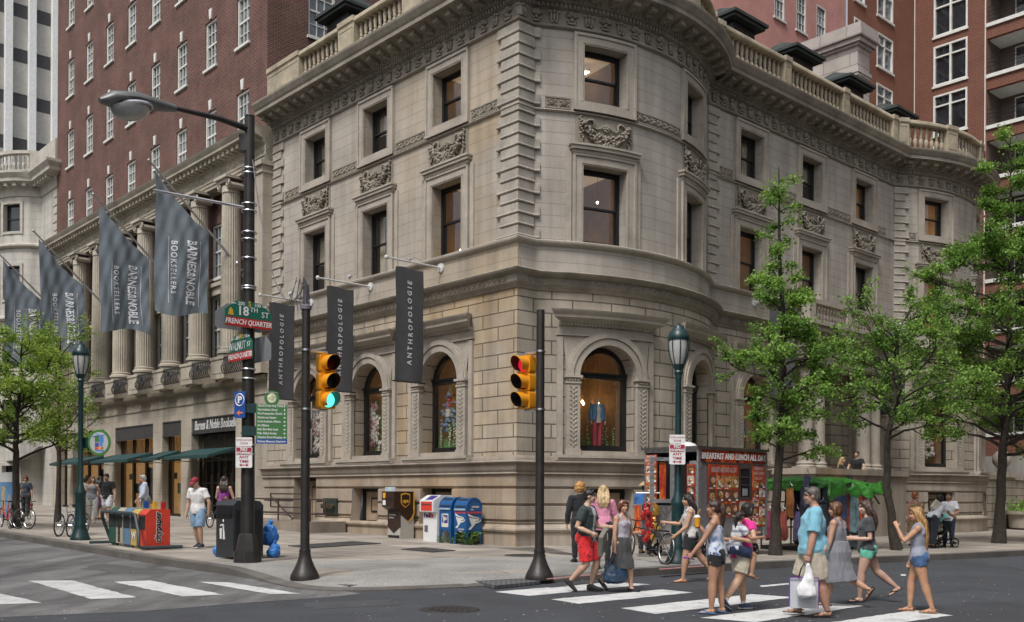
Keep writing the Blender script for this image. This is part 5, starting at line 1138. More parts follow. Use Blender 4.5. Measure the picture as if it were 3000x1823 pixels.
# traffic signals
M_yel=mat('signal_yellow',(.72,.29,.012),.4,var=.08,dirt=.12); M_lensred=mat('red_lens_off',(.10,.004,.008),.15); M_lensdk=mat('dark_lens',(.02,.02,.018),.15); M_lensgreen=mat('green_lens_lit',(.08,.75,.62),.3,var=0,emit=1.6); M_visin=mat('visor_inside',(.012,.012,.012),.6)
def signal(label,u,v,top,rz,off,lit,zc,wires):
    p=gpt(u,v); t=thing('traffic_signal',label,'traffic light',p,0,'traffic lights on poles'); H=top
    g=MB(); g.tube([(0,0,.5),(0,0,H)],[.085,.075],12); g.build('pole',M_dkmetal,t)
    g=MB(); g.lathe([(.26,0),(.265,.05),(.25,.1),(.215,.17),(.16,.28),(.115,.4),(.1,.5),(.105,.52),(.1,.56)],20); g.build('pole_base',M_dkmetal,t)
    o=Vector(off); T=Matrix.Translation(Vector((o.x,o.y,zc)))@Matrix.Rotation(rz,4,'Z')
    g=MB(); 
    for q in (.62,-.62): g.tube([Vector((0,0,zc+q*.86)),Vector((o.x,o.y,zc+q*.86)),Vector((o.x,o.y,zc+q*.8))],.025,6); g.lathe([(.092,zc+q*.86-.02),(.095,zc+q*.86),(.092,zc+q*.86+.02)],12,cap=False)
    g.build('bracket',M_steel,t)
    sec=.335; g=MB(); g.M=T
    for i in (-1,0,1): g.prism(rrect(.31,.325,.05),-.02,.14) if 0 else None
    for i in (-1,0,1):
        g.M=T@Matrix.Translation((0,0,i*sec)); g.prism(rrect(.32,.33,.05),-.04,.12); g.lathe([(0.05,0),(.05,0)],4) if 0 else None; g.prism(rrect(.22,.24,.08),.12,.17)
    hs_=g.build('signal_housing',M_yel,t)
    for i,c in ((1,'r'),(0,'y'),(-1,'g')):
        v=MB(); v.M=T@Matrix.Translation((0,-.04,i*sec)); n=20; L=.26
        vs=[];fs=[]
        for k in range(n+1):
            A=rad(-55)+rad(290)*k/n; cx,cz=.145*math.cos(A),.145*math.sin(A); l=L*(.55+.45*max(0,(math.sin(A)+.82)/1.82))
            vs+=[(cx,0,cz),(cx,-l,cz*1.0-.0),(cx*.955,-l,cz*.955),(cx*.955,0,cz*.955)]
        for k in range(n):
            a=4*k; fs+=[[a,a+4,a+5,a+1],[a+1,a+5,a+6,a+2]]
        v.add(vs,fs,0); v.add(vs,[[4*k+2,4*k+6,4*k+7,4*k+3] for k in range(n)],1); v.build('visor',[M_yel,M_visin],hs_,fix=False)
        v=MB(); v.M=T@Matrix.Translation((0,-.045,i*sec))@Matrix.Rotation(math.pi/2,4,'X'); v.lathe([(.138,0),(.12,.03),(.07,.048),(.01,.055)],18); v.build('lens',M_lensgreen if (c=='g' and lit) else ((M_lensred if lit else mat('red_lens_lit',(.55,.006,.03),.2,var=0,emit=.8)) if c=='r' else M_lensdk),hs_)
    if wires:
        g=MB(); g.tube([(0,0,H),(0,0,H+.3),(0,0,H+.42)],[.05,.045,.02],8); g.lathe([(.1,H-.06),(.1,H),(.04,H+.04)],12)
        rr=random.Random(5)
        for i in range(14): x=rr.uniform(-.3,.05); g.tube([(0,0,H+.35),(x*.6,rr.uniform(-.1,.1),H+.42+rr.uniform(-.05,.1)),(x,rr.uniform(-.1,.1),H+.1),(x*.8,0,H-.05-rr.random()*.12)],.008,4)
        g.build('wire_bundle',mat('cable_grey',(.13,.12,.14),.6),t)
    return p
pA=signal('traffic light with the green lens lit on the left dark pole',893,1685,4.95,TH,(cT*.44,sT*.44,0),True,3.62,True)
pB=signal('traffic light facing left with no lens lit on the right dark pole',1580,1684,4.97,TH-math.pi/2,(-sT*.40,cT*.40,0),False,3.67,False)
g=MB(); a=pA+Vector((-.05,0,5.3)); b=Vector(p)+Vector((.1,0,8.9)) if 0 else Vector((P(738,450,YP)))
g.tube([a.lerp(b,f)-Vector((0,0,1.3*4*f*(1-f)*(1 if f<.5 else 1))) for f in [i/14 for i in range(15)]],.012,5)
o=g.build('overhead_cable',mat('cable_grey',(.13,.12,.14)),label='thin cable sagging from the left signal pole up to the street light pole',cat='cable')
# lamp posts
def lamp(label,u,v,H):
    p=gpt(u,v); t=thing('lamp_post',label,'lamp post',p,0,'green lantern lamp posts')
    g=MB(); g.lathe([(.27,0),(.27,.05),(.24,.1),(.19,.28),(.16,.36),(.17,.40),(.145,.46),(.138,1.25),(.155,1.3),(.15,1.36),(.105,1.48),(.09,1.55),(.073,1.6),(.064,H-1.15),(.08,H-1.1),(.07,H-1.06),(.10,H-.98),(.07,H-.92)],16); g.build('post',M_green,t)
    z=H-.95; g=MB(); g.lathe([(.07,z),(.12,z+.08),(.13,z+.14)],14); g.lathe([(.225,z+.66),(.24,z+.7),(.235,z+.76),(.19,z+.86),(.12,z+.93),(.11,z+.98),(.03,z+.99),(.02,z+1.04),(.004,z+1.05)],16)
    for i in range(8):
        A=i*math.pi/4; c,s_=math.cos(A),math.sin(A); g.tube([(r*c,r*s_,z+q) for r,q in ((.125,.12),(.19,.3),(.225,.5),(.228,.68))],.011,4)
    g.build('lantern_cage',M_green,t)
    g=MB(); g.lathe([(.115,z+.13),(.178,z+.3),(.21,z+.5),(.212,z+.67)],16,cap=False); g.build('lantern_glass',mat('frosted_lantern',(.42,.42,.40),.25,spec=.6,var=.1),t,fix=False)
    return p
pL=lamp('dark green lantern lamp post with round map sign by the parked bicycles',235,1582,5.5)
pR=lamp('dark green lantern lamp post beside the food cart with a black bicycle leaning',1985,1652,5.15)
nostop('white and red NO STOPPING ANY TIME sign on the lamp post beside the food cart',P(1984,1331,pR.y-.2),0)
t=thing('map_sign','round green bordered map sign on the lamp post at the left','sign',P(291,1297,pL.y-.05),-.25); g=MB()
c_=lambda r,n=28:[(r*math.cos(i*2*math.pi/n),r*math.sin(i*2*math.pi/n)) for i in range(n)]
g.prism(c_(.37),-.012,.012,0); g.prism(c_(.3),-.016,-.011,1); 
for x0,x1,z0,z1,k in ((-.13,.0,.02,.2,0),(.01,.15,.0,.18,2),(-.13,.0,-.12,.0,4),(.02,.12,-.1,.0,2),(-.13,-.03,-.2,-.13,3),(-.02,.07,-.2,-.12,5),(.08,.14,-.19,-.12,3),(-.12,.16,-.25,-.21,2)): g.prism([(x0,z0),(x1,z0),(x1,z1),(x0,z1)],-.02,-.015,k)
for A in (.9,1.9,2.5): g.tube([(0.,-.018,.2),(.28*math.cos(A),-.018,.28*math.sin(A))],.012,4,2)
g.build('map_disc',[mat('map_green',(.055,.19,.045),.5,var=.05),mat('map_grey',(.42,.44,.45),.5,var=.05),mat('map_blue',(.08,.22,.60),.5),mat('map_red',(.55,.05,.06),.5),mat('map_purple',(.09,.07,.25),.5),M_gold],t); g=MB(); g.box((-.43,.02,0),(.2,.05,.3)); g.build('bracket',M_green,t)
# newspaper boxes and rack
def nbox(a,col,label,txt=None,side=None,tc=M_black):
    t=thing('newspaper_box',label,'newspaper box',at(-9.55,a),TH,'newspaper boxes in the rack'); w,d,h=.46,.62,1.0
    m=mat(col[0],col[1],.45,var=.15,dirt=.35)
    g=MB(); g.prism([(-d/2,.08),(d/2,.08),(d/2,h),(-d/2+.12,h),(-d/2,h-.12)],-w/2,w/2,0); g.box((0,0,.04),(d*.8,w*.8,.08)); g.build('box',m,t)
    g=MB(); g.bx(-d/2-.012,-d/2,-w/2+.04,w/2-.04,.5,.86); g.bx(-d/2-.03,-d/2,-.08,.08,.82,.85,1); g.build('window_door',[M_dkglass,M_steel],t)
    if side:
        g=MB(); M=T3(.0,-w/2-.004,.56)@Matrix.Rotation(-math.pi/2,4,'Y'); 
        text(g,side,M,.215,ext=.003,bold=.017,sx=.95); g.build('lettering_outline',M_swhite,t); g=MB(); text(g,side,M@Matrix.Translation((0,-.004,0)),.215,ext=.003,bold=.006,sx=.95); g.build('lettering',M_black,t)
    if txt:
        g=MB(); M=Matrix.Translation((-d/2-.016,0,.32))@Matrix.Rotation(-math.pi/2,4,'Z')@(Matrix.Rotation(math.pi/2,4,'Y') if len(txt)>2 else Matrix.Identity(4)); text(g,txt,M,.16 if len(txt)>2 else .25,ext=.003,sx=.6 if len(txt)>2 else 1,bold=.006); g.build('lettering',tc,t)
nbox(5.05,('box_green',(.02,.085,.06)),'dark green newspaper box farthest along the rack')
nbox(4.55,('box_cream',(.40,.37,.29)),'cream newspaper box with black vertical lettering','MUSINGS')
nbox(4.05,('box_blue',(.12,.21,.32)),'slate blue newspaper box between the cream and yellow ones')
nbox(3.55,('box_yellow',(.50,.36,.10)),'mustard yellow newspaper box marked with a W','W',tc=M_swhite)
nbox(3.05,('box_red',(.62,.055,.03)),'red newspaper box with black citypaper lettering on its side','NEWS' if 0 else None,'citypaper')
t=thing('newspaper_rack','dark green bent pipe rack around the newspaper boxes','rack',at(-9.9,4.0),TH); M_rack=mat('rack_green_grey',(.03,.05,.055),.5)
g=MB(); g.tube([(.35,-1.35,.05),(-.12,-1.35,.05),(-.2,-1.33,.1),(-.15,-1.2,.42),(-.1,-.85,.86),(-.08,-.5,.88),(-.05,1.5,.9),(.05,1.75,.72),(.2,1.75,.3),(.3,1.75,.05)],.045,8); g.tube([(-.25,1.85,.05),(.75,1.85,.05)],.05,8); g.tube([(.3,-1.35,.05),(.9,-1.35,.05)],.045,8); g.build('bent_pipe',M_rack,t)
for i,(c,lab) in enumerate(((M_gold,'yellow flyer holder on top of the newspaper boxes'),(M_sred,'red flyer holder on top of the newspaper boxes'),(M_sblue,'blue flyer holder on top of the newspaper boxes'))):
    g=MB(); g.bx(-.05,.05,-.04,.04,0,.18); g.bx(-.06,-.05,-.04,.04,.08,.2); o=g.build('flyer_holder',c,label=lab,cat='holder'); o.location=at(-9.35,(3.5,3.0,4.1)[i],dz=1.0); o.rotation_euler=(0,.1,TH)
# bin and bags
t=thing('waste_bin','dark grey compactor bin beside the street light pole with a white litter symbol','bin',at(-9.15,-.72),TH)
g=MB(); g.prism([(-.36,.06),(.36,.06),(.36,1.2),(.28,1.29),(0,1.33),(-.28,1.29),(-.36,1.2)],-.42,.42); M_bin=mat('bin_charcoal',(.028,.031,.036),.45,dirt=.15,var=.12); g.build('body',M_bin,t)
g=MB(); g.bx(-.375,-.36,-.36,.36,.92,1.18); g.bx(-.39,-.37,-.3,.3,.98,1.02); g.bx(-.3,.3,-.435,-.42,.2,1.1); g.build('hopper_door',M_black,t)
g=MB(); g.M=Matrix.Translation((-.376,.08,.62))@Matrix.Rotation(-math.pi/2,4,'Z')
g.prism([(-.14,.06),(-.02,.06),(-.04,-.18),(-.12,-.18)],-.002,.002); g.tube([(.06,0,-.18),(.06,0,.0),(.04,0,.16)],.018,5); g.tube([(.1,0,-.18),(.08,0,0)],.016,5); g.blob((.04,0,.23),(.035,.008,.035)); g.tube([(.04,0,.14),(-.06,0,.14)],.013,4); g.blob((-.08,0,.12),.02); g.build('litter_symbol',M_swhite,t)
def bag(label,b,a,s,col):
    rr=random.Random(int(s*100)); g=MB(); c=[]
    g.blob((0,0,.2*s),(.27*s,.25*s,.21*s),n=16,m=10); g.blob((.03*s,.02*s,.34*s),(.2*s,.19*s,.18*s),n=14,m=10)
    g.tube([(0,0,.45*s),(.02*s,0,.58*s),(.09*s,.03*s,.60*s)],[.11*s,.04*s,.07*s],7)
    me=remesh(g,.012,1,.04*s,(13,13,5),s*9)
    o=addm('rubbish_bag',me,mat('blue_plastic',(.035,.19,.55),.42,var=.25,sc=7,bmp=.5,bsc=18),None,label=label,cat='rubbish bag',group='blue rubbish bags by the bin'); o.location=at(b,a); return o
bag('lower blue rubbish bag slumped right of the bin',-8.45,-1.0,.62,0); o=bag('upper blue rubbish bag, full, behind the bin on its right',-8.45,-.75,.9,0); o.location.z+=.28; bag('blue rubbish bag peeking out left of the bin',-9.25,.0,.7,0)
# parcel boxes and mailboxes
def onwall(name,label,cat,b,a,**k): return thing(name,label,cat,at(b,a),TH,**k)
M_ubrown=mat('parcel_brown',(.035,.018,.012),.4,var=.1); M_ulow=mat('parcel_grey',(.42,.41,.37),.45,var=.08,dirt=.2); M_ugold=mat('parcel_gold',(.70,.36,.03),.4,var=.05); M_fwhite=mat('box_white',(.70,.71,.72),.4,var=.06,dirt=.25); M_purple=mat('purple_ink',(.05,.03,.20),.5); M_uspsb=mat('mailbox_blue',(.012,.085,.25),.4,var=.1,dirt=.15); M_emblem=mat('emblem_white',(.62,.61,.57),.5,var=.08); M_red=mat('drop_red',(.66,.05,.03),.4,var=.06)
t=onwall('parcel_drop_box','brown and grey parcel drop box with a gold shield, left of the white one','drop box',-.92,4.55)
# local: x=b (front is -x), y=a (right hand side seen is -y)
g=MB(); g.prism([(-.22,0),(.32,0),(.32,.95),(-.22,.95)],-.33,.33); g.build('cabinet',M_ulow,t)
g=MB(); g.prism([(-.46,1.02),(-.22,.88),(.32,.88),(.32,1.5),(-.46,1.5)],-.335,.335); g.bx(-.228,-.2,-.335,.335,.35,.9); g.build('head',M_ubrown,t)
g=MB(); g.prism([(-.222,.78),(.1,.55),(.25,.66),(.325,.82),(.325,.9),(-.222,.9)],-.345,-.33); g.build('side_swoosh',M_ubrown,t); g=MB(); g.prism([(.1,.52),(.25,.63),(.33,.8),(.33,1.5),(.30,1.5),(.30,.82),(.23,.67),(.1,.56)],-.35,-.33); g.build('gold_edge',M_ugold,t)
def shield(g,M,s):
    g.M=M; g.prism([(-.5*s,.55*s),(0,.66*s),(.5*s,.55*s),(.5*s,-.2*s),(.36*s,-.42*s),(0,-.68*s),(-.36*s,-.42*s),(-.5*s,-.2*s)],-.004,.004); g.M=None
g=MB(); shield(g,T3(-.02,-.342,1.22),.36); shield(g,Matrix.Translation((-.464,.2,1.36))@Matrix.Rotation(-math.pi/2,4,'Z'),.15); sh_=g.build('gold_shield',M_ugold,t)
g=MB(); shield(g,T3(-.02,-.347,1.215),.30); g.build('shield_field',M_ubrown,sh_); g=MB(); text(g,'ups',T3(-.02,-.353,1.2),.17,ext=.003,bold=.006); g.build('lettering',M_ugold,sh_)
g=MB(); text(g,'Worldwide',Matrix.Translation((-.23,.25,.75))@Matrix.Rotation(-math.pi/2,4,'Z'),.075,ext=.002,align='LEFT'); text(g,'Delivery',Matrix.Translation((-.23,.25,.66))@Matrix.Rotation(-math.pi/2,4,'Z'),.075,ext=.002,align='LEFT'); g.bx(-.466,-.462,.12,.28,1.06,1.22); g.build('lettering',M_swhite,t)
g=MB(); g.prism([(-.33,.35),(.33,.35),(0,.15)],0,.01) if 0 else g.add([(-.229,.33,.36),(-.229,-.33,.36),(-.229,0,.16)],[[0,1,2]]); g.bx(-.232,-.222,-.3,.3,.02,.1,1); g.bx(-.475,-.46,-.31,.31,1.24,1.27,1); g.build('panel_point',[M_ubrown,M_black],t,fix=False)
g=MB(); g.bx(-.36,-.34,-.25,.3,1.5,1.64); g.build('flyer',mat('pale_blue_card',(.45,.55,.6),.6),t)
t=onwall('parcel_drop_box','white parcel drop box with a red hatch and purple lettering','drop box',-.95,2.55)
g=MB(); g.prism([(-.28,0),(.32,0),(.32,1.42),(-.12,1.42),(-.42,1.26),(-.42,.92),(-.28,.9)],-.34,.34); g.build('cabinet',M_fwhite,t)
g=MB(); g.bx(-.43,-.415,-.27,.27,.95,1.22); g.bx(-.445,-.43,-.25,.25,1.13,1.16,1); g.build('drop_hatch',[M_red,M_steel],t)
g=MB(); g.add([(-.40,.1,1.278),(-.40,-.26,1.278),(-.16,-.26,1.405),(-.16,.1,1.405)],[[0,1,2,3]]); g.build('top_label',M_purple,t,fix=False)
Mf=lambda x,z:Matrix.Translation((-.285,x,z))@Matrix.Rotation(-math.pi/2,4,'Z')
g=MB(); text(g,'Fed',Mf(.02,.8),.19,ext=.003,align='RIGHT',bold=.008); text(g,'Fed',T3(.1,-.344,1.15),.19,ext=.003,align='LEFT',bold=.006); g.build('lettering',M_purple,t); g=MB(); text(g,'Ex',Mf(.02,.8),.19,ext=.003,align='LEFT',bold=.008); g.build('lettering_red',M_sred,t)
g=MB(); g.bx(-.29,-.28,.1,.27,.3,.5); g.bx(-.3,-.29,.15,.2,.33,.46); g.build('latch',M_steel,t)
def usps(label,a,wide,small):
    t=onwall('mailbox',label,'mailbox',-.92,a,group='blue mailboxes by the corner'); w=.28; d0,d1=-.3,.3
    g=MB(); n=10; prof=[(d0,.38),(d1,.38),(d1,1.05)]+[(d1*math.cos(i*math.pi/n),1.05+.32*math.sin(i*math.pi/n)) for i in range(1,n)]+[(d0,1.05)]
    g.prism(prof,-w,w); g.build('body',M_uspsb,t)
    g=MB(); 
    for sx_ in (d0,d1):
        for sy in (-w,w): g.prism([(sx_-.0*1,0),(sx_+(.07 if sx_<0 else -.07),0),(sx_+(.07 if sx_<0 else -.07),.3),(sx_+(.16 if sx_<0 else -.16),.4),(sx_,.4)],sy-.012 if sy>0 else sy,sy if sy>0 else sy+.012)
    for nm,(q,e) in zip(range(1),((0,0),)): pass
    g.build('legs',M_uspsb,t) if 0 else None
    for sx_ in (d0,d1):
        for sy in (-w,w):
            l=MB(); i_=1 if sx_<0 else -1; j_=1 if sy<0 else -1
            l.prism([(sx_,0),(sx_+i_*.07,0),(sx_+i_*.08,.28),(sx_+i_*.17,.4),(sx_,.4)],sy,sy+j_*.02); l.prism([(sy,0),(sy+j_*.06,0),(sy+j_*.07,.28),(sy+j_*.16,.4),(sy,.4)],sx_,sx_+i_*.02,ax='x'); l.build('leg',M_uspsb,t)
    g=MB(); 
    for sy in (-w-.012,w): g.prism([(x*1.03,z if z<1.05 else 1.05+(z-1.05)*1.04) for x,z in prof[2:]]+[(x*.93,z if z<1.05 else 1.05+(z-1.05)*.88) for x,z in prof[2:][::-1]],sy,sy+.012)
    g.build('rim',M_uspsb,t)
    g=MB(); A0_=math.pi*.72; g.add([(d0*1.02*abs(math.cos(A))*1.01-.004,q,1.05+.335*math.sin(A)) for A in (math.pi*.95,math.pi*.68) for q in (-w+.05,w-.05)],[[0,1,3,2]]); g.build('chute',M_black,t,fix=False)
    g=MB(); g.bx(d0-.03,d0-.005,-w+.03,w-.03,1.0,1.05); g.build('chute_handle',mat('chute_pale',(.35,.42,.5),.4),t)
    def eagle(g,M,s):
        g.M=M
        for pl in ([(-.5,.46),(-.1,.30),(.32,.22),(.42,.10),(.20,.20),(-.12,.22),(-.45,.3)],[(-.42,.22),(.0,.17),(.3,.14),(.36,.05),(.12,.02),(-.2,-.26)],[(-.46,-.46),(.1,-.02),(.38,.0),(.5,.12),(.48,.0),(.3,-.1),(.1,-.12),(-.3,-.5)]): g.prism([(x*s,z*s) for x,z in pl],-.003,.003)
        g.M=None
    Fm=Matrix.Translation((d0-.006,0,.68))@Matrix.Rotation(-math.pi/2,4,'Z')
    g=MB()
    if small:
        g.prism(rrect(.3,.38,.02),0,0) if 0 else None
        g.M=Fm; g.prism(rrect(.32,.40,.02),-.002,.002); g.M=None; o=g.build('emblem_label',M_emblem,t); g=MB(); g.M=Fm@Matrix.Translation((0,-.003,.04)); g.prism(rrect(.26,.24,.01),-.002,.001); g.M=None; g.build('emblem_field',M_purple,o); g=MB(); eagle(g,Fm@Matrix.Translation((0,-.007,.04)),.24); g.build('emblem',M_emblem,o)
    else:
        eagle(g,Fm@Matrix.Translation((0,0,.02)),.46); eagle(g,T3(0,-w-.014,.68),.5); text(g,'EXPRESS',T3(.04,-w-.006,1.1),.075,ext=.002,bold=.002); text(g,'MAIL',T3(-.08,-w-.006,1.02),.06,ext=.002); text(g,'EXPRESS',Fm@Matrix.Translation((.05,0,-.24)),.07,ext=.002); text(g,'MAIL',Fm@Matrix.Translation((.02,0,-.3)),.06,ext=.002); g.build('emblem',M_emblem,t)
        g=MB(); g.bx(d0-.004,d0,-w+.03,w-.03,.915,.935); g.bx(d0-.004,d0,-w+.03,w-.03,.945,.955); g.bx(d0+.03,d1-.05,-w-.016,-w-.01,.915,.94); g.bx(d0+.03,d1-.05,-w-.016,-w-.01,.95,.96); g.build('red_stripe',M_red,t)
usps('blue mailbox with a small square eagle emblem next to the white drop box',1.83,0,True)
usps('blue mailbox with large white eagles and a red stripe nearest the corner',1.12,0,False)
def weeds(label,b,a,s,n):
    rr=random.Random(n); g=MB()
    for i in range(n):
        A=rr.uniform(0,6.28); r=rr.uniform(.02,.3)*s; h=rr.uniform(.08,.3)*s; x,y=r*math.cos(A),r*math.sin(A); L=rr.uniform(.06,.13)*s
        g.tube([(x*.2,y*.2,0),(x,y,h)],.005,3,1); q=Vector((math.cos(A),math.sin(A),.3))*L; w_=Vector((-math.sin(A),math.cos(A),0))*L*.6; c=Vector((x,y,h)); g.add([c,c+q*.5+w_,c+q,c+q*.5-w_],[[0,1,2,3]])
    o=g.build('weed',[mat('weed_green',(.10,.22,.025),.6,var=.4,sc=12),mat('weed_stem',(.08,.15,.03))],label=label,cat='plant',group='weeds under the mailboxes',fix=False); o.location=at(b,a)
weeds('bushy green weed at the foot of the mailbox nearest the corner',-1.15,.75,1.2,60); weeds('small weed in front of the white drop box side',-1.2,1.95,.7,24); weeds('small weed between the two blue mailboxes',-1.2,1.45,.7,20)
# wall fittings, railing
t=thing('hose_connection','bronze plate with a row of hose inlets on the base wall','hose connection',(*wor(-.45,9.4),gl(0,9.4)+1.05),TH); g=MB(); g.bx(-.06,0,-.45,.45,-.28,.28); g.build('plate',mat('green_bronze',(.05,.07,.06),.5,metal=.4),t)
for q in (-.3,-.1,.1,.3): g=MB(); g.M=T3(-.06,q,0,0,0,-math.pi/2); g.lathe([(.06,0),(.06,.08),(.09,.1),(.09,.15),(.01,.16)],10); g.build('inlet',mat('old_brass',(.12,.10,.06),.4,metal=.6),t)
t=thing('entry_railing','brown iron railing on a low stone plinth by the side door','railing',at(-1.9,10.6),TH); g=MB()
for z in (1.12,.62): g.tube([(0,-3.0,z),(0,3.2,z)],.032,6)
g.tube([(0,-3.0,1.12),(0,-3.15,1.05),(0,-3.15,.7),(0,-3.0,.62)],.032,6)
for y in (-2.2,0,2.4): g.tube([(0,y,.2),(0,y,1.12)],.032,6)
g.tube([(.9,-.5,1.3),(.9,2.2,1.3),(.9,2.2,.8),(.9,-.5,.8),(.9,-.5,1.3)],.03,6); g.tube([(.9,2.2,1.2),(.3,-.5,.4)],.03,6); g.tube([(.9,-.5,.2),(.9,-.5,1.3)],.03,6); g.build('iron_rail',mat('brown_iron',(.045,.03,.028),.5),t)
g=MB(); g.bx(-.12,1.3,-2.4,3.4,-.2,.34); g.build('stone_plinth',M_base,t)
for i,(b_,a_) in enumerate(((-.3,4.4),(-.3,7.9),(-.3,12.0))):
    t=thing('spotlight',('small chrome spotlight on the sill beside the first left window','pair-less chrome spotlight on the sill under the middle left window','chrome spotlight on the sill near the farthest left window')[i].replace('pair-less ','small '),'spotlight',(*wor(b_,a_),9.18),TH); g=MB(); g.tube([(.1,0,0),(-.1,.1,.1),(-.2,.15,.05)],.015,5); g.tube([(-.2,.15,.06),(-.3,.22,-.02)],[.04,.09],10); g.build('lamp',M_steel,t)
# bicycles
def bike(label,p0,p1,col,lean=0,group=None,basket=False):
    p0,p1=Vector(p0),Vector(p1); d=p1-p0; L=d.length; rz=math.atan2(d.y,d.x); sc=1.0
    t=thing('bicycle',label,'bicycle',p0,rz,group); t.rotation_euler=(lean,0,rz); r=.335
    fm=mat(*col,rough=.35,metal=.2,coat=.3)
    bb=Vector((L*.42,0,.29)); sp=Vector((L*.3,0,.74)); hd=Vector((L*.84,0,.82)); hb=Vector((L*.87,0,.66)); rw=Vector((0,0,r)); fw=Vector((L,0,r))
    g=MB(); 
    for a,b,q in ((bb,sp,.018),(sp*.97+Vector((0.02,0,-.02)),hd-Vector((0,0,.06)),.017),(bb,hb,.02),(hd,hb,.02)): g.tube([a,b],q,6)
    for y in (-.05,.05): g.tube([bb+Vector((0,y*.6,0)),rw+Vector((0,y,0))],.011,5); g.tube([sp+Vector((0,y*.3,-.04)),rw+Vector((0,y,0))],.009,5); g.tube([hb+Vector((0,y,-.02)),fw+Vector((0,y,0))],.012,5)
    g.tube([sp,sp+Vector((-.03,0,.13))],.014,6); g.build('frame',fm,t)
    for c in (rw,fw):
        g=MB(); n=28; g.tube([c+Vector((r*math.cos(i*2*math.pi/n),0,r*math.sin(i*2*math.pi/n))) for i in range(n+1)],.02,6,cap=False); w_=g.build('wheel',mat('tyre_rubber',(.02,.02,.02),.8),t)
        g=MB(); g.tube([c+Vector(((r-.03)*math.cos(i*2*math.pi/n),0,(r-.03)*math.sin(i*2*math.pi/n))) for i in range(n+1)],.012,4,cap=False)
        for i in range(16): A=i*math.pi/8; g.tube([c+Vector((0,.03*(-1)**i,0)),c+Vector((r*.93*math.cos(A),0,r*.93*math.sin(A)))],.0022,3)
        g.tube([c-Vector((0,.05,0)),c+Vector((0,.05,0))],.02,6); g.build('rim',M_steel,w_)
    g=MB(); q=sp+Vector((-.03,0,.15)); g.tube([q+Vector((-.14,0,.02)),q+Vector((-.05,0,.02)),q+Vector((.14,0,.01))],[(.075,.03),(.07,.03),(.02,.02)],8,flat=(0,0,1)); g.build('saddle',M_black,t)
    g=MB(); s_=hd+Vector((.02,0,.1)); g.tube([hd,s_],.015,6); g.tube([s_+Vector((-.05,-.29,.02)),s_+Vector((.03,-.1,0)),s_+Vector((.03,.1,0)),s_+Vector((-.05,.29,.02))],.013,6); g.build('handlebar',M_black,t)
    g=MB(); g.tube([bb-Vector((0,.07,0)),bb+Vector((0,.07,0))],.03,8); g.lathe([(.09,-.005),(.09,.005)],16) if 0 else None; g.M=Matrix.Translation(bb+Vector((0,-.05,0)))@Matrix.Rotation(math.pi/2,4,'X'); g.lathe([(.09,0),(.09,.006)],16); g.M=None; g.tube([bb+Vector((0,-.07,0)),bb+Vector((.1,-.08,-.12))],.012,5); g.tube([bb+Vector((0,.07,0)),bb+Vector((-.1,.08,.12))],.012,5); g.box(bb+Vector((.1,-.13,-.13)),(.09,.09,.02)); g.box(bb+Vector((-.1,.13,.13)),(.09,.09,.02)); g.build('crank',M_black,t)
    if basket: g=MB(); g.box(sp+Vector((-.28,0,-.02)),(.36,.13,.03)); g.tube([rw+Vector((0,.06,0)),sp+Vector((-.35,.06,-.03))],.008,4); g.build('carrier',M_black,t)
    return t
bike('black bicycle leaning on the green lamp post beside the food cart',gpt(1948,1655),gpt(1833,1640),('bike_black',(.015,.015,.02)),.12,None,True)
bike('white and blue bicycle parked just left of the lamp post base',gpt(172,1572),gpt(196,1569)+Vector((.02,.9,0)),('bike_white',(.55,.58,.62)),.06,'bicycles parked on the left sidewalk')
bike('dark blue bicycle parked against the left lamp post',gpt(205,1573),gpt(208,1571)+Vector((.0,.95,0)),('bike_navy',(.03,.05,.2)),.04,'bicycles parked on the left sidewalk')
bike('black bicycle with a thick front wheel locked at the leftmost tree',gpt(52,1549),gpt(84,1551),('bike_dark',(.03,.035,.035)),-.05,'bicycles parked on the left sidewalk')
bike('red bicycle at the very left edge of the sidewalk',gpt(29,1549),gpt(1,1546)+Vector((-.2,.4,0)),('bike_red',(.6,.06,.06)),.05,'bicycles parked on the left sidewalk')
bike('bicycle held by the woman in purple behind the bin',gpt(615,1546),gpt(655,1538)+Vector((.5,.1,0)),('bike_grey',(.1,.1,.11)),0)
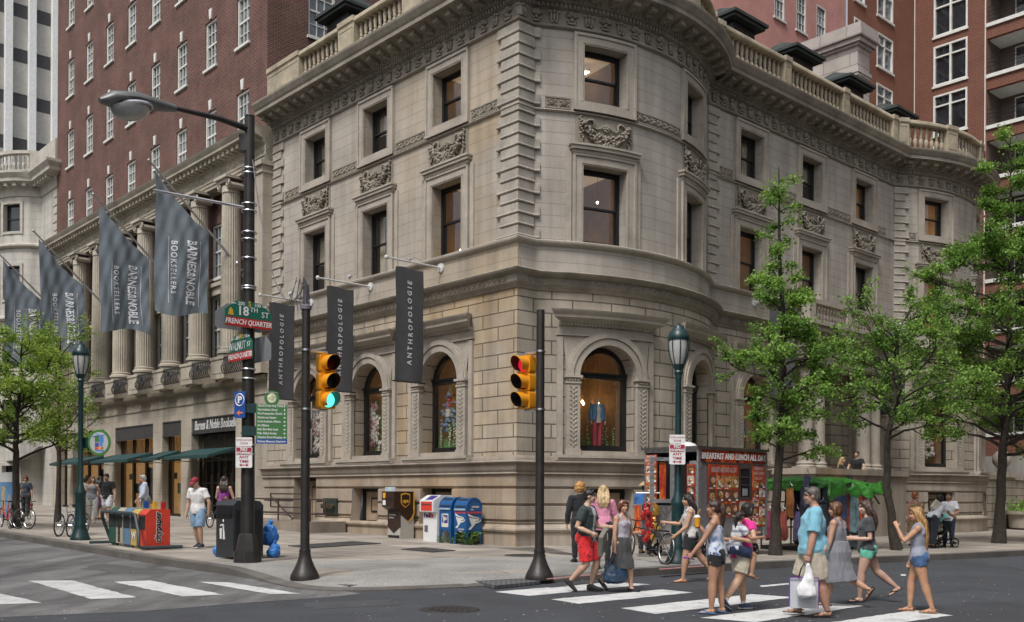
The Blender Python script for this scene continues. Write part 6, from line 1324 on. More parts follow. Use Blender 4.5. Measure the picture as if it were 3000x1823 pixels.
# flags and banners
M_flag=mat('slate_flag',(.17,.205,.235),.8,var=.12,sc=2,bmp=.1,bsc=200); M_flagl=mat('flag_lettering',(.78,.80,.84),.7,var=.06); M_ban=mat('charcoal_banner',(.065,.066,.07),.85,var=.1,bmp=.1,bsc=250); M_alu=mat('pole_aluminium',(.42,.42,.43),.4,metal=.7)
for i,a in enumerate((17.3,23.4,31.8,38.0)):
    lab=('nearest of the four slate bookseller flags, overlapping the street light pole','second slate bookseller flag from the right, left of the nearest one','third slate bookseller flag, partly behind tree leaves','leftmost slate bookseller flag hanging above the young trees')[i]
    t=thing('flag_pole',('nearest','second','third','farthest')[i]+' slanted flag pole on the colonnade front, counted from the corner','flag pole',(*wor(-.2,a),0),TH,'slanted flag poles on the colonnade')
    B=Vector((0,0,11.25)); Tp=Vector((-3.75,0,14.75)); g=MB(); g.tube([B,Tp],[.055,.04],8); g.blob(Tp,.07); g.blob(B,(.1,.14,.14)); g.build('pole',M_alu,t)
    f=thing('flag',lab,'flag',(*wor(-.2,a-.02),0),TH,'bookseller flags'); ph=i*1.7
    def FM(u,v,y=0,ph=ph,i=i):   # u along pole from tip(0) to hoist(1), v down
        d=3.5-2.25*u; zt=11.25+(14.75-11.25)*d/3.75-.12-.25*math.sin(math.pi*u)*.8; zb=8.85-.15*math.sin(u*5+ph)
        e=v**1.1; z=zt+(zb-zt)*e; w=.085*math.sin(u*7+v*2.5+ph)*(.3+.7*v)+.03*math.sin(u*11-v*13+ph)*(1-v)+.022*math.sin(u*19-v*8+ph*2)+.012*math.sin(u*37+v*21)
        return (-d+.06*math.sin(v*6+ph)*v+.14*(1-u)*v*(1 if i>1 else .3),w+y,z)
    g=MB(); g.grid(FM,36,40); g.build('cloth',M_flag,f,fix=False,ang=80)
    g=MB()
    def ftext(tx,uc,v0,size,sx,sp=1,bold=0):
        vs,fs=text_mesh(tx,size,0,sx=sx,sp=sp,bold=bold,align='LEFT')
        out=[]
        for x,y,z in vs:   # x runs down, y to the right
            u=uc+y/2.25; zt=FM(u,0)[2]; v=(12.0-v0-x); 
            p=FM(u,0); z0=p[2]; zb=FM(u,1)[2]; vv=max(.0,min(1,(z0-v)/(z0-zb)))**(1/1.1); q=FM(u,vv); out.append((q[0],q[1]-.02,v))
        g.add(out,fs)
    ftext('BARNES&NOBLE',.66,.12,.56,.64,bold=.014); ftext('BOOKSELLERS',.33,.25,.33,.88,1.22,bold=.004)
    for uc in (.84,.24): 
        for k in range(24):
            va=[];
            for zz in (.1+2.7*k/24,.1+2.7*(k+1)/24):
                for du in (-.004,.004):
                    u=uc+du; v=12.0-zz; z0=FM(u,0)[2]; zb=FM(u,1)[2]; vv=max(0,min(1,(z0-v)/(z0-zb)))**(1/1.1); q=FM(u,vv); va.append((q[0],q[1]-.02,v))
            g.add(va,[[0,1,3,2]])
    g.build('lettering',M_flagl,f,fix=False,ang=0)
def banner(label,loc_,rz,i):
    t=thing('banner_pole','white horizontal banner pole '+('nearest the corner on the left front','over the middle left window','over the farthest left window','over the wing beside the leafy tree','on the right wing behind the branches')[i],'banner pole',loc_,rz,'horizontal banner poles')
    g=MB(); g.tube([(0,-.05,0),(0,-2.05,.0)],.032,8); g.blob((0,-2.1,0),.075); g.M=T3(rx=math.pi/2); g.lathe([(.16,-.02),(.15,.03),(.05,.05)],14); g.M=None; g.tube([(0,0,-.12),(0,-.35,0)],.02,5); g.build('pole',mat('white_pole',(.55,.55,.54),.4),t)
    f=thing('banner',label,'banner',loc_,rz,'hanging shop banners'); w=lambda y,z:.03*math.sin(y*5+i)*(z+.3)/3.5+.02*math.sin(z*3+y*4+i)-.05*(-z/3.6)*0
    FB=lambda u,v:(w(u*1.05,v*3.5),-.7-1.05*u+.03*math.sin(v*4+i)*v,-.22-3.5*v-.03*math.sin(u*math.pi*2)*(1-v)*1)
    g=MB(); g.grid(FB,12,24); g.build('cloth',M_ban,f,fix=False,ang=80)
    g=MB(); g.bx(-.02,.02,-1.85,-.6,-3.75,-3.71); g.build('bottom_rod',M_dkmetal,f)
    vs,fs=text_mesh('ANTHROPOLOGIE',.215,0,sp=1.62,bold=.006); g=MB(); o_=[]
    for x,y,z in vs:   # reads upward
        u=.5+y*(1 if i<3 else -1)/1.05; v=.5-x/3.5-.02; q=FB(u,v); o_.append((q[0]+(.02 if i<3 else -.02),q[1],q[2]))
    g.add(o_,fs); g.build('lettering',mat('banner_lettering',(.55,.56,.58),.7,var=0),f,fix=False,ang=0)
for i,a in enumerate((3.45,7.4,11.35)):
    pass
labs=['charcoal banner lettered ANTHROPOLOGIE nearest the building corner','charcoal banner lettered ANTHROPOLOGIE right of the lit green signal','charcoal banner lettered ANTHROPOLOGIE between the street light and signal pole']
for i,a in enumerate((3.45,7.4,11.35)): banner(labs[i],(*wor(-.15,a),8.8),TH-math.pi/2,i)
for i,b in enumerate((11.8,20.2)): banner(['charcoal banner half hidden by the tree beside the cart','charcoal banner behind the branches right of the porch'][i],(*wor(b,-.15),8.8),TH,3+i)
# ---------------- food cart ----------------
def steelmat():
    m,t,b,o=nodes('quilted_steel'); O=N(t,'ShaderNodeTexCoord').outputs['Object']
    s=N(t,'ShaderNodeSeparateXYZ'); t.links.new(O,s.inputs[0])
    def M_(op,a,b_):
        n=N(t,'ShaderNodeMath',operation=op)
        for q,v in enumerate((a,b_)):
            if v is None: continue
            if hasattr(v,'is_output'): t.links.new(v,n.inputs[q])
            else: n.inputs[q].default_value=v
        return n.outputs[0]
    hh=M_('ADD',s.outputs[0],s.outputs[1]); w1=M_('ABSOLUTE',M_('SINE',M_('MULTIPLY',M_('ADD',hh,s.outputs[2]),17.),None),None); w2=M_('ABSOLUTE',M_('SINE',M_('MULTIPLY',M_('SUBTRACT',hh,s.outputs[2]),17.),None),None)
    qh=M_('POWER',M_('MINIMUM',w1,w2),.6)
    b.inputs['Base Color'].default_value=(.5,.5,.52,1); b.inputs['Metallic'].default_value=.8; b.inputs['Roughness'].default_value=.42
    bump(t,b,qh,.4,.02); return m
M_quilt=steelmat()
def flamemat(name,a,b_,c_):
    m,t,b,o=nodes(name); O=N(t,'ShaderNodeTexCoord').outputs['Object']; mp=N(t,'ShaderNodeMapping'); mp.inputs['Scale'].default_value=(3,3,1.2); t.links.new(O,mp.inputs['Vector'])
    f=noise(t,mp.outputs[0],2.6,5,.7); r=N(t,'ShaderNodeValToRGB'); t.links.new(f,r.inputs[0]); e=r.color_ramp.elements
    e[0].position=.42; e[0].color=(*a,1); e[1].position=.68; e[1].color=(*c_,1); x=e.new(.54); x.color=(*b_,1)
    t.links.new(r.outputs[0],b.inputs['Base Color']); b.inputs['Roughness'].default_value=.4; return m
M_flame=flamemat('flame_print',(.07,.012,.01),(.42,.04,.015),(.75,.26,.03)); M_menured=flamemat('menu_red_print',(.30,.03,.02),(.50,.07,.02),(.72,.27,.05))
def foodmat(i):
    rr=random.Random(i); pal=[((.10,.04,.02),(.40,.20,.07),(.6,.5,.35)),((.18,.02,.015),(.45,.12,.05),(.65,.5,.3)),((.35,.16,.03),(.62,.30,.06),(.65,.62,.55)),((.06,.10,.02),(.35,.22,.08),(.6,.45,.12)),((.5,.48,.44),(.3,.15,.06),(.62,.6,.56))][i%5]
    m,t,b,o=nodes('food_photo'); O=N(t,'ShaderNodeTexCoord').outputs['Object']; f=noise(t,O,7+rr.random()*6,5,.7); r=N(t,'ShaderNodeValToRGB'); t.links.new(f,r.inputs[0]); e=r.color_ramp.elements
    e[0].position=.36; e[0].color=(*pal[0],1); e[1].position=.66; e[1].color=(*pal[2],1); x=e.new(.5); x.color=(*pal[1],1)
    t.links.new(r.outputs[0],b.inputs['Base Color']); b.inputs['Roughness'].default_value=.4; return m
FOOD=[foodmat(i) for i in range(10)]; FOOD[4]=mat('plate_white',(.58,.57,.54),.4); FOOD[9]=mat('napkin_grey',(.40,.39,.37),.4); FOOD[5]=mat('dark_table',(.12,.06,.04),.4)
ct=thing('food_cart','quilted steel food cart plastered with menu photos, BREAKFAST AND LUNCH ALL DAY on top','food cart',(*wor(-.55,-6.95),gl(0,-7)+.15),TH)
CW,CD=2.85,1.65
g=MB(); g.bx(0,CW,0,.05,.55,2.33); g.bx(0,.05,.05,.25,.45,2.33); g.bx(0,.05,1.25,CD,.45,2.33); g.bx(0,.05,.25,1.25,.45,1.25); g.bx(0,CW,CD-.05,CD,.45,2.6); g.bx(CW-.05,CW,0,CD,.45,2.6); g.bx(0,CW,.05,CD,.42,.55); g.bx(.0,CW,-.02,CD,2.55,2.62); g.bx(-.02,.1,-.03,.02,.5,2.6); g.bx(CW-.1,CW+.03,-.03,.02,.5,2.6)
g.build('body',M_quilt,ct)
g=MB(); g.bx(-.08,CW+.06,-.06,CD+.05,2.62,2.68); g.bx(.0,CW,-.028,-.02,2.28,2.31); g.build('roof_edge',M_steel,ct); g=MB(); g.blob((.18,.55,2.68),(.32,.32,.13),n=14); g.build('roof_vent',M_white,ct)
g=MB(); g.bx(.07,CW-.03,-.03,-.015,2.31,2.6); o=g.build('banner_board',M_flame,ct); g=MB(); text(g,'BREAKFAST AND LUNCH ALL DAY',T3(CW/2+.02,-.034,2.45),.205,ext=.003,sx=.80,bold=.006,sp=1.06); g.build('lettering',M_swhite,o)
def menu(x0,x1,z0,z1,nc,nr,head,face='y',par=ct,seed=0,hs_=.15):
    rr=random.Random(seed)
    fn=(lambda x,y,z:(x,y-.02,z)) if face=='y' else (lambda x,y,z:(y-.02,CD-x,z))
    g=MB(fn); g.bx(x0,x1,-.012,.0,z0,z1); b_=g.build('menu_board',M_menured,par); hh=hs_*(z1-z0) if head else .02
    g=MB(fn); w=(x1-x0)/nc; h=(z1-z0-hh)/nr; lab=MB(fn)
    for i in range(nc):
        for j in range(nr):
            X=x0+w*i; Z=z0+h*j; k0=rr.choice((4,9,5,5,3,0)); g.bx(X+.02,X+w-.02,-.016,-.012,Z+.045,Z+h-.012,k0); cx,cz=X+w/2,Z+.045+(h-.057)/2; kd=rr.choice((1,2,0,6,7,8,3))
            A0=rr.uniform(-1,1); rw,rh=w*rr.uniform(.27,.40),(h-.06)*rr.uniform(.2,.38)
            for q in range(3): A1=A0+rr.uniform(-.3,.3); s_=1-.25*q; ox,oz=rr.uniform(-.03,.03),rr.uniform(-.03,.03); g.prism([(cx+ox+rw*s_*math.cos(e*.5236)*math.cos(A1)-rh*s_*math.sin(e*.5236)*math.sin(A1)*.9,cz+oz+(rw*math.cos(e*.5236)*math.sin(A1)*.7+rh*math.sin(e*.5236)*math.cos(A1))*s_) for e in range(12)],-.0185-.001*q,-.015,(kd+q*3)%10); 
            lab.prism([(X+w*.72+.045*math.cos(q*.7854),Z+.075+.028*math.sin(q*.7854)) for q in range(8)],-.022,-.019); 
            if rr.random()<.5: lab.bx(X+.03,X+w*.55,-.015,-.0125,Z+.012,Z+.032)
    g.build('food_photos',FOOD,b_)
    if head:
        L=head if isinstance(head,list) else [head]
        for q,t_ in enumerate(L):
            zz=z1-hh*(q+.5)/len(L); s=min(.17,hh*.9/len(L)); vs,fs=text_mesh(t_,s,.002,sx=min(.72,(x1-x0)*.9/(len(t_)*s*.62)),bold=.004); lab.add([((x0+x1)/2+x,-.016,zz+y) for x,y,z in vs],fs)
    lab.build('price_labels',M_swhite,b_)
menu(.38,1.62,.98,2.25,4,3,'BREAKFAST AND LUNCH ALL DAY',seed=1,hs_=.2); menu(2.2,2.78,.72,2.25,2,5,['BREAKFAST','AND LUNCH','ALL DAY'],seed=2,hs_=.24); menu(1.64,2.18,1.0,1.38,2,1,None,seed=3); menu(1.9,2.18,.66,.98,1,1,None,seed=9)
g=MB(); frame_n(g,1.65,2.17,1.42,2.22,.05,-.03,-.01,0,1); g.build('serving_hatch',M_steel,ct); g=MB(); g.bx(1.7,2.12,-.02,-.01,1.47,2.17,0); 
for z in (1.75,1.95): g.bx(1.7,2.12,-.028,-.02,z,z+.03,1)
g.bx(1.8,2.0,-.03,-.02,1.5,1.68,2); g.build('hatch_screen',[M_dkglass,M_steel,mat('grey_goods',(.25,.25,.25))],ct)
menu(1.25+.1,1.58,.75,2.25,1,6,None,'x',seed=4); menu(.08,.42,.62,2.5,2,7,['BREAKFAST','AND LUNCH','ALL DAY'],'x',seed=5,hs_=.14)
g=MB(); g.bx(.06,.1,.28,1.22,1.28,2.3,0); g.build('dark_opening',M_black,ct)
d_=MB(); d_.M=T3(-.02,CD-.95,0,rz=rad(152)); frame_n(d_,0,.62,1.32,2.42,.09,-.03,.03,0,1); dr=d_.build('open_flap',M_quilt,ct); 
g=MB(); g.M=T3(-.02,CD-.95,0,rz=rad(152)); g.bx(.2,.36,-.04,-.02,1.4,2.3,0); 
for k in range(6): g.bx(.215,.345,-.046,-.04,1.42+k*.145,1.42+k*.145+.12,1+k%4)
g.build('flap_menu',[M_menured]+FOOD[:4],dr)
g=MB(); g.prism([(.15,-.02),(.7,-.02),(.7,.9),(.15,.9)],0,.02) if 0 else g.bx(-.45,.0,CD-.3,CD-.05,.5,1.28); g.build('side_cabinet',M_quilt,ct)
g=MB(); g.bx(-.46,-.45,CD-.27,CD-.08,.55,1.25); 
g.build('side_menu',M_menured,ct)
for x in (.35,CW-.35):
    for y in (.1,CD-.15):
        g=MB(); c=Vector((x,y,.14)); g.tube([c+Vector((.14*math.cos(i*math.pi/10),0,.14*math.sin(i*math.pi/10))) for i in range(21)],.035,6,cap=False); g.tube([c-Vector((0,.04,0)),c+Vector((0,.04,0))],.05,8); g.tube([c,c+Vector((0,0,.32))],.025,6); g.build('wheel',M_black,ct)
# chip bags hanging at the cart's end
M_chipr=mat('crisp_red_foil',(.36,.02,.02),.25,var=.5,sc=9,metal=.2); M_chipy=mat('crisp_yellow_foil',(.55,.30,.03),.25,var=.4,sc=9,metal=.2)
rr=random.Random(21)
for k in range(26):
    y=1 if k%3==2 else 0; z=.3+.034*k; g=MB(); g.grid(lambda u,v:(.12*(u-.5),-.022*math.sin(math.pi*u)*math.sin(math.pi*v)+.006*math.sin(u*17+v*9),.15*(v-.5)),6,6); g.grid(lambda u,v:(.12*(u-.5),.022*math.sin(math.pi*u)*math.sin(math.pi*v)+.006*math.sin(u*17+v*9),.15*(v-.5)),6,6)
    o=g.build('crisp_packet',M_chipy if y else M_chipr,label=('yellow crisp packet hanging at the left end of the food cart' if y else 'red crisp packet hanging at the left end of the food cart'),cat='snack packet',group='yellow crisp packets on the cart' if y else 'red crisp packets on the cart')
    o.location=at(-.95+.16*y+rr.uniform(-.1,.1),-5.75-.08*y+rr.uniform(-.1,.1),dz=z+.1); o.rotation_euler=(rr.uniform(-.3,.3),rr.uniform(-.5,.5),TH-.8+rr.uniform(-.5,.5))
g=MB(); g.tube([(0,0,0),(0,0,1.6)],.02,6); g.tube([(-.25,0,1.55),(.35,-.1,1.55)],.015,5); g.box((0,0,.03),(.4,.3,.05)); o=g.build('snack_rack',M_steel,label='thin steel stand behind the crisp packets at the cart end',cat='rack'); o.location=at(-.95,-5.7)
# ---------------- clothing stall ----------------
st=thing('clothing_stall','market stall of hanging clothes under a bright green tarpaulin','stall',(*wor(4.75,-6.9),gl(5,-7)+.15),TH); SWd,SD=3.1,1.7
g=MB()
for x in (0,SWd*.5,SWd):
    for y in (0,SD): g.tube([(x,y,0),(x,y,1.85)],.025,6)
for z in (.6,1.35,1.85):
    for y in (0,SD): g.tube([(-.1,y,z),(SWd+.15,y,z)],.02,5)
for x in (0,SWd): g.tube([(x,-.1,1.85),(x,SD+.1,1.85)],.02,5)
g.tube([(SWd,.2,2.0),(SWd+.9,.2,1.3)],.03,5); g.bx(0,SWd,.2,SD,.0,.12); g.build('metal_frame',M_dkmetal,st)
def tarp(u,v):
    x=-.15+(SWd+.3)*u; y=-.45+(SD+.9)*v; e=min(v,1-v)*2; ex=min(u,1-u)*2
    hang=max(0,.24-min(v,1-v)) *2.6; hx=max(0,.06-min(u,1-u))*5
    z=1.98-.42*hang-.6*hx+.10*math.sin(u*7+v*2)*(1-.3*v)+.07*math.sin(u*17+v*11)+.04*math.sin(u*31-v*23)+.03*math.sin(u*53+v*37)+.12*math.sin(u*3.2)-.18*max(0,.5-abs(v-.06)*6)
    return (x+.05*math.sin(v*9+u*13),y+.09*math.sin(u*15)*(1-e)+.04*math.sin(u*37),z)
g=MB(); rt=random.Random(6)
g.tube([(-.12+(SWd+.24)*k/10,SD*.42+.08*math.sin(k*1.3),1.82+.06*math.sin(k*1.9)) for k in range(11)],[(1.0+.08*math.sin(k*2.1),.16+.04*math.sin(k*1.7)) for k in range(11)],20,flat=(0,0,1))
g.tube([(-.15+(SWd+.3)*k/26,-.52+.06*math.sin(k*1.1),1.70-.05*math.sin(k*.9)) for k in range(27)],[(.05,.20+.07*math.sin(k*1.37)+.05*math.sin(k*.6)) for k in range(27)],12,flat=(0,0,1))
addm('tarpaulin',remesh(g,.022,3,.035,(1.8,8.,5.),4),mat('green_tarpaulin',(.045,.205,.03),.42,var=.16,sc=3,bmp=.5,bsc=7),st)
rr=random.Random(8); GC=[((.28,.45,.52),'pale blue'),((.75,.16,.03),'orange'),((.05,.06,.08),'black'),((.10,.16,.30),'denim blue'),((.45,.12,.10),'rust red'),((.02,.13,.13),'dark teal'),((.30,.06,.12),'wine red'),((.16,.14,.30),'purple'),((.42,.18,.06),'tan orange'),((.12,.14,.15),'charcoal')]
def gmat(i): return mat('garment_cloth_'+['sky','orange','black','denim','rust','teal','wine','purple','tan','charcoal'][i],GC[i][0],.85,var=.45,sc=5,weave=1)
def garment(label,x,y,zt,L,w,ci,dress,row):
    o=thing('garment',label,'garment',(*wor(4.62+x*.79,-6.95+y),gl(5,-7)+.15+zt),TH+row,'clothes hanging on the stall'); ph=rr.uniform(0,6)
    def f(s):
        def q(u,v):
            ww=w*(.55+.45*min(1,v*2.2)) if dress else w*(.9+.12*v); ang=(u-.5)
            return (ww*ang+.015*math.sin(v*9+ph),s*(.05+.03*v)*math.cos(math.pi*ang)+.035*math.sin(u*(14 if dress else 20)+ph)*(.2+v),-L*v-.04*math.sin(u*6+ph)*v)
        return q
    g=MB(); g.grid(f(-1),18,14); g.grid(f(1),18,14); 
    if dress:
        for s_ in (-1,1): g.tube([(s_*w*.16,0,.0),(s_*w*.1,0,.1)],.012,4)
    g.build('cloth',gmat(ci),o,fix=False,ang=80); g=MB(); g.tube([(-w*.25,0,.06),(0,0,.13),(w*.25,0,.06)],.008,4); g.tube([(0,0,.13),(0,0,.2)],.006,4); g.build('hanger',M_steel,o)
# front row and ends
spec=[(2.55,-.08,1.68,1.15,.5,0,1,'pale blue sundress hanging in the middle of the stall front'),(3.0,-.02,1.75,1.0,.32,1,0,'bright orange wrap hanging right of the pale blue sundress'),(3.35,-.05,1.75,.95,.34,6,0,'wine red scarf hanging right of the orange wrap'),(3.75,-.05,1.2,1.0,.45,3,0,'denim blue jacket on the right end of the stall front'),(3.45,-.1,1.1,.95,.5,5,0,'dark teal striped trousers low on the right of the stall'),(2.15,.0,1.78,1.2,.36,4,0,'rust red printed scarf left of the pale blue sundress'),(1.75,-.02,1.8,.9,.5,3,0,'denim blue patchwork top under the middle of the tarpaulin'),(1.4,.02,1.75,1.2,.34,7,0,'purple printed dress behind the man in the blue shirt'),(.35,-.12,1.3,.85,.55,2,1,'black printed skirt on the left end of the stall'),(.35,-.1,.75,.6,.6,8,0,'tan orange bag-like skirt low on the left of the stall'),(.0,-.05,1.35,.9,.3,8,0,'orange striped cloth at the left edge of the stall'),(.75,-.02,1.8,1.2,.36,2,0,'black shawl hanging left of centre on the stall'),(1.08,.0,1.78,1.3,.34,6,0,'wine red skirt hanging left of centre on the stall'),(2.8,.1,.95,.9,.7,9,0,'charcoal pleated skirt under the pale blue sundress'),(1.9,.1,.95,.85,.6,5,0,'dark teal sarong low in the middle of the stall'),(4.1,.4,1.75,1.1,.4,1,0,'orange fringed scarf on the stall corner post'),(.1,.25,2.1,.9,.5,7,0,'purple patterned shirt hung high on the stall corner')]
for x,y,z,L,w,ci,dr_,lab in spec: garment(lab,x,y,z,L,w,ci,dr_,rr.uniform(-.25,.25))
for k in range(22):
    garment('printed garment packed on the inner rail of the stall behind the front row',.25+k*.17,.45+.55*(k%2),(1.72,1.0)[k%3==2],.8+.25*rr.random(),.34+.12*rr.random(),(2,7,6,4,9,5,3,2,8,6)[(k*7)%10],k%4==0,rr.uniform(-.9,.9))
for k in range(6): garment('patterned cloth hanging on the left end of the stall',-.08,.25+k*.22,(1.75,1.1)[k%2],.8,.3,(2,7,8,4,2,6)[k],False,1.4+rr.uniform(-.3,.3))
# ---------------- trees ----------------
def leafmat(name,c1,c2):
    m,t,b,o=nodes(name); at_=N(t,'ShaderNodeAttribute',attribute_name='leafcol'); c=mixc(t,at_.outputs['Fac'],c1,c2); t.links.new(c,b.inputs['Base Color']); b.inputs['Roughness'].default_value=.5; b.inputs['Specular IOR Level'].default_value=.3
    tl=N(t,'ShaderNodeBsdfTranslucent'); t.links.new(c,tl.inputs[0]); mx=N(t,'ShaderNodeMixShader'); mx.inputs[0].default_value=.42; t.links.new(b.outputs[0],mx.inputs[1]); t.links.new(tl.outputs[0],mx.inputs[2]); t.links.new(mx.outputs[0],o.inputs[0]); return m
M_bark=mat('grey_brown_bark',(.042,.033,.026),.95,var=.4,sc=7,bmp=.9,bsc=22); M_gink=leafmat('ginkgo_leaves',(.115,.235,.04),(.30,.47,.10)); M_yl=leafmat('young_tree_leaves',(.18,.31,.045),(.40,.53,.10))
def leaves(name,pts,size,m,par,seed,fan=True):
    rs=np.random.RandomState(seed); P0=np.array(pts); n=len(P0)
    def rv(): v=rs.normal(size=(n,3)); return v/np.linalg.norm(v,axis=1)[:,None]
    d=rv(); d[:,2]*=.45; d/=np.linalg.norm(d,axis=1)[:,None]; w=np.cross(d,rv()); w/=np.linalg.norm(w,axis=1)[:,None]
    s=size*rs.uniform(.65,1.3,(n,1)); k=.62 if fan else .33
    q=np.cross(d,w)*s*.18
    V=np.stack([P0,P0+d*s*.75+w*s*k,P0+d*s*1.0+q,P0+d*s*.75-w*s*k],1).reshape(-1,3) if fan else np.stack([P0,P0+d*s*.5+w*s*k,P0+d*s*1.15+q,P0+d*s*.5-w*s*k],1).reshape(-1,3)
    me=bpy.data.meshes.new(name); me.vertices.add(4*n); me.vertices.foreach_set('co',V.ravel().astype(np.float32)); me.loops.add(4*n); me.loops.foreach_set('vertex_index',np.arange(4*n,dtype=np.int32)); me.polygons.add(n); me.polygons.foreach_set('loop_start',np.arange(0,4*n,4,dtype=np.int32)); me.polygons.foreach_set('loop_total',np.full(n,4,dtype=np.int32)); me.update(calc_edges=True)
    cl=np.clip(.5+.3*rs.normal(size=n)+.3*np.sin(P0[:,2]*2.1+P0[:,0]*1.7+P0[:,1]*2.3),0,1); at_=me.attributes.new('leafcol','FLOAT','FACE'); at_.data.foreach_set('value',cl.astype(np.float32))
    me.materials.append(m); o=bpy.data.objects.new(name,me); COL.objects.link(o); o.parent=par; return o
def tree(label,base,trunk,tr,limbs,lm,lsize,dens,spread,seed,fan=True,group=None,sub=(3,6),clump=.22):
    # trunk: [(dx,dy,z)], limbs: [(height fraction on trunk index float, dx,dy,dz)]
    rr=random.Random(seed); t=thing('tree',label,'tree',base,0,group); g=MB(); tp=[Vector(p) for p in trunk]; n=len(tp)
    fine=[]; fr=[]
    for i in range((n-1)*5+1):
        f=i/5; k=min(int(f),n-2); a=tp[k].lerp(tp[k+1],f-k); q=i/((n-1)*5); fine.append(a+Vector((rr.uniform(-1,1),rr.uniform(-1,1),0))*.02); fr.append(tr*(1-q)**.8*(1+.5*max(0,1-i/2.5))+.012)
    g.tube(fine,fr,9); pts=[]
    def twig(a,b,r,lev):
        m=6; L=(b-a).length; sag=Vector((rr.uniform(-.12,.12),rr.uniform(-.12,.12),rr.uniform(-.05,.12)))*L; pp=[a.lerp(b,i/m)+sag*math.sin(math.pi*i/m)+Vector((rr.uniform(-1,1),rr.uniform(-1,1),rr.uniform(-1,1)))*.02*L for i in range(m+1)]
        g.tube(pp,[r*(1-.8*i/m)+.003 for i in range(m+1)],5 if r>.02 else 3,0,False)
        if lev<=1:
            for i in range(int(dens*max(L,.45)*(1.3 if lev==0 else .6))):
                f=rr.random()**.8; k=min(m-1,int(f*m)); c=pp[k].lerp(pp[k+1],f*m-k); R0=clump*(.5+.9*rr.random())
                for q in range(rr.randrange(6,13)): pts.append(c+Vector((rr.gauss(0,1),rr.gauss(0,1),rr.gauss(0,.75)))*R0*.45)
        if lev>0:
            for i in range(rr.randint(*sub)+ (1 if L>1.5 else 0)):
                f=rr.uniform(.25,.98); k=min(m-1,int(f*m)); c=pp[k].lerp(pp[k+1],f*m-k); d=(b-a).normalized(); v=Vector((rr.gauss(0,1),rr.gauss(0,1),rr.gauss(0,.6))); v=(v-d*v.dot(d)).normalized(); e=(d*.75+v*.8+Vector((0,0,.12))).normalized(); twig(c,c+e*L*rr.uniform(.28,.5)*spread,r*.45,lev-1)
    for h,dx,dy,dz in limbs:
        k=min(int(h*5),len(fine)-1); a=fine[k]; L=math.sqrt(dx*dx+dy*dy+dz*dz); twig(a,a+Vector((dx,dy,dz)),max(.012,min(.35*fr[k]+.012,L*.03)),2 if L>.7 else 1)
    g.build('trunk',M_bark,t); leaves('crown',pts,lsize,lm,t,seed,fan); return t
rr=random.Random(4)
def limbset(n,h0,h1,rf,seed,up=.35,hs=1):
    r=random.Random(seed); L=[]
    for i in range(n):
        f=h0+(h1-h0)*(i+r.random())/n; A=i*2.4+r.uniform(-.5,.5); q=rf(f)*r.uniform(.7,1.15); L.append((f,q*math.cos(A),q*math.sin(A),q*up*r.uniform(.3,1.6)))
    return L
b1=gpt(2272,1627); tree('narrow ginkgo tree between the food cart and the clothing stall',b1,[(0,0,0),(.0,0,1.5),(.12,0,3.0),(.12,0,4.5),(.14,.0,6.2),(.05,0,8.0),(.02,0,9.9)],.118,limbset(48,1.75,5.97,lambda f:(1.15 if f<2.2 else 1.3 if f<3.6 else .75 if f<4.6 else .4),3),M_gink,.062,6.2,.9,3,group='ginkgo trees on the right sidewalk',clump=.2)
b2=gpt(2627,1612); tree('crooked ginkgo tree right of the stall with bare twigs showing',b2,[(0,0,0),(-.3,0,1.8),(-.28,0,3.2),(-.05,0,4.2),(-.05,.0,5.4),(.05,0,6.5)],.115,limbset(22,2.05,4.9,lambda f:1.75 if f<4 else 1.0,7,.55)+[(3.6,-1.3,.3,2.2),(3.4,1.5,-.2,1.7),(4.4,-1.0,0,1.7),(2.9,-1.9,.4,.3),(2.6,1.6,.3,.6),(4.6,.9,.2,1.2)],M_gink,.062,4.6,.85,9,group='ginkgo trees on the right sidewalk',clump=.2)
b3=gpt(2927,1592); tree('broad ginkgo tree at the right edge of the picture',b3,[(0,0,0),(.05,0,2.0),(.15,0,3.6),(.25,0,5.4),(.3,0,7.6),(.35,0,10.4),(.32,0,14.3)],.165,limbset(64,1.75,5.97,lambda f:(3.1 if f<2.6 else 3.3 if f<3.6 else 2.6 if f<4.4 else 1.7 if f<5.1 else .9),5,.22)+[(4.6,-1.9,.2,.4),(4.9,-1.2,-.2,.5),(5.1,1.2,0,.4),(5.3,-.7,.2,.3),(5.45,.6,0,.3),(3.6,-3.2,-.3,.8),(3.1,-3.3,.3,.9)],M_gink,.068,7.0,.85,13,group='ginkgo trees on the right sidewalk',clump=.24)
b4=gpt(45,1547); tree('young yellow green tree at the left edge with spreading leaves',b4,[(0,0,0),(.02,0,2.0),(0,0,3.4),(.15,0,4.8),(.2,0,6.6)],.12,limbset(34,1.35,3.95,lambda f:1.75 if f<2.6 else 1.1,21,.5)+[(2.5,1.7,-.3,1.3),(2.9,1.3,.2,1.3)],M_yl,.085,5.0,.85,21,False,'young trees on the left sidewalk',clump=.26)
b5=gpt(168,1530); tree('slender young tree behind the bicycles with sparse leaves',b5,[(0,0,0),(.05,0,2.4),(0,0,4.0),(.1,0,6.0),(.1,0,7.2)],.09,limbset(26,1.2,3.95,lambda f:1.5 if f<2.6 else 1.0,33,.7),M_yl,.08,3.4,.85,33,False,'young trees on the left sidewalk',clump=.22)
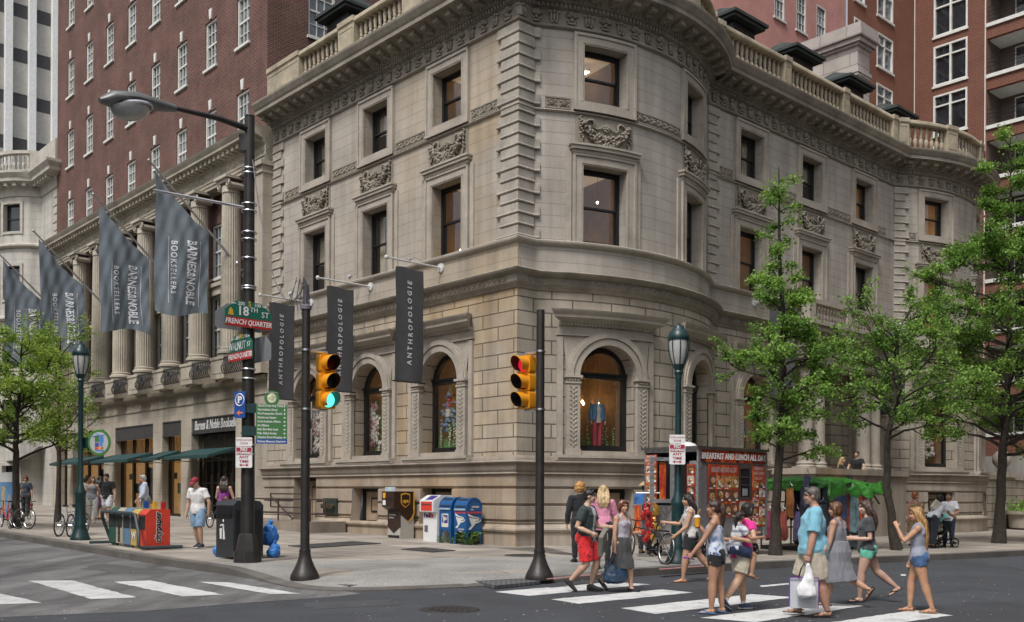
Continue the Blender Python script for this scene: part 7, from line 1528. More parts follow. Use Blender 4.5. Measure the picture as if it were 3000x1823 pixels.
# planter
pp=at(34.5,-2.2); t=thing('planter','round granite planter of low green shrubs by the garden wall','planter',pp,TH); g=MB(); g.lathe([(1.2,0),(1.5,.1),(1.55,.75),(1.68,.8),(1.68,.95),(1.45,.95),(1.4,.85),(.1,.85)],28); g.build('bowl',M_trim,t)
r_=random.Random(2); leaves('shrubs',[Vector((r_.gauss(0,.7),r_.gauss(0,.7),.9+abs(r_.gauss(0,.28)))) for _ in range(2600)],.11,M_gink,t,4)
# stroller
t=thing('stroller','black stroller with a pale teal hood on the far right sidewalk','stroller',gpt(2755,1604),.5); g=MB()
for q in (-.24,.24):
    g.tube([(-.45,q,.12),(.05,q,.62),(.42,q,1.02)],.016,6); g.tube([(.35,q,.12),(.0,q,.6),(-.25,q,.75)],.016,6)
g.tube([(.42,-.24,1.02),(.42,.24,1.02)],.02,6); g.tube([(-.45,-.24,.12),(-.45,.24,.12)],.014,5); g.tube([(.35,-.24,.12),(.35,.24,.12)],.014,5); g.build('frame',M_dkmetal,t)
for x,r in ((-.45,.1),(.35,.14)):
    for q in (-.26,.26):
        g=MB(); g.tube([(x+r*math.cos(i*.3142),q,.14+r*math.sin(i*.3142)) for i in range(21)],.022,6,cap=False); g.tube([(x,q-.03,.14),(x,q+.03,.14)],.03,8)
        for i in range(5): A=i*1.2566; g.tube([(x,q,.14),(x+r*math.cos(A),q,.14+r*math.sin(A))],.008,3)
        g.build('wheel',M_black,t)
g=MB(); g.grid(lambda u,v:(-.30+.5*v+.0*u,-.22+.44*u,.42+.0*v+.45*max(0,v-.4)**1.2-.05*math.sin(math.pi*u)),8,8); g.build('seat',mat('stroller_black',(.02,.02,.022),.8),t,fix=False)
g=MB(); g.grid(lambda u,v:(.15-.42*math.sin(v*1.6)-.0,-.25+.5*u,.78+.30*math.cos(v*1.5)*math.sin(math.pi*(.15+.7*u))),10,8); g.build('hood',mat('teal_hood',(.22,.48,.46),.7),t,fix=False); g=MB(); g.grid(lambda u,v:(-.25+.55*v,-.2+.4*u,.26-.06*math.sin(math.pi*v)),6,6); g.build('basket',M_black,t,fix=False)
# ---------------- people ----------------
def skinmat(c):
    k='skin_%.2f_%.2f'%(c[0],c[1])
    if k in _mc: return _mc[k]
    m,t,b,o=nodes('skin'); O=N(t,'ShaderNodeTexCoord').outputs['Object']; q=mixc(t,1.,c,mapr(t,noise(t,O,9,4),.3,.7,.85,1.15),'MULTIPLY'); t.links.new(q,b.inputs['Base Color']); b.inputs['Roughness'].default_value=.5; b.inputs['Subsurface Weight'].default_value=.15; b.inputs['Subsurface Radius'].default_value=(.02,.008,.004); b.inputs['Subsurface Scale'].default_value=.5; _mc[k]=m; return m
def hairmat(c):
    k='hair_%.2f_%.2f'%(c[0],c[1])
    if k in _mc: return _mc[k]
    m,t,b,o=nodes('hair'); O=N(t,'ShaderNodeTexCoord').outputs['Object']; mp=N(t,'ShaderNodeMapping'); mp.inputs['Scale'].default_value=(70,70,7); t.links.new(O,mp.inputs['Vector']); f=noise(t,mp.outputs[0],1,4,.7); q=mixc(t,1.,c,mapr(t,f,.32,.68,.3,1.9),'MULTIPLY'); t.links.new(q,b.inputs['Base Color']); b.inputs['Roughness'].default_value=.45; bump(t,b,f,.6,.01); _mc[k]=m; return m
def cloth(name,c,var=.14,rough=.85,pat=None):
    k='cloth_'+name
    if k in _mc: return _mc[k]
    m,t,b,o=nodes(k); O=N(t,'ShaderNodeTexCoord').outputs['Object']; q=srgb(c)
    if pat:
        ty,c2,sc,a0,a1=pat
        if ty=='n': f=mapr(t,noise(t,O,sc,3,.6),a0,a1,0,1)
        elif ty=='s':
            w=N(t,'ShaderNodeTexWave',wave_type='BANDS',bands_direction='Z'); w.inputs['Scale'].default_value=sc; t.links.new(O,w.inputs['Vector']); f=mapr(t,w.outputs['Fac'],a0,a1,0,1)
        elif ty=='v':
            w=N(t,'ShaderNodeTexVoronoi'); w.inputs['Scale'].default_value=sc; t.links.new(O,w.inputs['Vector']); f=mapr(t,w.outputs['Distance'],a0,a1,0,1)
        elif ty=='f':   # print on the front (local -y)
            s=N(t,'ShaderNodeSeparateXYZ'); t.links.new(O,s.inputs[0]); x=mapr(t,s.outputs[0],sc-.01,sc+.01,1,0); x2=mapr(t,s.outputs[0],a0-.01,a0+.01,0,1); y=mapr(t,s.outputs[1],-.03,-.02,1,0); mm=N(t,'ShaderNodeMath',operation='MULTIPLY'); t.links.new(x,mm.inputs[0]); t.links.new(y,mm.inputs[1]); m3=N(t,'ShaderNodeMath',operation='MULTIPLY'); t.links.new(mm.outputs[0],m3.inputs[0]); t.links.new(x2,m3.inputs[1]); nn=mapr(t,noise(t,O,a1,5,.7),.36,.46,0,1); m2=N(t,'ShaderNodeMath',operation='MULTIPLY'); t.links.new(m3.outputs[0],m2.inputs[0]); t.links.new(nn,m2.inputs[1]); f=m2.outputs[0]
        q=mixc(t,f,q,c2)
    q=mixc(t,1.,q,mapr(t,noise(t,O,6,4),.3,.7,1-var,1+var),'MULTIPLY'); t.links.new(q,b.inputs['Base Color']); b.inputs['Roughness'].default_value=rough; b.inputs['Sheen Weight'].default_value=.15; bump(t,b,noise(t,O,26,4,.6),.25,.02); _mc[k]=m; return m
M_eye=mat('eye_dark',(.02,.015,.012),.2,var=0); M_lip=mat('lips',(.30,.10,.085),.5,var=0)
def person(label,base,H,rz,legs=((4,0),(-4,-2)),arms=None,lean=0,fat=1.,sex='f',skin=(.42,.25,.17),hair=('short',(.03,.02,.015)),head=(0,0),top=None,bottom=None,shoes=None,curl=(.5,.5),vox=.0095,group=None,extra=None,tilt=0,wide=1.,zoff=0,stance=.0):
    fat=1+(fat-1)*1.35+.05; t=thing('person',label,'person',base,rz,group); U=H; V=Vector
    D=lambda a,o=0:V((o,-math.sin(rad(a)),-math.cos(rad(a)))).normalized()
    hw=(.056 if sex=='f' else .052)*U; hipz=0; lt,ls=.245*U,.24*U
    J={}
    for i,s in ((0,1),(1,-1)):   # 0 left (+x), 1 right (-x)
        h=V((s*hw,0,0)); k=h+D(legs[i][0],s*(.03+stance))*lt; a=k+D(legs[i][1],s*.0)*ls; J['h',i],J['k',i],J['a',i]=h,k,a
    fl=[legs[i][2] if len(legs[i])>2 else 0 for i in (0,1)]   # foot pitch (toe down)
    soles=[]
    for i in (0,1):
        f=rad(fl[i]); fd=V((0,-math.cos(f),-math.sin(f))); up=V((0,-math.sin(f),math.cos(f))); J['fd',i],J['fu',i]=fd,up
        heel=J['a',i]-fd*.035*U-up*.042*U; toe=J['a',i]+fd*.105*U-up*.042*U; soles+= [heel.z,toe.z]
    hz=-min(soles)+.008; off=V((0,0,hz+zoff)); ctr=V((0,0,0))
    for k_ in list(J):
        if k_[0] in 'hka': J[k_]=J[k_]+off
    pel=off.copy(); L=rad(lean); sd=V((math.sin(rad(tilt)),-math.sin(L),math.cos(L))).normalized(); sp=lambda q:pel+sd*q*U
    fw=V((0,-math.cos(L),-math.sin(L)))
    S_=(.112 if sex=='f' else .126)*U*wide
    body=MB(); f2=fat
    bust=.016*U if sex=='f' else .006*U
    tors=[(-.045,.075*f2,.062*f2,0),(.0,(.098 if sex=='f' else .090)*f2,.068*f2,-.004),(.05,(.088 if sex=='f' else .087)*f2,.060*f2,0),(.105,(.072 if sex=='f' else .083)*f2,.052*f2**1.5,.006*(f2-1)*8),(.17,(.080 if sex=='f' else .094)*f2,.058*f2,.006),(.225,(.088 if sex=='f' else .103)*f2**.7,.060*f2**.8,.009),(.275,.092 if sex=='f' else .106,.048,0),(.305,.06,.036,-.004),(.335,.034,.034,-.002)]
    def torso(mb,o=0,t0=-1,t1=9,scale=1):
        pts=[];rs=[]
        for q,w_,d_,fo in tors:
            if t0<=q<=t1: pts.append(sp(q)+fw*fo*U); rs.append((w_*U*wide*scale+o,d_*U*scale+o))
        mb.tube(pts,rs,20,flat=(0,1,0))
    torso(body)
    if sex=='f':
        for s in (1,-1): body.blob(sp(.215)+V((s*.042*U,0,0))+fw*.045*U,(.036*U,.032*U,.034*U),n=10,m=8)
    for i,s in ((0,1),(1,-1)):
        h,k,a=J['h',i],J['k',i],J['a',i]; g=1.06*f2**.7
        body.tube([h+V((0,0,.03*U)),h.lerp(k,.3),h.lerp(k,.75),k,k.lerp(a,.28),k.lerp(a,.65),a,a-V((0,0,.012*U))],[.056*U*g,.053*U*g,.040*U*g,.034*U*g,.035*U*g,.027*U*g,.019*U,.019*U],12)
        body.blob(h+V((0,.028*U,.0)),(.052*U*g,.05*U*g,.055*U*g),n=10,m=8)
        fd,up=J['fd',i],J['fu',i]; body.tube([a-fd*.028*U-up*.022*U,a+fd*.01*U-up*.018*U,a+fd*.06*U-up*.030*U,a+fd*.10*U-up*.034*U],[(.02*U,.02*U),(.022*U,.024*U),(.026*U,.014*U),(.022*U,.010*U)],10,flat=tuple(up))
    # arms
    arms=arms or (((.25,.05,-1),(.12,.25,-1)),((.25,-.05,-1),(.12,.2,-1))); HJ={}
    for i,s in ((0,1),(1,-1)):
        sh=sp(.272)+V((s*S_*.90,0,0)); c=lambda v:V((s*v[0],-v[1],v[2])).normalized()
        e=sh+c(arms[i][0])*.175*U; w=e+c(arms[i][1])*.15*U; J['s',i],J['e',i],J['w',i]=sh,e,w; am=(1.12 if sex=='m' else 1.0)*f2**.6
        body.tube([sp(.262)+V((s*S_*.55,0,0)),sh,sh.lerp(e,.45),e,e.lerp(w,.3),w],[.036*U,.032*U*am,.027*U*am,.0215*U*am,.0225*U*am,.0155*U*am],10); body.blob(sh,(.034*U*am,.033*U*am,.036*U*am),n=10,m=8)
        fd=(w-e).normalized(); hd=c(arms[i][2]) if len(arms[i])>2 else fd
        side=hd.cross(V((s,0,0))); side=side.normalized() if side.length>.2 else V((0,-1,0)); nrm=side.cross(hd).normalized()*(-s)
        if nrm.x*s>0: nrm=-nrm      # palm faces the body
        body.tube([w-fd*.01*U,w+hd*.02*U,w+hd*.048*U],[(.0155*U,.012*U),(.020*U,.0115*U),(.0215*U,.010*U)],10,flat=tuple(nrm))
        cu=curl[i]; HJ[i]=w+hd*.055*U+nrm*.012*U
        for q,(fx,fl_) in enumerate(((-.0155,.036),(-.005,.041),(.0055,.038),(.0155,.030))):
            b0=w+hd*.044*U-side*fx*U; d1=(hd*math.cos(cu*.8)+nrm*math.sin(cu*.8)); d2=(hd*math.cos(cu*1.9)+nrm*math.sin(cu*1.9)); d3=(hd*math.cos(cu*2.7)+nrm*math.sin(cu*2.7)); p1=b0+d1*fl_*.5*U; p2=p1+d2*fl_*.32*U; body.tube([b0,p1,p2,p2+d3*fl_*.25*U],[.0060*U,.0056*U,.0052*U,.0044*U],6)
        tb=w+hd*.014*U+side*.016*U; body.tube([tb,tb+(hd*.6+side*.8+nrm*.3).normalized()*.022*U,tb+(hd*1.2+side*.8+nrm*.7).normalized()*.042*U],[.0075*U,.0066*U,.005*U],6)
    # head
    nb=sp(.325); yaw,pit=rad(head[0]),rad(head[1]); RH=Matrix.Rotation(yaw,3,'Z')@Matrix.Rotation(pit,3,'X')@Matrix.Rotation(-L*.5,3,'X'); hc=nb+RH@V((0,-.018*U,.082*U))
    hl=lambda x,y,z:hc+RH@V((x*U,y*U,z*U))
    body.tube([sp(.30),nb,hl(0,.012,-.03)],[.036*U*(1 if sex=='m' else .9),.031*U*(1 if sex=='m' else .86),.032*U*(1 if sex=='m' else .88)],12)
    body.blob(hl(0,.008,.012),(.046*U,.056*U,.054*U),n=16,m=12,R=RH); body.blob(hl(0,-.012,-.022),(.036*U,.041*U,.043*U),n=14,m=10,R=RH); body.blob(hl(0,-.030,-.048),(.021*U,.020*U,.018*U),n=10,m=8,R=RH)
    body.tube([hl(0,-.050,.012),hl(0,-.055,-.006),hl(0,-.0585,-.017),hl(0,-.050,-.024)],[.0045*U,.0062*U,.0078*U,.005*U],8); body.blob(hl(0,-.051,-.037),(.014*U,.007*U,.0065*U),n=8,m=6,R=RH); body.tube([hl(-.026,-.044,.021),hl(0,-.051,.021),hl(.026,-.044,.021)],.0065*U,6)
    for s in (1,-1):
        body.blob(hl(s*.045,.008,-.006),(.006*U,.013*U,.019*U),n=8,m=6,R=RH); body.blob(hl(s*.024,-.036,-.018),(.014*U,.012*U,.012*U),n=8,m=6,R=RH)
    me=remesh(body,vox,2); bo=addm('body',me,[skinmat(skin),M_eye,M_lip,hairmat(hair[1])],t); RI=RH.transposed()
    n=len(me.polygons); ctrs=np.empty(3*n,dtype=np.float32); me.polygons.foreach_get('center',ctrs); ctrs=ctrs.reshape(-1,3)-np.array(hc,dtype=np.float32); lc=ctrs@np.array(RI.transposed(),dtype=np.float32)/U
    mi=np.zeros(n,dtype=np.int32); ax=np.abs(lc[:,0]); fr=lc[:,1]<-.030
    mi[fr&(ax>.0105)&(ax<.0265)&(np.abs(lc[:,2]-.0055)<.0055)]=1; mi[fr&(ax<.0155)&(np.abs(lc[:,2]+.038)<.0060)]=2; mi[fr&(ax>.009)&(ax<.029)&(np.abs(lc[:,2]-.0205)<.0042)]=3; me.polygons.foreach_set('material_index',mi)
    # hair
    ht,hcol=hair[0],hair[1]; hm=hairmat(hcol); hb=MB()
    def cap(ex=0,front=-.052,low=-.02):
        hb.blob(hl(0,.014,.020),((.051+ex)*U,(.057+ex)*U,(.053+ex)*U),n=16,m=12,R=RH); hb.blob(hl(0,.034,-.004),((.046+ex)*U,(.036+ex)*U,(.046+ex)*U),n=14,m=10,R=RH)
        hb.tube([hl(-.036,-.026,.048),hl(0,-.038,.055),hl(.036,-.026,.048)],[.014*U,.017*U,.014*U],8)
        for s in (1,-1): hb.tube([hl(s*.042,-.022,.04),hl(s*.047,-.008,.016)],[.012*U,.008*U],8)
    if ht!='none' and ht!='cap': cap({'short':0,'buzz':-.003,'bob':.006,'curly':.012,'long':.003,'pony':.0,'bun':.0,'balding':-.004}.get(ht,0))
    if ht=='bob' or ht=='curly':
        for s in (1,-1): hb.tube([hl(s*.044,.0,.03),hl(s*.053,.005,.0),hl(s*.052,.012,-.035),hl(s*.044,.02,-.05)],[.016*U,.02*U,.021*U,.012*U],8)
        hb.blob(hl(0,.036,-.026),(.050*U,.036*U,.042*U),n=12,m=9,R=RH)
    if ht=='long':
        Ld=hair[2] if len(hair)>2 else .22; bk=lambda z,w,y=.045:nb+V((0,0,0))+RH@V((w*U,y*U,0))+V((0,0,z*U))
        for s in (-1,0,1):
            hb.tube([hl(s*.030,.03,.02),hl(s*.04,.045,-.03),bk(.0,s*.045,.058),bk(-Ld*.5,s*.045,.075),bk(-Ld,s*.03,.07)],[(.03*U,.025*U),(.034*U,.028*U),(.036*U,.024*U),(.032*U,.02*U),(.010*U,.008*U)],10,flat=(0,1,0))
        for s in (1,-1): hb.tube([hl(s*.042,-.005,.035),hl(s*.052,.004,.0),hl(s*.05,.014,-.05),bk(-.04,s*.058,.03)],[.013*U,.017*U,.018*U,.009*U],8)
    if ht=='pony':
        Ld=hair[2] if len(hair)>2 else .16; hb.tube([hl(0,.062,.02),hl(0,.082,.005),hl(.004,.088,-.04),hl(.0,.085,-.04-Ld*.55),hl(-.004,.08,-.04-Ld)],[.014*U,.022*U,.025*U,.02*U,.006*U],10)
    if ht=='bun': hb.blob(hl(0,.07,.01),(.028*U,.024*U,.028*U),n=10,m=8)
    if hb.v: addm('hair',remesh(hb,max(.009,vox),1,{'curly':.016,'bob':.005}.get(ht,.006),(34,34,8) if ht!='curly' else (30,30,30),U),hm,t)
    if ht=='cap':
        g=MB(); g.blob(hl(0,.010,.026),(.054*U,.062*U,.048*U),n=16,m=12,R=RH); g.tube([hl(0,-.03,.022),hl(0,-.075,.012),hl(0,-.095,.004)],[(.047*U,.006*U),(.042*U,.005*U),(.022*U,.004*U)],12,flat=tuple(RH@V((0,0,1)))); addm('cap',remesh(g,.008,1),hair[2],t)
        hb.blob(hl(0,.03,-.006),(.049*U,.044*U,.03*U),n=12,m=8,R=RH); addm('hair',remesh(hb,.01,1),hm,t)
    # top
    if top:
        ty,m=top[0],top[1]; hem=top[2] if len(top)>2 else -.01; slv=top[3] if len(top)>3 else .55; lo=top[4] if len(top)>4 else .014
        am_=(1.12 if sex=='m' else 1.0)*f2**.6; g=MB(); pts=[];rs=[]
        rows=[(hem,)+tuple(np.interp(hem,[r[0] for r in tors],[r[j] for r in tors]) for j in (1,2,3))]+[r for r in tors if hem+.015<r[0]<(.25 if ty=='tank' else .31)]
        for q,w_,d_,fo in rows: pts.append(sp(q)+fw*fo*U); ex=lo if q>=.1 or (bottom and bottom[0]=='skirt') else max(lo+.010,((bottom[3] if len(bottom)>3 else .014) if bottom else 0)+.016); rs.append((w_*U*wide+ex,d_*U+ex))
        if ty=='tank': pts.append(sp(.262)); rs.append((.085*U*wide,.05*U+lo*.8))
        else: pts.append(sp(.318)); rs.append((.048*U,.043*U))
        g.tube(pts,rs,22,flat=(0,1,0))
        if sex=='f':
            for s in (1,-1): g.blob(sp(.215)+V((s*.042*U,0,0))+fw*.045*U,(.038*U+lo*.6,.034*U+lo*.8,.036*U+lo*.6),n=10,m=8)
        if ty=='tank':
            for s in (1,-1): g.tube([sp(.235)+V((s*.05*U,0,0))+fw*.055*U,sp(.29)+V((s*.062*U,0,0))+fw*.035*U,sp(.318)+V((s*.06*U,0,0)),sp(.27)+V((s*.055*U,0,0))-fw*.045*U,sp(.22)+V((s*.05*U,0,0))-fw*.055*U],top[5] if len(top)>5 else .016,6)
        else:
            for i,s in ((0,1),(1,-1)):
                sh,e,w=J['s',i],J['e',i],J['w',i]; P_=[sp(.27)+V((s*S_*.5,0,0)),sh+V((0,0,.004*U))]; Rr=[.042*U+lo*.3,.033*U*am_+lo*.7]
                f=slv
                if f<=1: P_+=[sh.lerp(e,f*.5),sh.lerp(e,f)]; Rr+=[.030*U*am_+lo*.8,.029*U*am_+lo*.95]
                else: P_+=[sh.lerp(e,.5),e,e.lerp(w,(f-1)*.5),e.lerp(w,f-1)]; Rr+=[.029*U*am_+lo,.025*U*am_+lo,.024*U*am_+lo*.8,.018*U*am_+lo*.7]
                g.tube(P_,Rr,12); g.blob(sh,(.034*U*am_+lo*.6,.033*U*am_+lo*.6,.034*U*am_+lo*.6),n=10,m=8)
            if ty in('polo','shirt','jacket'): g.tube([sp(.322)+V((.036*U*math.cos(q*.524),.036*U*math.sin(q*.524),.004*U)) for q in range(13)],.012,6,cap=False)
        addm({'jacket':'jacket','tank':'top','tee':'shirt'}.get(ty,'shirt'),remesh(g,max(.010,vox),2,.012,(9,9,6),U*7),m,t)
    if bottom:
        ty,m=bottom[0],bottom[1]; g=MB(); ln=bottom[2] if len(bottom)>2 else .6; lo=bottom[3] if len(bottom)>3 else .014; wz=bottom[4] if len(bottom)>4 else .055
        if ty in('shorts','pants'):
            g.tube([sp(wz),sp(.02),sp(-.03),sp(-.062)],[(np.interp(wz,[r[0] for r in tors],[r[1] for r in tors])*U*wide+min(lo*.8,.010),np.interp(wz,[r[0] for r in tors],[r[2] for r in tors])*U+min(lo*.8,.010)),((.098 if sex=='f' else .090)*U*f2*wide+lo,.069*U*f2+lo),((.094 if sex=='f' else .089)*U*f2*wide+lo,.067*U*f2+lo),(.07*U*f2+lo,.055*U*f2+lo)],20,flat=(0,1,0))
            for i in (0,1):
                h,k,a=J['h',i],J['k',i],J['a',i]; gg=f2**.7; P_=[h+V((0,0,.02*U)),h.lerp(k,.25)]; Rr=[.058*U*gg+lo,.056*U*gg+lo]
                g.blob(h+V((0,.028*U,.0)),(.054*U*gg+lo,.052*U*gg+lo,.056*U*gg+lo),n=10,m=8)
                if ln<=1: P_+=[h.lerp(k,max(.3,ln*.75)),h.lerp(k,ln)]; Rr+=[.050*U*gg+lo*1.3,(.058-.020*ln)*U*gg+lo*1.6]
                else: P_+=[h.lerp(k,.75),k,k.lerp(a,(ln-1)*.35),k.lerp(a,(ln-1)*.7),k.lerp(a,ln-1)]; Rr+=[.043*U*gg+lo,.036*U*gg+lo,.035*U*gg+lo,.029*U+lo,.024*U+lo*1.2]
                g.tube(P_,Rr,14)
            addm('shorts' if ty=='shorts' else 'trousers',remesh(g,max(.010,vox),2,.012,(14,14,8),U*3),m,t)
        else:
            zt=wz; zb=ln; pts=[sp(zt)];rs=[(np.interp(zt,[r[0] for r in tors],[r[1] for r in tors])*U*wide+.024,np.interp(zt,[r[0] for r in tors],[r[2] for r in tors])*U+.024)]; pts.append(sp(.0)); rs.append((.100*U*f2+lo,.072*U*f2+lo)); z1=sp(0).z
            for q in (.33,.66,1):
                z=z1+(zb*U-z1)*q; xs=[];
                for i in (0,1):
                    h,k,a=J['h',i],J['k',i],J['a',i]; c_=h.lerp(k,(h.z-z)/max(1e-3,h.z-k.z)) if z>k.z else k.lerp(a,.25*min(1,(k.z-z)/max(1e-3,k.z-a.z))); xs.append(c_)
                c_=(xs[0]+xs[1])/2; c_.z=z; dx,dy=abs(xs[0].x-xs[1].x)/2,abs(xs[0].y-xs[1].y)/2; pts.append(c_); rs.append((dx+.05*U*f2+lo*(1+q),dy*.9+.05*U*f2+lo*(1+q)))
            g.tube(pts,rs,24,flat=(0,1,0)); addm('skirt',remesh(g,.011,2,.016,(20,20,2.2),U*5),m,t)
    if shoes:
        ty,m=shoes[0],shoes[1]; ms=shoes[2] if len(shoes)>2 else M_black
        for i in (0,1):
            a,fd,up=J['a',i],J['fd',i],J['fu',i]; g=MB()
            sole=lambda o,tk,mm:g.tube([a-fd*.045*U-up*(.042*U-tk),a-fd*.0*U-up*(.042*U-tk),a+fd*.06*U-up*(.042*U-tk),a+fd*.118*U-up*(.042*U-tk)],[(.018*U+o,tk),(.022*U+o,tk),(.029*U+o,tk),(.018*U+o,tk)],12,mm,flat=tuple(up))
            if ty in('sneaker','shoe','boot','flat'):
                q=.007 if ty!='flat' else .004; tp=-.008*U if ty!='flat' else -.024*U
                g.tube([a-fd*.036*U-up*.022*U,a+fd*.008*U+up*tp*.3-up*.012*U,a+fd*.06*U-up*.028*U,a+fd*.112*U-up*.034*U],[(.021*U+q,.022*U+q if ty!='flat' else .014*U),(.023*U+q,.026*U+q if ty!='flat' else .015*U),(.027*U+q,.016*U+q),(.019*U+q,.009*U+q)],12,0,flat=tuple(up))
                if ty=='boot': g.tube([a-up*.02*U,a.lerp(J['k',i],.12),a.lerp(J['k',i],.24)],[.027*U,.025*U,.027*U],10,0)
                if ty=='sneaker': g.tube([a-up*.01*U,a+up*.012*U],[.025*U,.024*U],10,0)
                sole(.006,.009,1)
            else:
                sole(.004,.007,1 if len(shoes)>2 else 0)
                if ty=='flip': g.tube([a+fd*.09*U-up*.030*U,a+fd*.055*U-up*.012*U+V((.02*U,0,0)),a+fd*.01*U-up*.035*U+V((.026*U,0,0))],.007,5); g.tube([a+fd*.09*U-up*.030*U,a+fd*.055*U-up*.012*U-V((.02*U,0,0)),a+fd*.01*U-up*.035*U-V((.026*U,0,0))],.007,5)
                else:
                    b_=.012 if ty=='sandal' else .007
                    for q,hh,ww in ((.075,.016,.028),(.03,.004,.026)): g.tube([a+fd*q*U+V((ww*U*math.cos(k*.5236),0,0))-up*(.036*U-(.036-hh-.004)*U*math.sin(k*.5236)) for k in range(7)],[(b_,.004)]*7,6)
                    g.tube([a-fd*.03*U+V((.022*U*math.cos(k*.5236),0,0))-fd*.012*U*math.sin(k*.5236)-up*.012*U for k in range(7)],[(b_,.004)]*7,6); g.tube([a+V((.024*U*math.cos(k*.5236),-.024*U*math.sin(k*.5236),-.004)) for k in range(13)],b_*.6,5,cap=False)
            g.build('shoe' if ty!='sandal' and ty!='flip' and ty!='strap' else 'sandal',[m,ms],t,ang=50)
    T=t.matrix_basis.copy(); T=Matrix.Translation(base)@Matrix.Rotation(rz,4,'Z')
    info=dict(J=J,HJ=HJ,T=T,t=t,U=U,hl=hl,sp=sp,fw=fw,RH=RH,hc=hc)
    if extra: extra(info)
    return info
def hgt(u,v,vh,z=0.):
    p=G(u,v,z); 
    if z:
        b,a=loc(p.x,p.y); p=G(u,v,zs(b,a)); p.z=gl(*loc(p.x,p.y))+zs(*loc(p.x,p.y))
    return p,(v-vh)*p.y/F_
def hold(info,i): return info['T']@info['HJ'][i]
tan=(.40,.22,.14); pale=(.52,.33,.25); fair=(.50,.32,.23); brown=(.30,.16,.10)
# --- crossing on the right
p,H=hgt(1716,1734,1434)
def ex(i):
    for s in (1,-1): pass
I11=person('young man in dark printed tee and red shorts holding a grey box',p,H*1.01,rad(68),((22,-14,0),(6,-44,38)),(((.15,.35,-1),(-.1,1,.0)),((.25,-.35,-1),(-.05,1,-.38))),3,1,'m',fair,('short',(.012,.009,.008)),(14,4),('tee',cloth('dark_print',(.028,.045,.048),.25,.85,('f',(.50,.52,.58),.13,-.06,5)),-.04,.62,.024),('shorts',cloth('red_print',(.62,.015,.02),.12,.8,('v',(.06,.01,.012),17,.30,.24)),.92,.026),('sneaker',cloth('black_canvas',(.012,.012,.014)),M_black),(.7,.7))
g=MB(); g.bx(-.17,.17,-.035,.035,-.36,.0); g.add([(-.17,-.035,0),(.17,-.035,0),(.14,-.10,.14),(-.14,-.10,.14)],[[0,1,2,3]]); o=g.build('folder_box',mat('grey_cardboard',(.17,.165,.14),.8),label='grey folded menu box held by the man in red shorts',cat='box'); o.location=hold(I11,1)+Vector((.10,-.02,.04)); o.rotation_euler=(.15,-.45,rad(70))
p,H=hgt(1822,1733,1466)
I12=person('woman with short auburn hair in a lilac grey tank top and grey pleated skirt',p,H,rad(44),((12,6,0),(-16,-42,40)),(((.30,.12,-1),(-.35,.9,.12)),((.16,.0,-1),(.04,.05,-1))),0,1.03,'f',(.50,.30,.20),('bob',(.13,.035,.018)),(-16,2),('tank',cloth('lilac',(.36,.335,.38)),-.005,0,.010,.022),('skirt',cloth('pleated_grey',(.055,.053,.055),.25),.262,.02,.07),('flat',cloth('navy_flat',(.012,.016,.03)),M_black),(1.0,1.1))
g=MB(); hb_=g
g.tube([(-.2,0,-.62),(-.1,0,-.66),(.1,0,-.66),(.2,0,-.62)],[(.05,.05),(.11,.09),(.11,.09),(.05,.05)],12) if 0 else None
g.tube([(0,0,-.50),(0,0,-.46),(0,0,-.36),(0,0,-.26),(0,0,-.18)],[(.13,.07),(.19,.10),(.22,.10),(.19,.07),(.20,.04)],20,flat=(0,1,0)); me=remesh(g,.012,2,.016,(9,9,9),3)
t=thing('handbag','large dark blue leather handbag carried by the woman in the grey skirt','bag',hold(I12,1),rad(10)); addm('bag_body',me,mat('navy_leather',(.022,.05,.095),.4,var=.2,bmp=.2),t); g=MB()
for y in (-.05,.05): g.tube([(-.15,y,-.22),(-.08,y,-.1),(0,0,.0),(.08,y,-.1),(.15,y,-.22)],.012,6)
g.build('strap',mat('navy_leather',(.022,.05,.095)),t)
g=MB(); q=I12; 
for s in (1,-1): g.tube([q['hl'](s*.03+.018*math.cos(k*.6283),-.034+.01*abs(s),.052+.010*math.sin(k*.6283)) for k in range(11)],.006,5)
g.tube([q['hl'](-.05,.0,.04),q['hl'](-.035,-.03,.052),q['hl'](.035,-.03,.052),q['hl'](.05,0,.04)],.006,5); g.build('sunglasses',M_white,q['t'])
p,H=hgt(1698,1648,1415,.15)
person('person with blond hair in a black suit seen from behind near the wall',p,H,rad(196),((3,0),(-5,-8)),(((.22,.05,-1),(.05,.15,-1)),((.22,.1,-1),(.0,.3,-1))),0,1,'m',fair,('curly',(.42,.22,.07)),(-30,0),('jacket',cloth('black_suit',(.012,.012,.016)),-.09,1.95,.018),('pants',cloth('black_trouser',(.012,.013,.017)),1.95,.012),('shoe',M_black,M_black))
p,H=hgt(1766,1668,1424,.15)
person('blond woman in a pink shirt and black cropped trousers seen from behind',p,H,rad(168),((4,0),(-8,-16,6)),(((.3,.2,-1),(-.1,.75,-.5)),((.3,.25,-1),(-.15,.8,-.4))),3,1,'f',fair,('long',(.45,.32,.17),.13),(10,6),('shirt',cloth('pink_shirt',(.62,.25,.36),.1),-.07,1.75,.022),('pants',cloth('black_jean',(.011,.011,.013)),1.78,.008),('boot',M_black,M_black))
p,H=hgt(1888,1622,1416,.15)
I13=person('vendor in a blue shirt and straw hat partly hidden by the food cart flap',p,H,rad(150),((3,0),(-3,0)),(((.3,.3,-1),(-.1,.9,-.2)),((.3,.3,-1),(-.1,.9,-.2))),2,1.12,'m',brown,('short',(.02,.015,.01)),(0,0),('shirt',cloth('work_blue',(.03,.12,.33)),-.06,1.0,.02),('pants',cloth('dark_jean',(.02,.022,.03)),1.95,.014),('shoe',mat('tan_boot',(.18,.09,.04),.7),M_black))
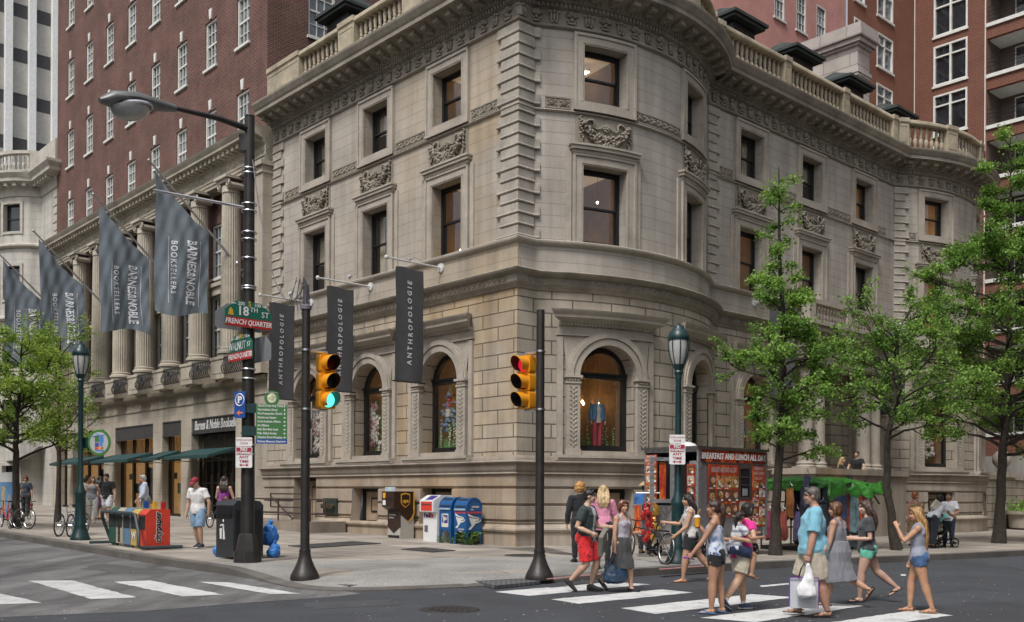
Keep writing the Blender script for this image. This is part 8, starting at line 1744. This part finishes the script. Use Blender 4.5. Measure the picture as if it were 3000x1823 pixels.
g=MB(); T_=I13['hl']; g.tube([T_(0,.01,.03),T_(0,.01,.038),T_(0,.012,.07),T_(0,.012,.085)],[.095*H,.09*H,.05*H,.035*H],16); g.build('straw_hat',mat('straw',(.45,.33,.16),.8),I13['t'])
p,H=hgt(2022,1706,1447)
person('woman with long black hair in a black and white patterned blouse walking left',p,H,rad(-94),((14,6,0),(-26,-40,35)),(((.15,.30,-1),(-.2,.75,-.65)),((.2,.7,-1),(.1,1,.1))),2,1.08,'f',(.48,.28,.18),('long',(.008,.007,.008),.24),(0,4),('tank',cloth('mono_pattern',(.5,.47,.45),.1,.85,('v',(.03,.025,.03),38,.28,.22)),-.06,0,.02,.03),('shorts',cloth('black_short',(.012,.012,.014)),.62,.018,.03),('strap',mat('tan_leather',(.30,.12,.05),.5),mat('tan_leather',(.3,.12,.05))))
p,H=hgt(2098,1798,1468)
I15=person('teenage girl with dark ponytail in blue and white camisole drinking through a straw',p,H,rad(-112),((5,2,0),(-4,-6,0)),(((.22,.55,-1),(.1,.62,-.8)),((.12,.35,-1),(-.25,.75,1.0))),2,1.02,'f',tan,('pony',(.035,.018,.014),.17),(-2,0),('tank',cloth('tie_dye',(.50,.54,.62),.1,.85,('n',(.12,.18,.33),14,.45,.58)),-.035,0,.022,.005),('shorts',cloth('black_shorts',(.011,.011,.013)),.42,.012,.05),('flip',mat('blue_flip',(.05,.2,.42),.6),mat('blue_flip',(.05,.2,.42))),(.9,1.))
g=MB(); g.lathe([(.036,0),(.046,.13),(.047,.135)],14); t=thing('drink_cup','clear plastic cup of orange drink with a straw at the teenage girl\'s mouth','drink',hold(I15,1)+Vector((0,0,-.05)),0); g.build('cup',mat('orange_drink',(.75,.33,.02),.2),t); g=MB(); g.lathe([(.049,.13),(.049,.14),(.03,.165)],14); g.build('lid',M_white,t); g=MB(); g.tube([(0,0,.15),(.01,-.0,.2),(.05,.0,.25)],.005,5); g.build('straw',mat('orange_drink',(.75,.33,.02)),t)
g=MB(); g.tube([(-.07,0,0),(.0,0,.02),(.08,0,.0)],[(.03,.012),(.035,.014),(.025,.01)],8,flat=(0,0,1)); o=g.build('sunglasses_case',mat('violet_plastic',(.22,.03,.35),.3),label='purple sunglasses held in the teenage girl\'s lowered hand',cat='sunglasses'); o.location=hold(I15,0); o.rotation_euler=(0,.15,rad(20))
p,H=hgt(2172,1788,1474)
I16=person('woman in a magenta top and khaki shorts carrying a child on her back',p,H*1.0,rad(108),((10,4,0),(-16,-38,34)),(((.5,-.1,-1),(-.1,-.8,.1)),((.6,-.2,-1),(-.2,-.85,.15))),10,1.06,'f',(.48,.29,.19),('bob',(.010,.009,.01)),(0,4),('tee',cloth('magenta',(.60,.02,.22)),-.05,.35,.014),('shorts',cloth('khaki',(.47,.42,.33),.12),.75,.024),('sneaker',cloth('navy_trainer',(.02,.035,.08)),M_white))
g=MB()
for i in (0,1): a=I16['J']['a',i]; g.tube([a-Vector((0,0,.02)),a+(I16['J']['k',i]-a)*.22],[.036,.036],10)
g.build('sock',mat('white_sock',(.65,.65,.64),.9),I16['t'])
cb=Vector(p)+Vector((-.14,-.16,.44)); cH=1.12
person('small child in a grey striped shirt and navy shorts riding on the woman\'s back',cb,cH,rad(100),((72,-10,20),(72,-6,20)),(((.3,.7,-.6),(-.2,1,.2)),((.35,.6,-.8),(-.2,1,.1))),12,1.05,'f',tan,('pony',(.02,.013,.011),.14),(25,4),('tee',cloth('striped_tee',(.60,.61,.64),.06,.85,('s',(.22,.24,.29),3.4,.6,.7)),-.04,.6,.016),('shorts',cloth('navy_short',(.012,.022,.07)),.8,.014),('flip',mat('brown_flip',(.16,.09,.06),.7),mat('brown_flip',(.16,.09,.06))),vox=.008,zoff=.0)
p,H=hgt(2382,1806,1428)
I18=person('grey haired man in a light blue tee and khaki shorts carrying shopping bags',p,H*1.0,rad(-102),((-9,-15,4),(19,6,-2)),(((.20,.12,-1),(.06,.22,-1)),((.2,.05,-1),(.1,.3,-1))),-1,1.24,'m',(.44,.24,.17),('short',(.085,.075,.07)),(-2,2),('tee',cloth('sky_tee',(.20,.46,.58),.07),-.055,.85,.028),('shorts',cloth('khaki_short',(.43,.38,.30),.1),.98,.03),('sandal',mat('dark_sandal',(.03,.02,.016),.6),mat('dark_sandal',(.03,.02,.016))),(1.1,.6))
h0=hold(I18,0); t=thing('carrier_bag','white plastic carrier bag in the grey haired man\'s hand','bag',h0+Vector((.0,-.05,0)),0); g=MB(); g.tube([(0,0,-.01),(0,0,-.12),(-.01,0,-.24),(-.02,0,-.36),(-.02,0,-.43),(-.01,0,-.46)],[(.02,.015),(.05,.03),(.08,.05),(.13,.08),(.135,.08),(.10,.06)],16,flat=(0,1,0)); addm('bag_body',remesh(g,.009,1,.028,(8,8,5),2),mat('white_film',(.66,.66,.67),.35,var=.05),t)
t=thing('shopping_bag','pale grey square shopping bag with purple edges held behind the white plastic bag','bag',h0+Vector((-.02,.06,-.02)),rad(-14)); g=MB(); g.bx(-.18,.18,-.025,.025,-.60,-.20); g.build('bag_body',mat('pale_bag',(.46,.48,.51),.6,var=.08),t); g=MB(); g.bx(-.195,-.18,-.03,.05,-.58,-.19); g.bx(.18,.188,-.03,.03,-.60,-.19); g.bx(-.18,.18,-.055,-.045,-.195,-.182); g.build('side_panel',mat('purple_panel',(.13,.02,.26),.6),t); g=MB()
for y in (-.05,.05): g.tube([(-.07,y,-.2),(-.04,y*.5,-.08),(0,0,0),(.04,y*.5,-.08),(.07,y,-.2)],.008,5)
g.build('handle',M_black,t)
g=MB(); hl=I18['hl']
for s in (1,-1): g.tube([hl(s*.022+.017*math.cos(k*.6283),-.058,.004+.012*math.sin(k*.6283)) for k in range(11)],.0028,4); g.tube([hl(s*.04,-.055,.006),hl(s*.049,.005,.006)],.003,4)
g.build('glasses',M_black,I18['t'])
p,H=hgt(2455,1776,1472)
person('woman with short brown hair in a long grey sleeveless dress walking away',p,H,rad(-128),((12,8,0),(-14,-62,55)),(((.3,.1,-1),(.1,.3,-1)),((.3,.1,-1),(.1,.3,-1))),2,1.16,'f',(.42,.24,.16),('bob',(.10,.045,.02)),(10,3),('tank',cloth('grey_dress',(.185,.19,.215),.12),.06,0,.014,.03),('skirt',cloth('grey_dress',(.185,.19,.215)),.235,.03,.10),('sandal',mat('brown_sandal',(.05,.033,.024),.6),mat('brown_sandal',(.05,.033,.024))))
p,H=hgt(2540,1764,1472)
person('girl with long brown hair in charcoal tee and mint green shorts',p,H*1.02,rad(-102),((14,4,0),(-24,-50,30)),(((.2,-.05,-1),(-.1,1,.0)),((.2,.1,-1),(.0,1,.0))),0,1.05,'f',pale,('long',(.055,.032,.026),.15),(6,4),('tee',cloth('charcoal_tee',(.055,.06,.066),.15),-.045,.62,.022),('shorts',cloth('mint',(.13,.50,.36),.08),.36,.012,.03),('flip',mat('dark_flip',(.02,.016,.016),.7),mat('dark_flip',(.02,.016,.016))))
p,H=hgt(2692,1795,1488)
I21=person('girl with very long blond hair, grey tank top and denim shorts touching her face',p,H*1.01,rad(-116),((-12,-17,0),(17,3,0)),(((.12,.75,-.75),(-.30,.45,1.0)),((.2,.25,-1),(.05,.3,-1))),1,1.0,'f',(.47,.26,.16),('long',(.30,.17,.065),.27),(2,4),('tank',cloth('heather_grey',(.27,.29,.35),.1),-.035,0,.014,.035),('shorts',cloth('denim',(.05,.11,.24),.3),.34,.012,.04),('strap',mat('tan_strap',(.28,.13,.06),.6),mat('tan_strap',(.28,.13,.06))))
t=thing('small_tote','small green and tan printed bag held by the blond girl','bag',hold(I21,1)+Vector((.10,.12,.02)),rad(60)); g=MB(); g.bx(-.09,.09,-.03,.03,-.28,-.05); g.tube([(-.06,0,-.05),(0,0,.06),(.06,0,-.05)],.008,5); g.build('bag_body',cloth('tan_print',(.25,.17,.08),.2,.8,('n',(.05,.22,.07),9,.45,.55)),t)
# --- far right sidewalk
p,H=hgt(2678,1600,1443,.15)
person('woman with orange brown hair in a tan halter dress on the far sidewalk',p,H,rad(20),((3,0),(-3,0)),(((.4,.1,-1),(-.2,.5,1)),((.35,0,-1),(.1,.2,-1))),2,1.12,'f',(.45,.25,.17),('bob',(.28,.10,.03)),(25,0),('tank',cloth('tan_halter',(.26,.19,.10),.2),-.01,0,.012,.014),('skirt',cloth('tan_skirt',(.25,.18,.10),.2),.26,.03,.05),('flat',M_black),vox=.012)
p,H=hgt(2732,1606,1446,.15)
I23=person('person with dark hair bending over the stroller in a pale tee',p,H*1.05,rad(120),((10,-4),(-6,-10)),(((.3,.6,-1),(0,1,-.3)),((.3,.6,-1),(0,1,-.4))),38,1.1,'f',brown,('bob',(.015,.012,.011)),(0,10),('tee',cloth('pale_tee',(.50,.52,.58)),-.04,.6,.02),('pants',cloth('dark_navy',(.018,.022,.035)),1.9,.014),('shoe',M_black),vox=.012)
p,H=hgt(2778,1604,1444,.15)
person('dark haired man in a white tee and dark jeans pushing the stroller',p,H,rad(-25),((4,-2),(-4,-8)),(((.3,.3,-1),(-.3,.9,-.2)),((.3,.3,-1),(-.3,.9,-.2))),2,1.05,'m',tan,('short',(.02,.016,.014)),(0,0),('tee',cloth('white_tee_far',(.66,.66,.69)),-.05,.7,.024),('pants',cloth('blue_jean_far',(.02,.045,.075)),1.95,.014),('shoe',M_black),vox=.012)
person('baby in a white and green outfit sitting in the stroller',gpt(2755,1604)+Vector((-.05,0,.32)),.72,.5-math.pi/2,((80,30),(80,30)),(((.4,.6,-.6),(-.2,1,0)),((.4,.6,-.6),(-.2,1,0))),-8,1.3,'m',fair,('short',(.05,.03,.02)),(0,0),('tee',cloth('baby_green',(.45,.55,.42)),-.04,.9,.012),('pants',cloth('baby_grey',(.4,.4,.42)),1.7,.012),None,vox=.009)
t=thing('paper_bag','pale folded paper bag on the back of the person bending over the stroller','bag',Vector(I23['T']@I23['sp'](.24))+Vector((-.06,-.12,.0)),rad(20)); g=MB(); g.bx(-.2,.2,-.04,.04,-.14,.14); o=g.build('bag_body',mat('pale_paper',(.52,.49,.42),.7),t); t.rotation_euler=(.2,.6,.35)
# --- on the porch
def porch(b,a): return (*wor(b,a),2.62)
person('dark haired man in a black tee leaning on the porch wall',porch(16.2,-1.95),1.78,rad(-30),((4,0),(-4,0)),(((.35,.4,-1),(-.1,.7,-.9)),((.35,.3,-1),(-.1,.7,-.9))),16,1,'m',fair,('short',(.015,.012,.01)),(-10,0),('tee',cloth('black_tee_porch',(.014,.015,.016)),-.04,.5,.018),('pants',cloth('dark_jean_porch',(.02,.02,.024)),1.95,.012),('shoe',M_black),vox=.012,zoff=-1.05)
person('blond woman in dark clothes sitting low on the porch beside the column',porch(14.85,-1.95),1.68,rad(60),((85,5),(85,5)),None,10,1,'f',fair,('long',(.40,.27,.13),.15),(0,0),('tee',cloth('black_top_porch',(.014,.014,.016)),-.04,1.5,.016),('pants',cloth('dark_pant_porch',(.02,.02,.022)),1.9,.012),('shoe',M_black),vox=.012,zoff=-.85)
# --- left sidewalk
p,H=hgt(580,1606,1402,.15)
person('young man in a maroon cap, white tee and denim shorts looking down',p,H*1.02,rad(-18),((10,-10,0),(-6,-16,6)),(((.45,-.05,-1),(-.15,-.15,-1)),((.22,.0,-1),(.05,.2,-1))),3,1.0,'m',fair,('cap',(.03,.02,.015),mat('maroon_cap',(.22,.012,.03),.7)),(-12,26),('tee',cloth('white_tee',(.68,.68,.68),.05),-.05,.62,.022),('shorts',cloth('pale_denim',(.20,.32,.46),.25),.95,.022),('sneaker',cloth('dark_canvas',(.02,.022,.035)),M_white))
p,H=hgt(270,1533,1398,.15)
person('woman in a grey tank top and white trousers walking beside the man in black',p,H,rad(14),((10,-4,0),(-8,-18,12)),(((.3,0,-1),(-.25,.6,.9)),((.25,.1,-1),(.1,.2,-1))),0,1.0,'f',fair,('long',(.22,.10,.04),.1),(30,-6),('tank',cloth('grey_tank',(.23,.235,.255)),-.03,0,.010,.02),('pants',cloth('white_pant',(.62,.61,.58)),1.75,.018),('flat',mat('pale_flat',(.4,.3,.22),.6),M_white),vox=.011)
p,H=hgt(314,1530,1388,.15)
person('dark haired man in a black polo and white shorts walking',p,H,rad(-4),((14,-2,0),(-12,-30,20)),(((.35,.0,-1),(.05,.2,-1)),((.35,.1,-1),(.1,.3,-1))),2,1.03,'m',fair,('short',(.018,.013,.011)),(-6,10),('polo',cloth('black_polo',(.012,.013,.017)),-.05,.6,.024),('shorts',cloth('white_short',(.62,.62,.66)),.92,.026),('flip',mat('dark_flip',(.02,.016,.016)),mat('dark_flip',(.02,.016,.016))),vox=.011)
p,H=hgt(292,1522,1396,.15)
person('dark haired woman in a purple skirt half hidden behind the man in black',(p.x+.0,p.y,p.z),H,rad(170),((4,0),(-6,-10)),None,0,1,'f',fair,('long',(.02,.014,.012),.12),(0,0),('tee',cloth('navy_top',(.03,.03,.06)),-.02,.5,.014),('skirt',cloth('purple_skirt',(.09,.02,.10)),.3,.025,.06),('flat',mat('tan_leather',(.3,.12,.05)),M_black),vox=.012)
p,H=hgt(249,1524,1400,.15)
person('person in a pale blue shirt behind the lamp post',p,H,rad(180),((3,0),(-3,0)),None,0,1,'m',fair,('short',(.02,.018,.02)),(0,0),('tee',cloth('pale_blue_tee',(.36,.46,.52)),-.05,.6,.02),('pants',cloth('khaki_pant',(.3,.26,.2)),1.95,.015),('shoe',M_black),vox=.012)
p,H=hgt(424,1546,1392,.15)
person('older balding man in a pale blue shirt and khaki trousers facing left',p,H,rad(-72),((4,0),(-4,-4)),(((.25,.1,-1),(-.1,.6,-.7)),((.25,.1,-1),(-.1,.5,-.9))),2,1.12,'m',(.46,.26,.19),('balding',(.35,.34,.33)),(0,8),('shirt',cloth('pale_blue_shirt',(.48,.53,.64)),-.05,1.6,.024),('pants',cloth('olive_khaki',(.27,.27,.18)),1.95,.018),('shoe',M_black),vox=.011)
p,H=hgt(75,1512,1397,.15)
I1=person('woman with auburn hair in a navy printed tee and black trousers at the far left',p,H,rad(8),((6,-2,0),(-6,-14,8)),(((.3,0,-1),(.05,.15,-1)),((.3,.05,-1),(.05,.25,-1))),0,1.12,'f',(.46,.29,.22),('curly',(.12,.03,.02)),(0,0),('tee',cloth('navy_print',(.018,.035,.06),.2,.85,('n',(.16,.09,.05),6,.52,.62)),-.06,.7,.024),('pants',cloth('black_pant',(.012,.012,.014)),1.95,.016),('shoe',M_black),vox=.011)
t=thing('small_bag','small dark red bag hanging from the auburn haired woman\'s hand','bag',hold(I1,0),0); g=MB(); g.tube([(0,0,0),(0,0,-.15)],.01,5); g.blob((0,0,-.26),(.07,.05,.11)); g.blob((0,0,-.42),(.06,.05,.08)); g.build('bag_body',mat('dark_red_bag',(.16,.015,.03),.5),t)
p,H=hgt(655,1570,1396,.15)
I8=person('woman with long dark hair in a purple camisole seen from behind by the bin',p,H,rad(172),((3,0),(-3,0)),(((.3,.2,-1),(-.1,.8,-.3)),((.3,.2,-1),(-.1,.8,-.3))),3,1.02,'f',fair,('long',(.025,.013,.01),.13),(15,0),('tank',cloth('purple_cami',(.22,.03,.24)),-.02,0,.012,.008),('shorts',cloth('dark_short_p',(.02,.02,.03)),.6,.012),('shoe',M_black),vox=.011)
t=thing('shoulder_bag','dark maroon bag on the back of the woman in purple','bag',I8['T']@(I8['sp'](.06)+Vector((-.12,.15,0))),rad(172)); g=MB(); g.blob((0,0,0),(.14,.07,.15),n=14,m=10); g.build('bag_body',mat('maroon_leather',(.10,.02,.03),.5),t)
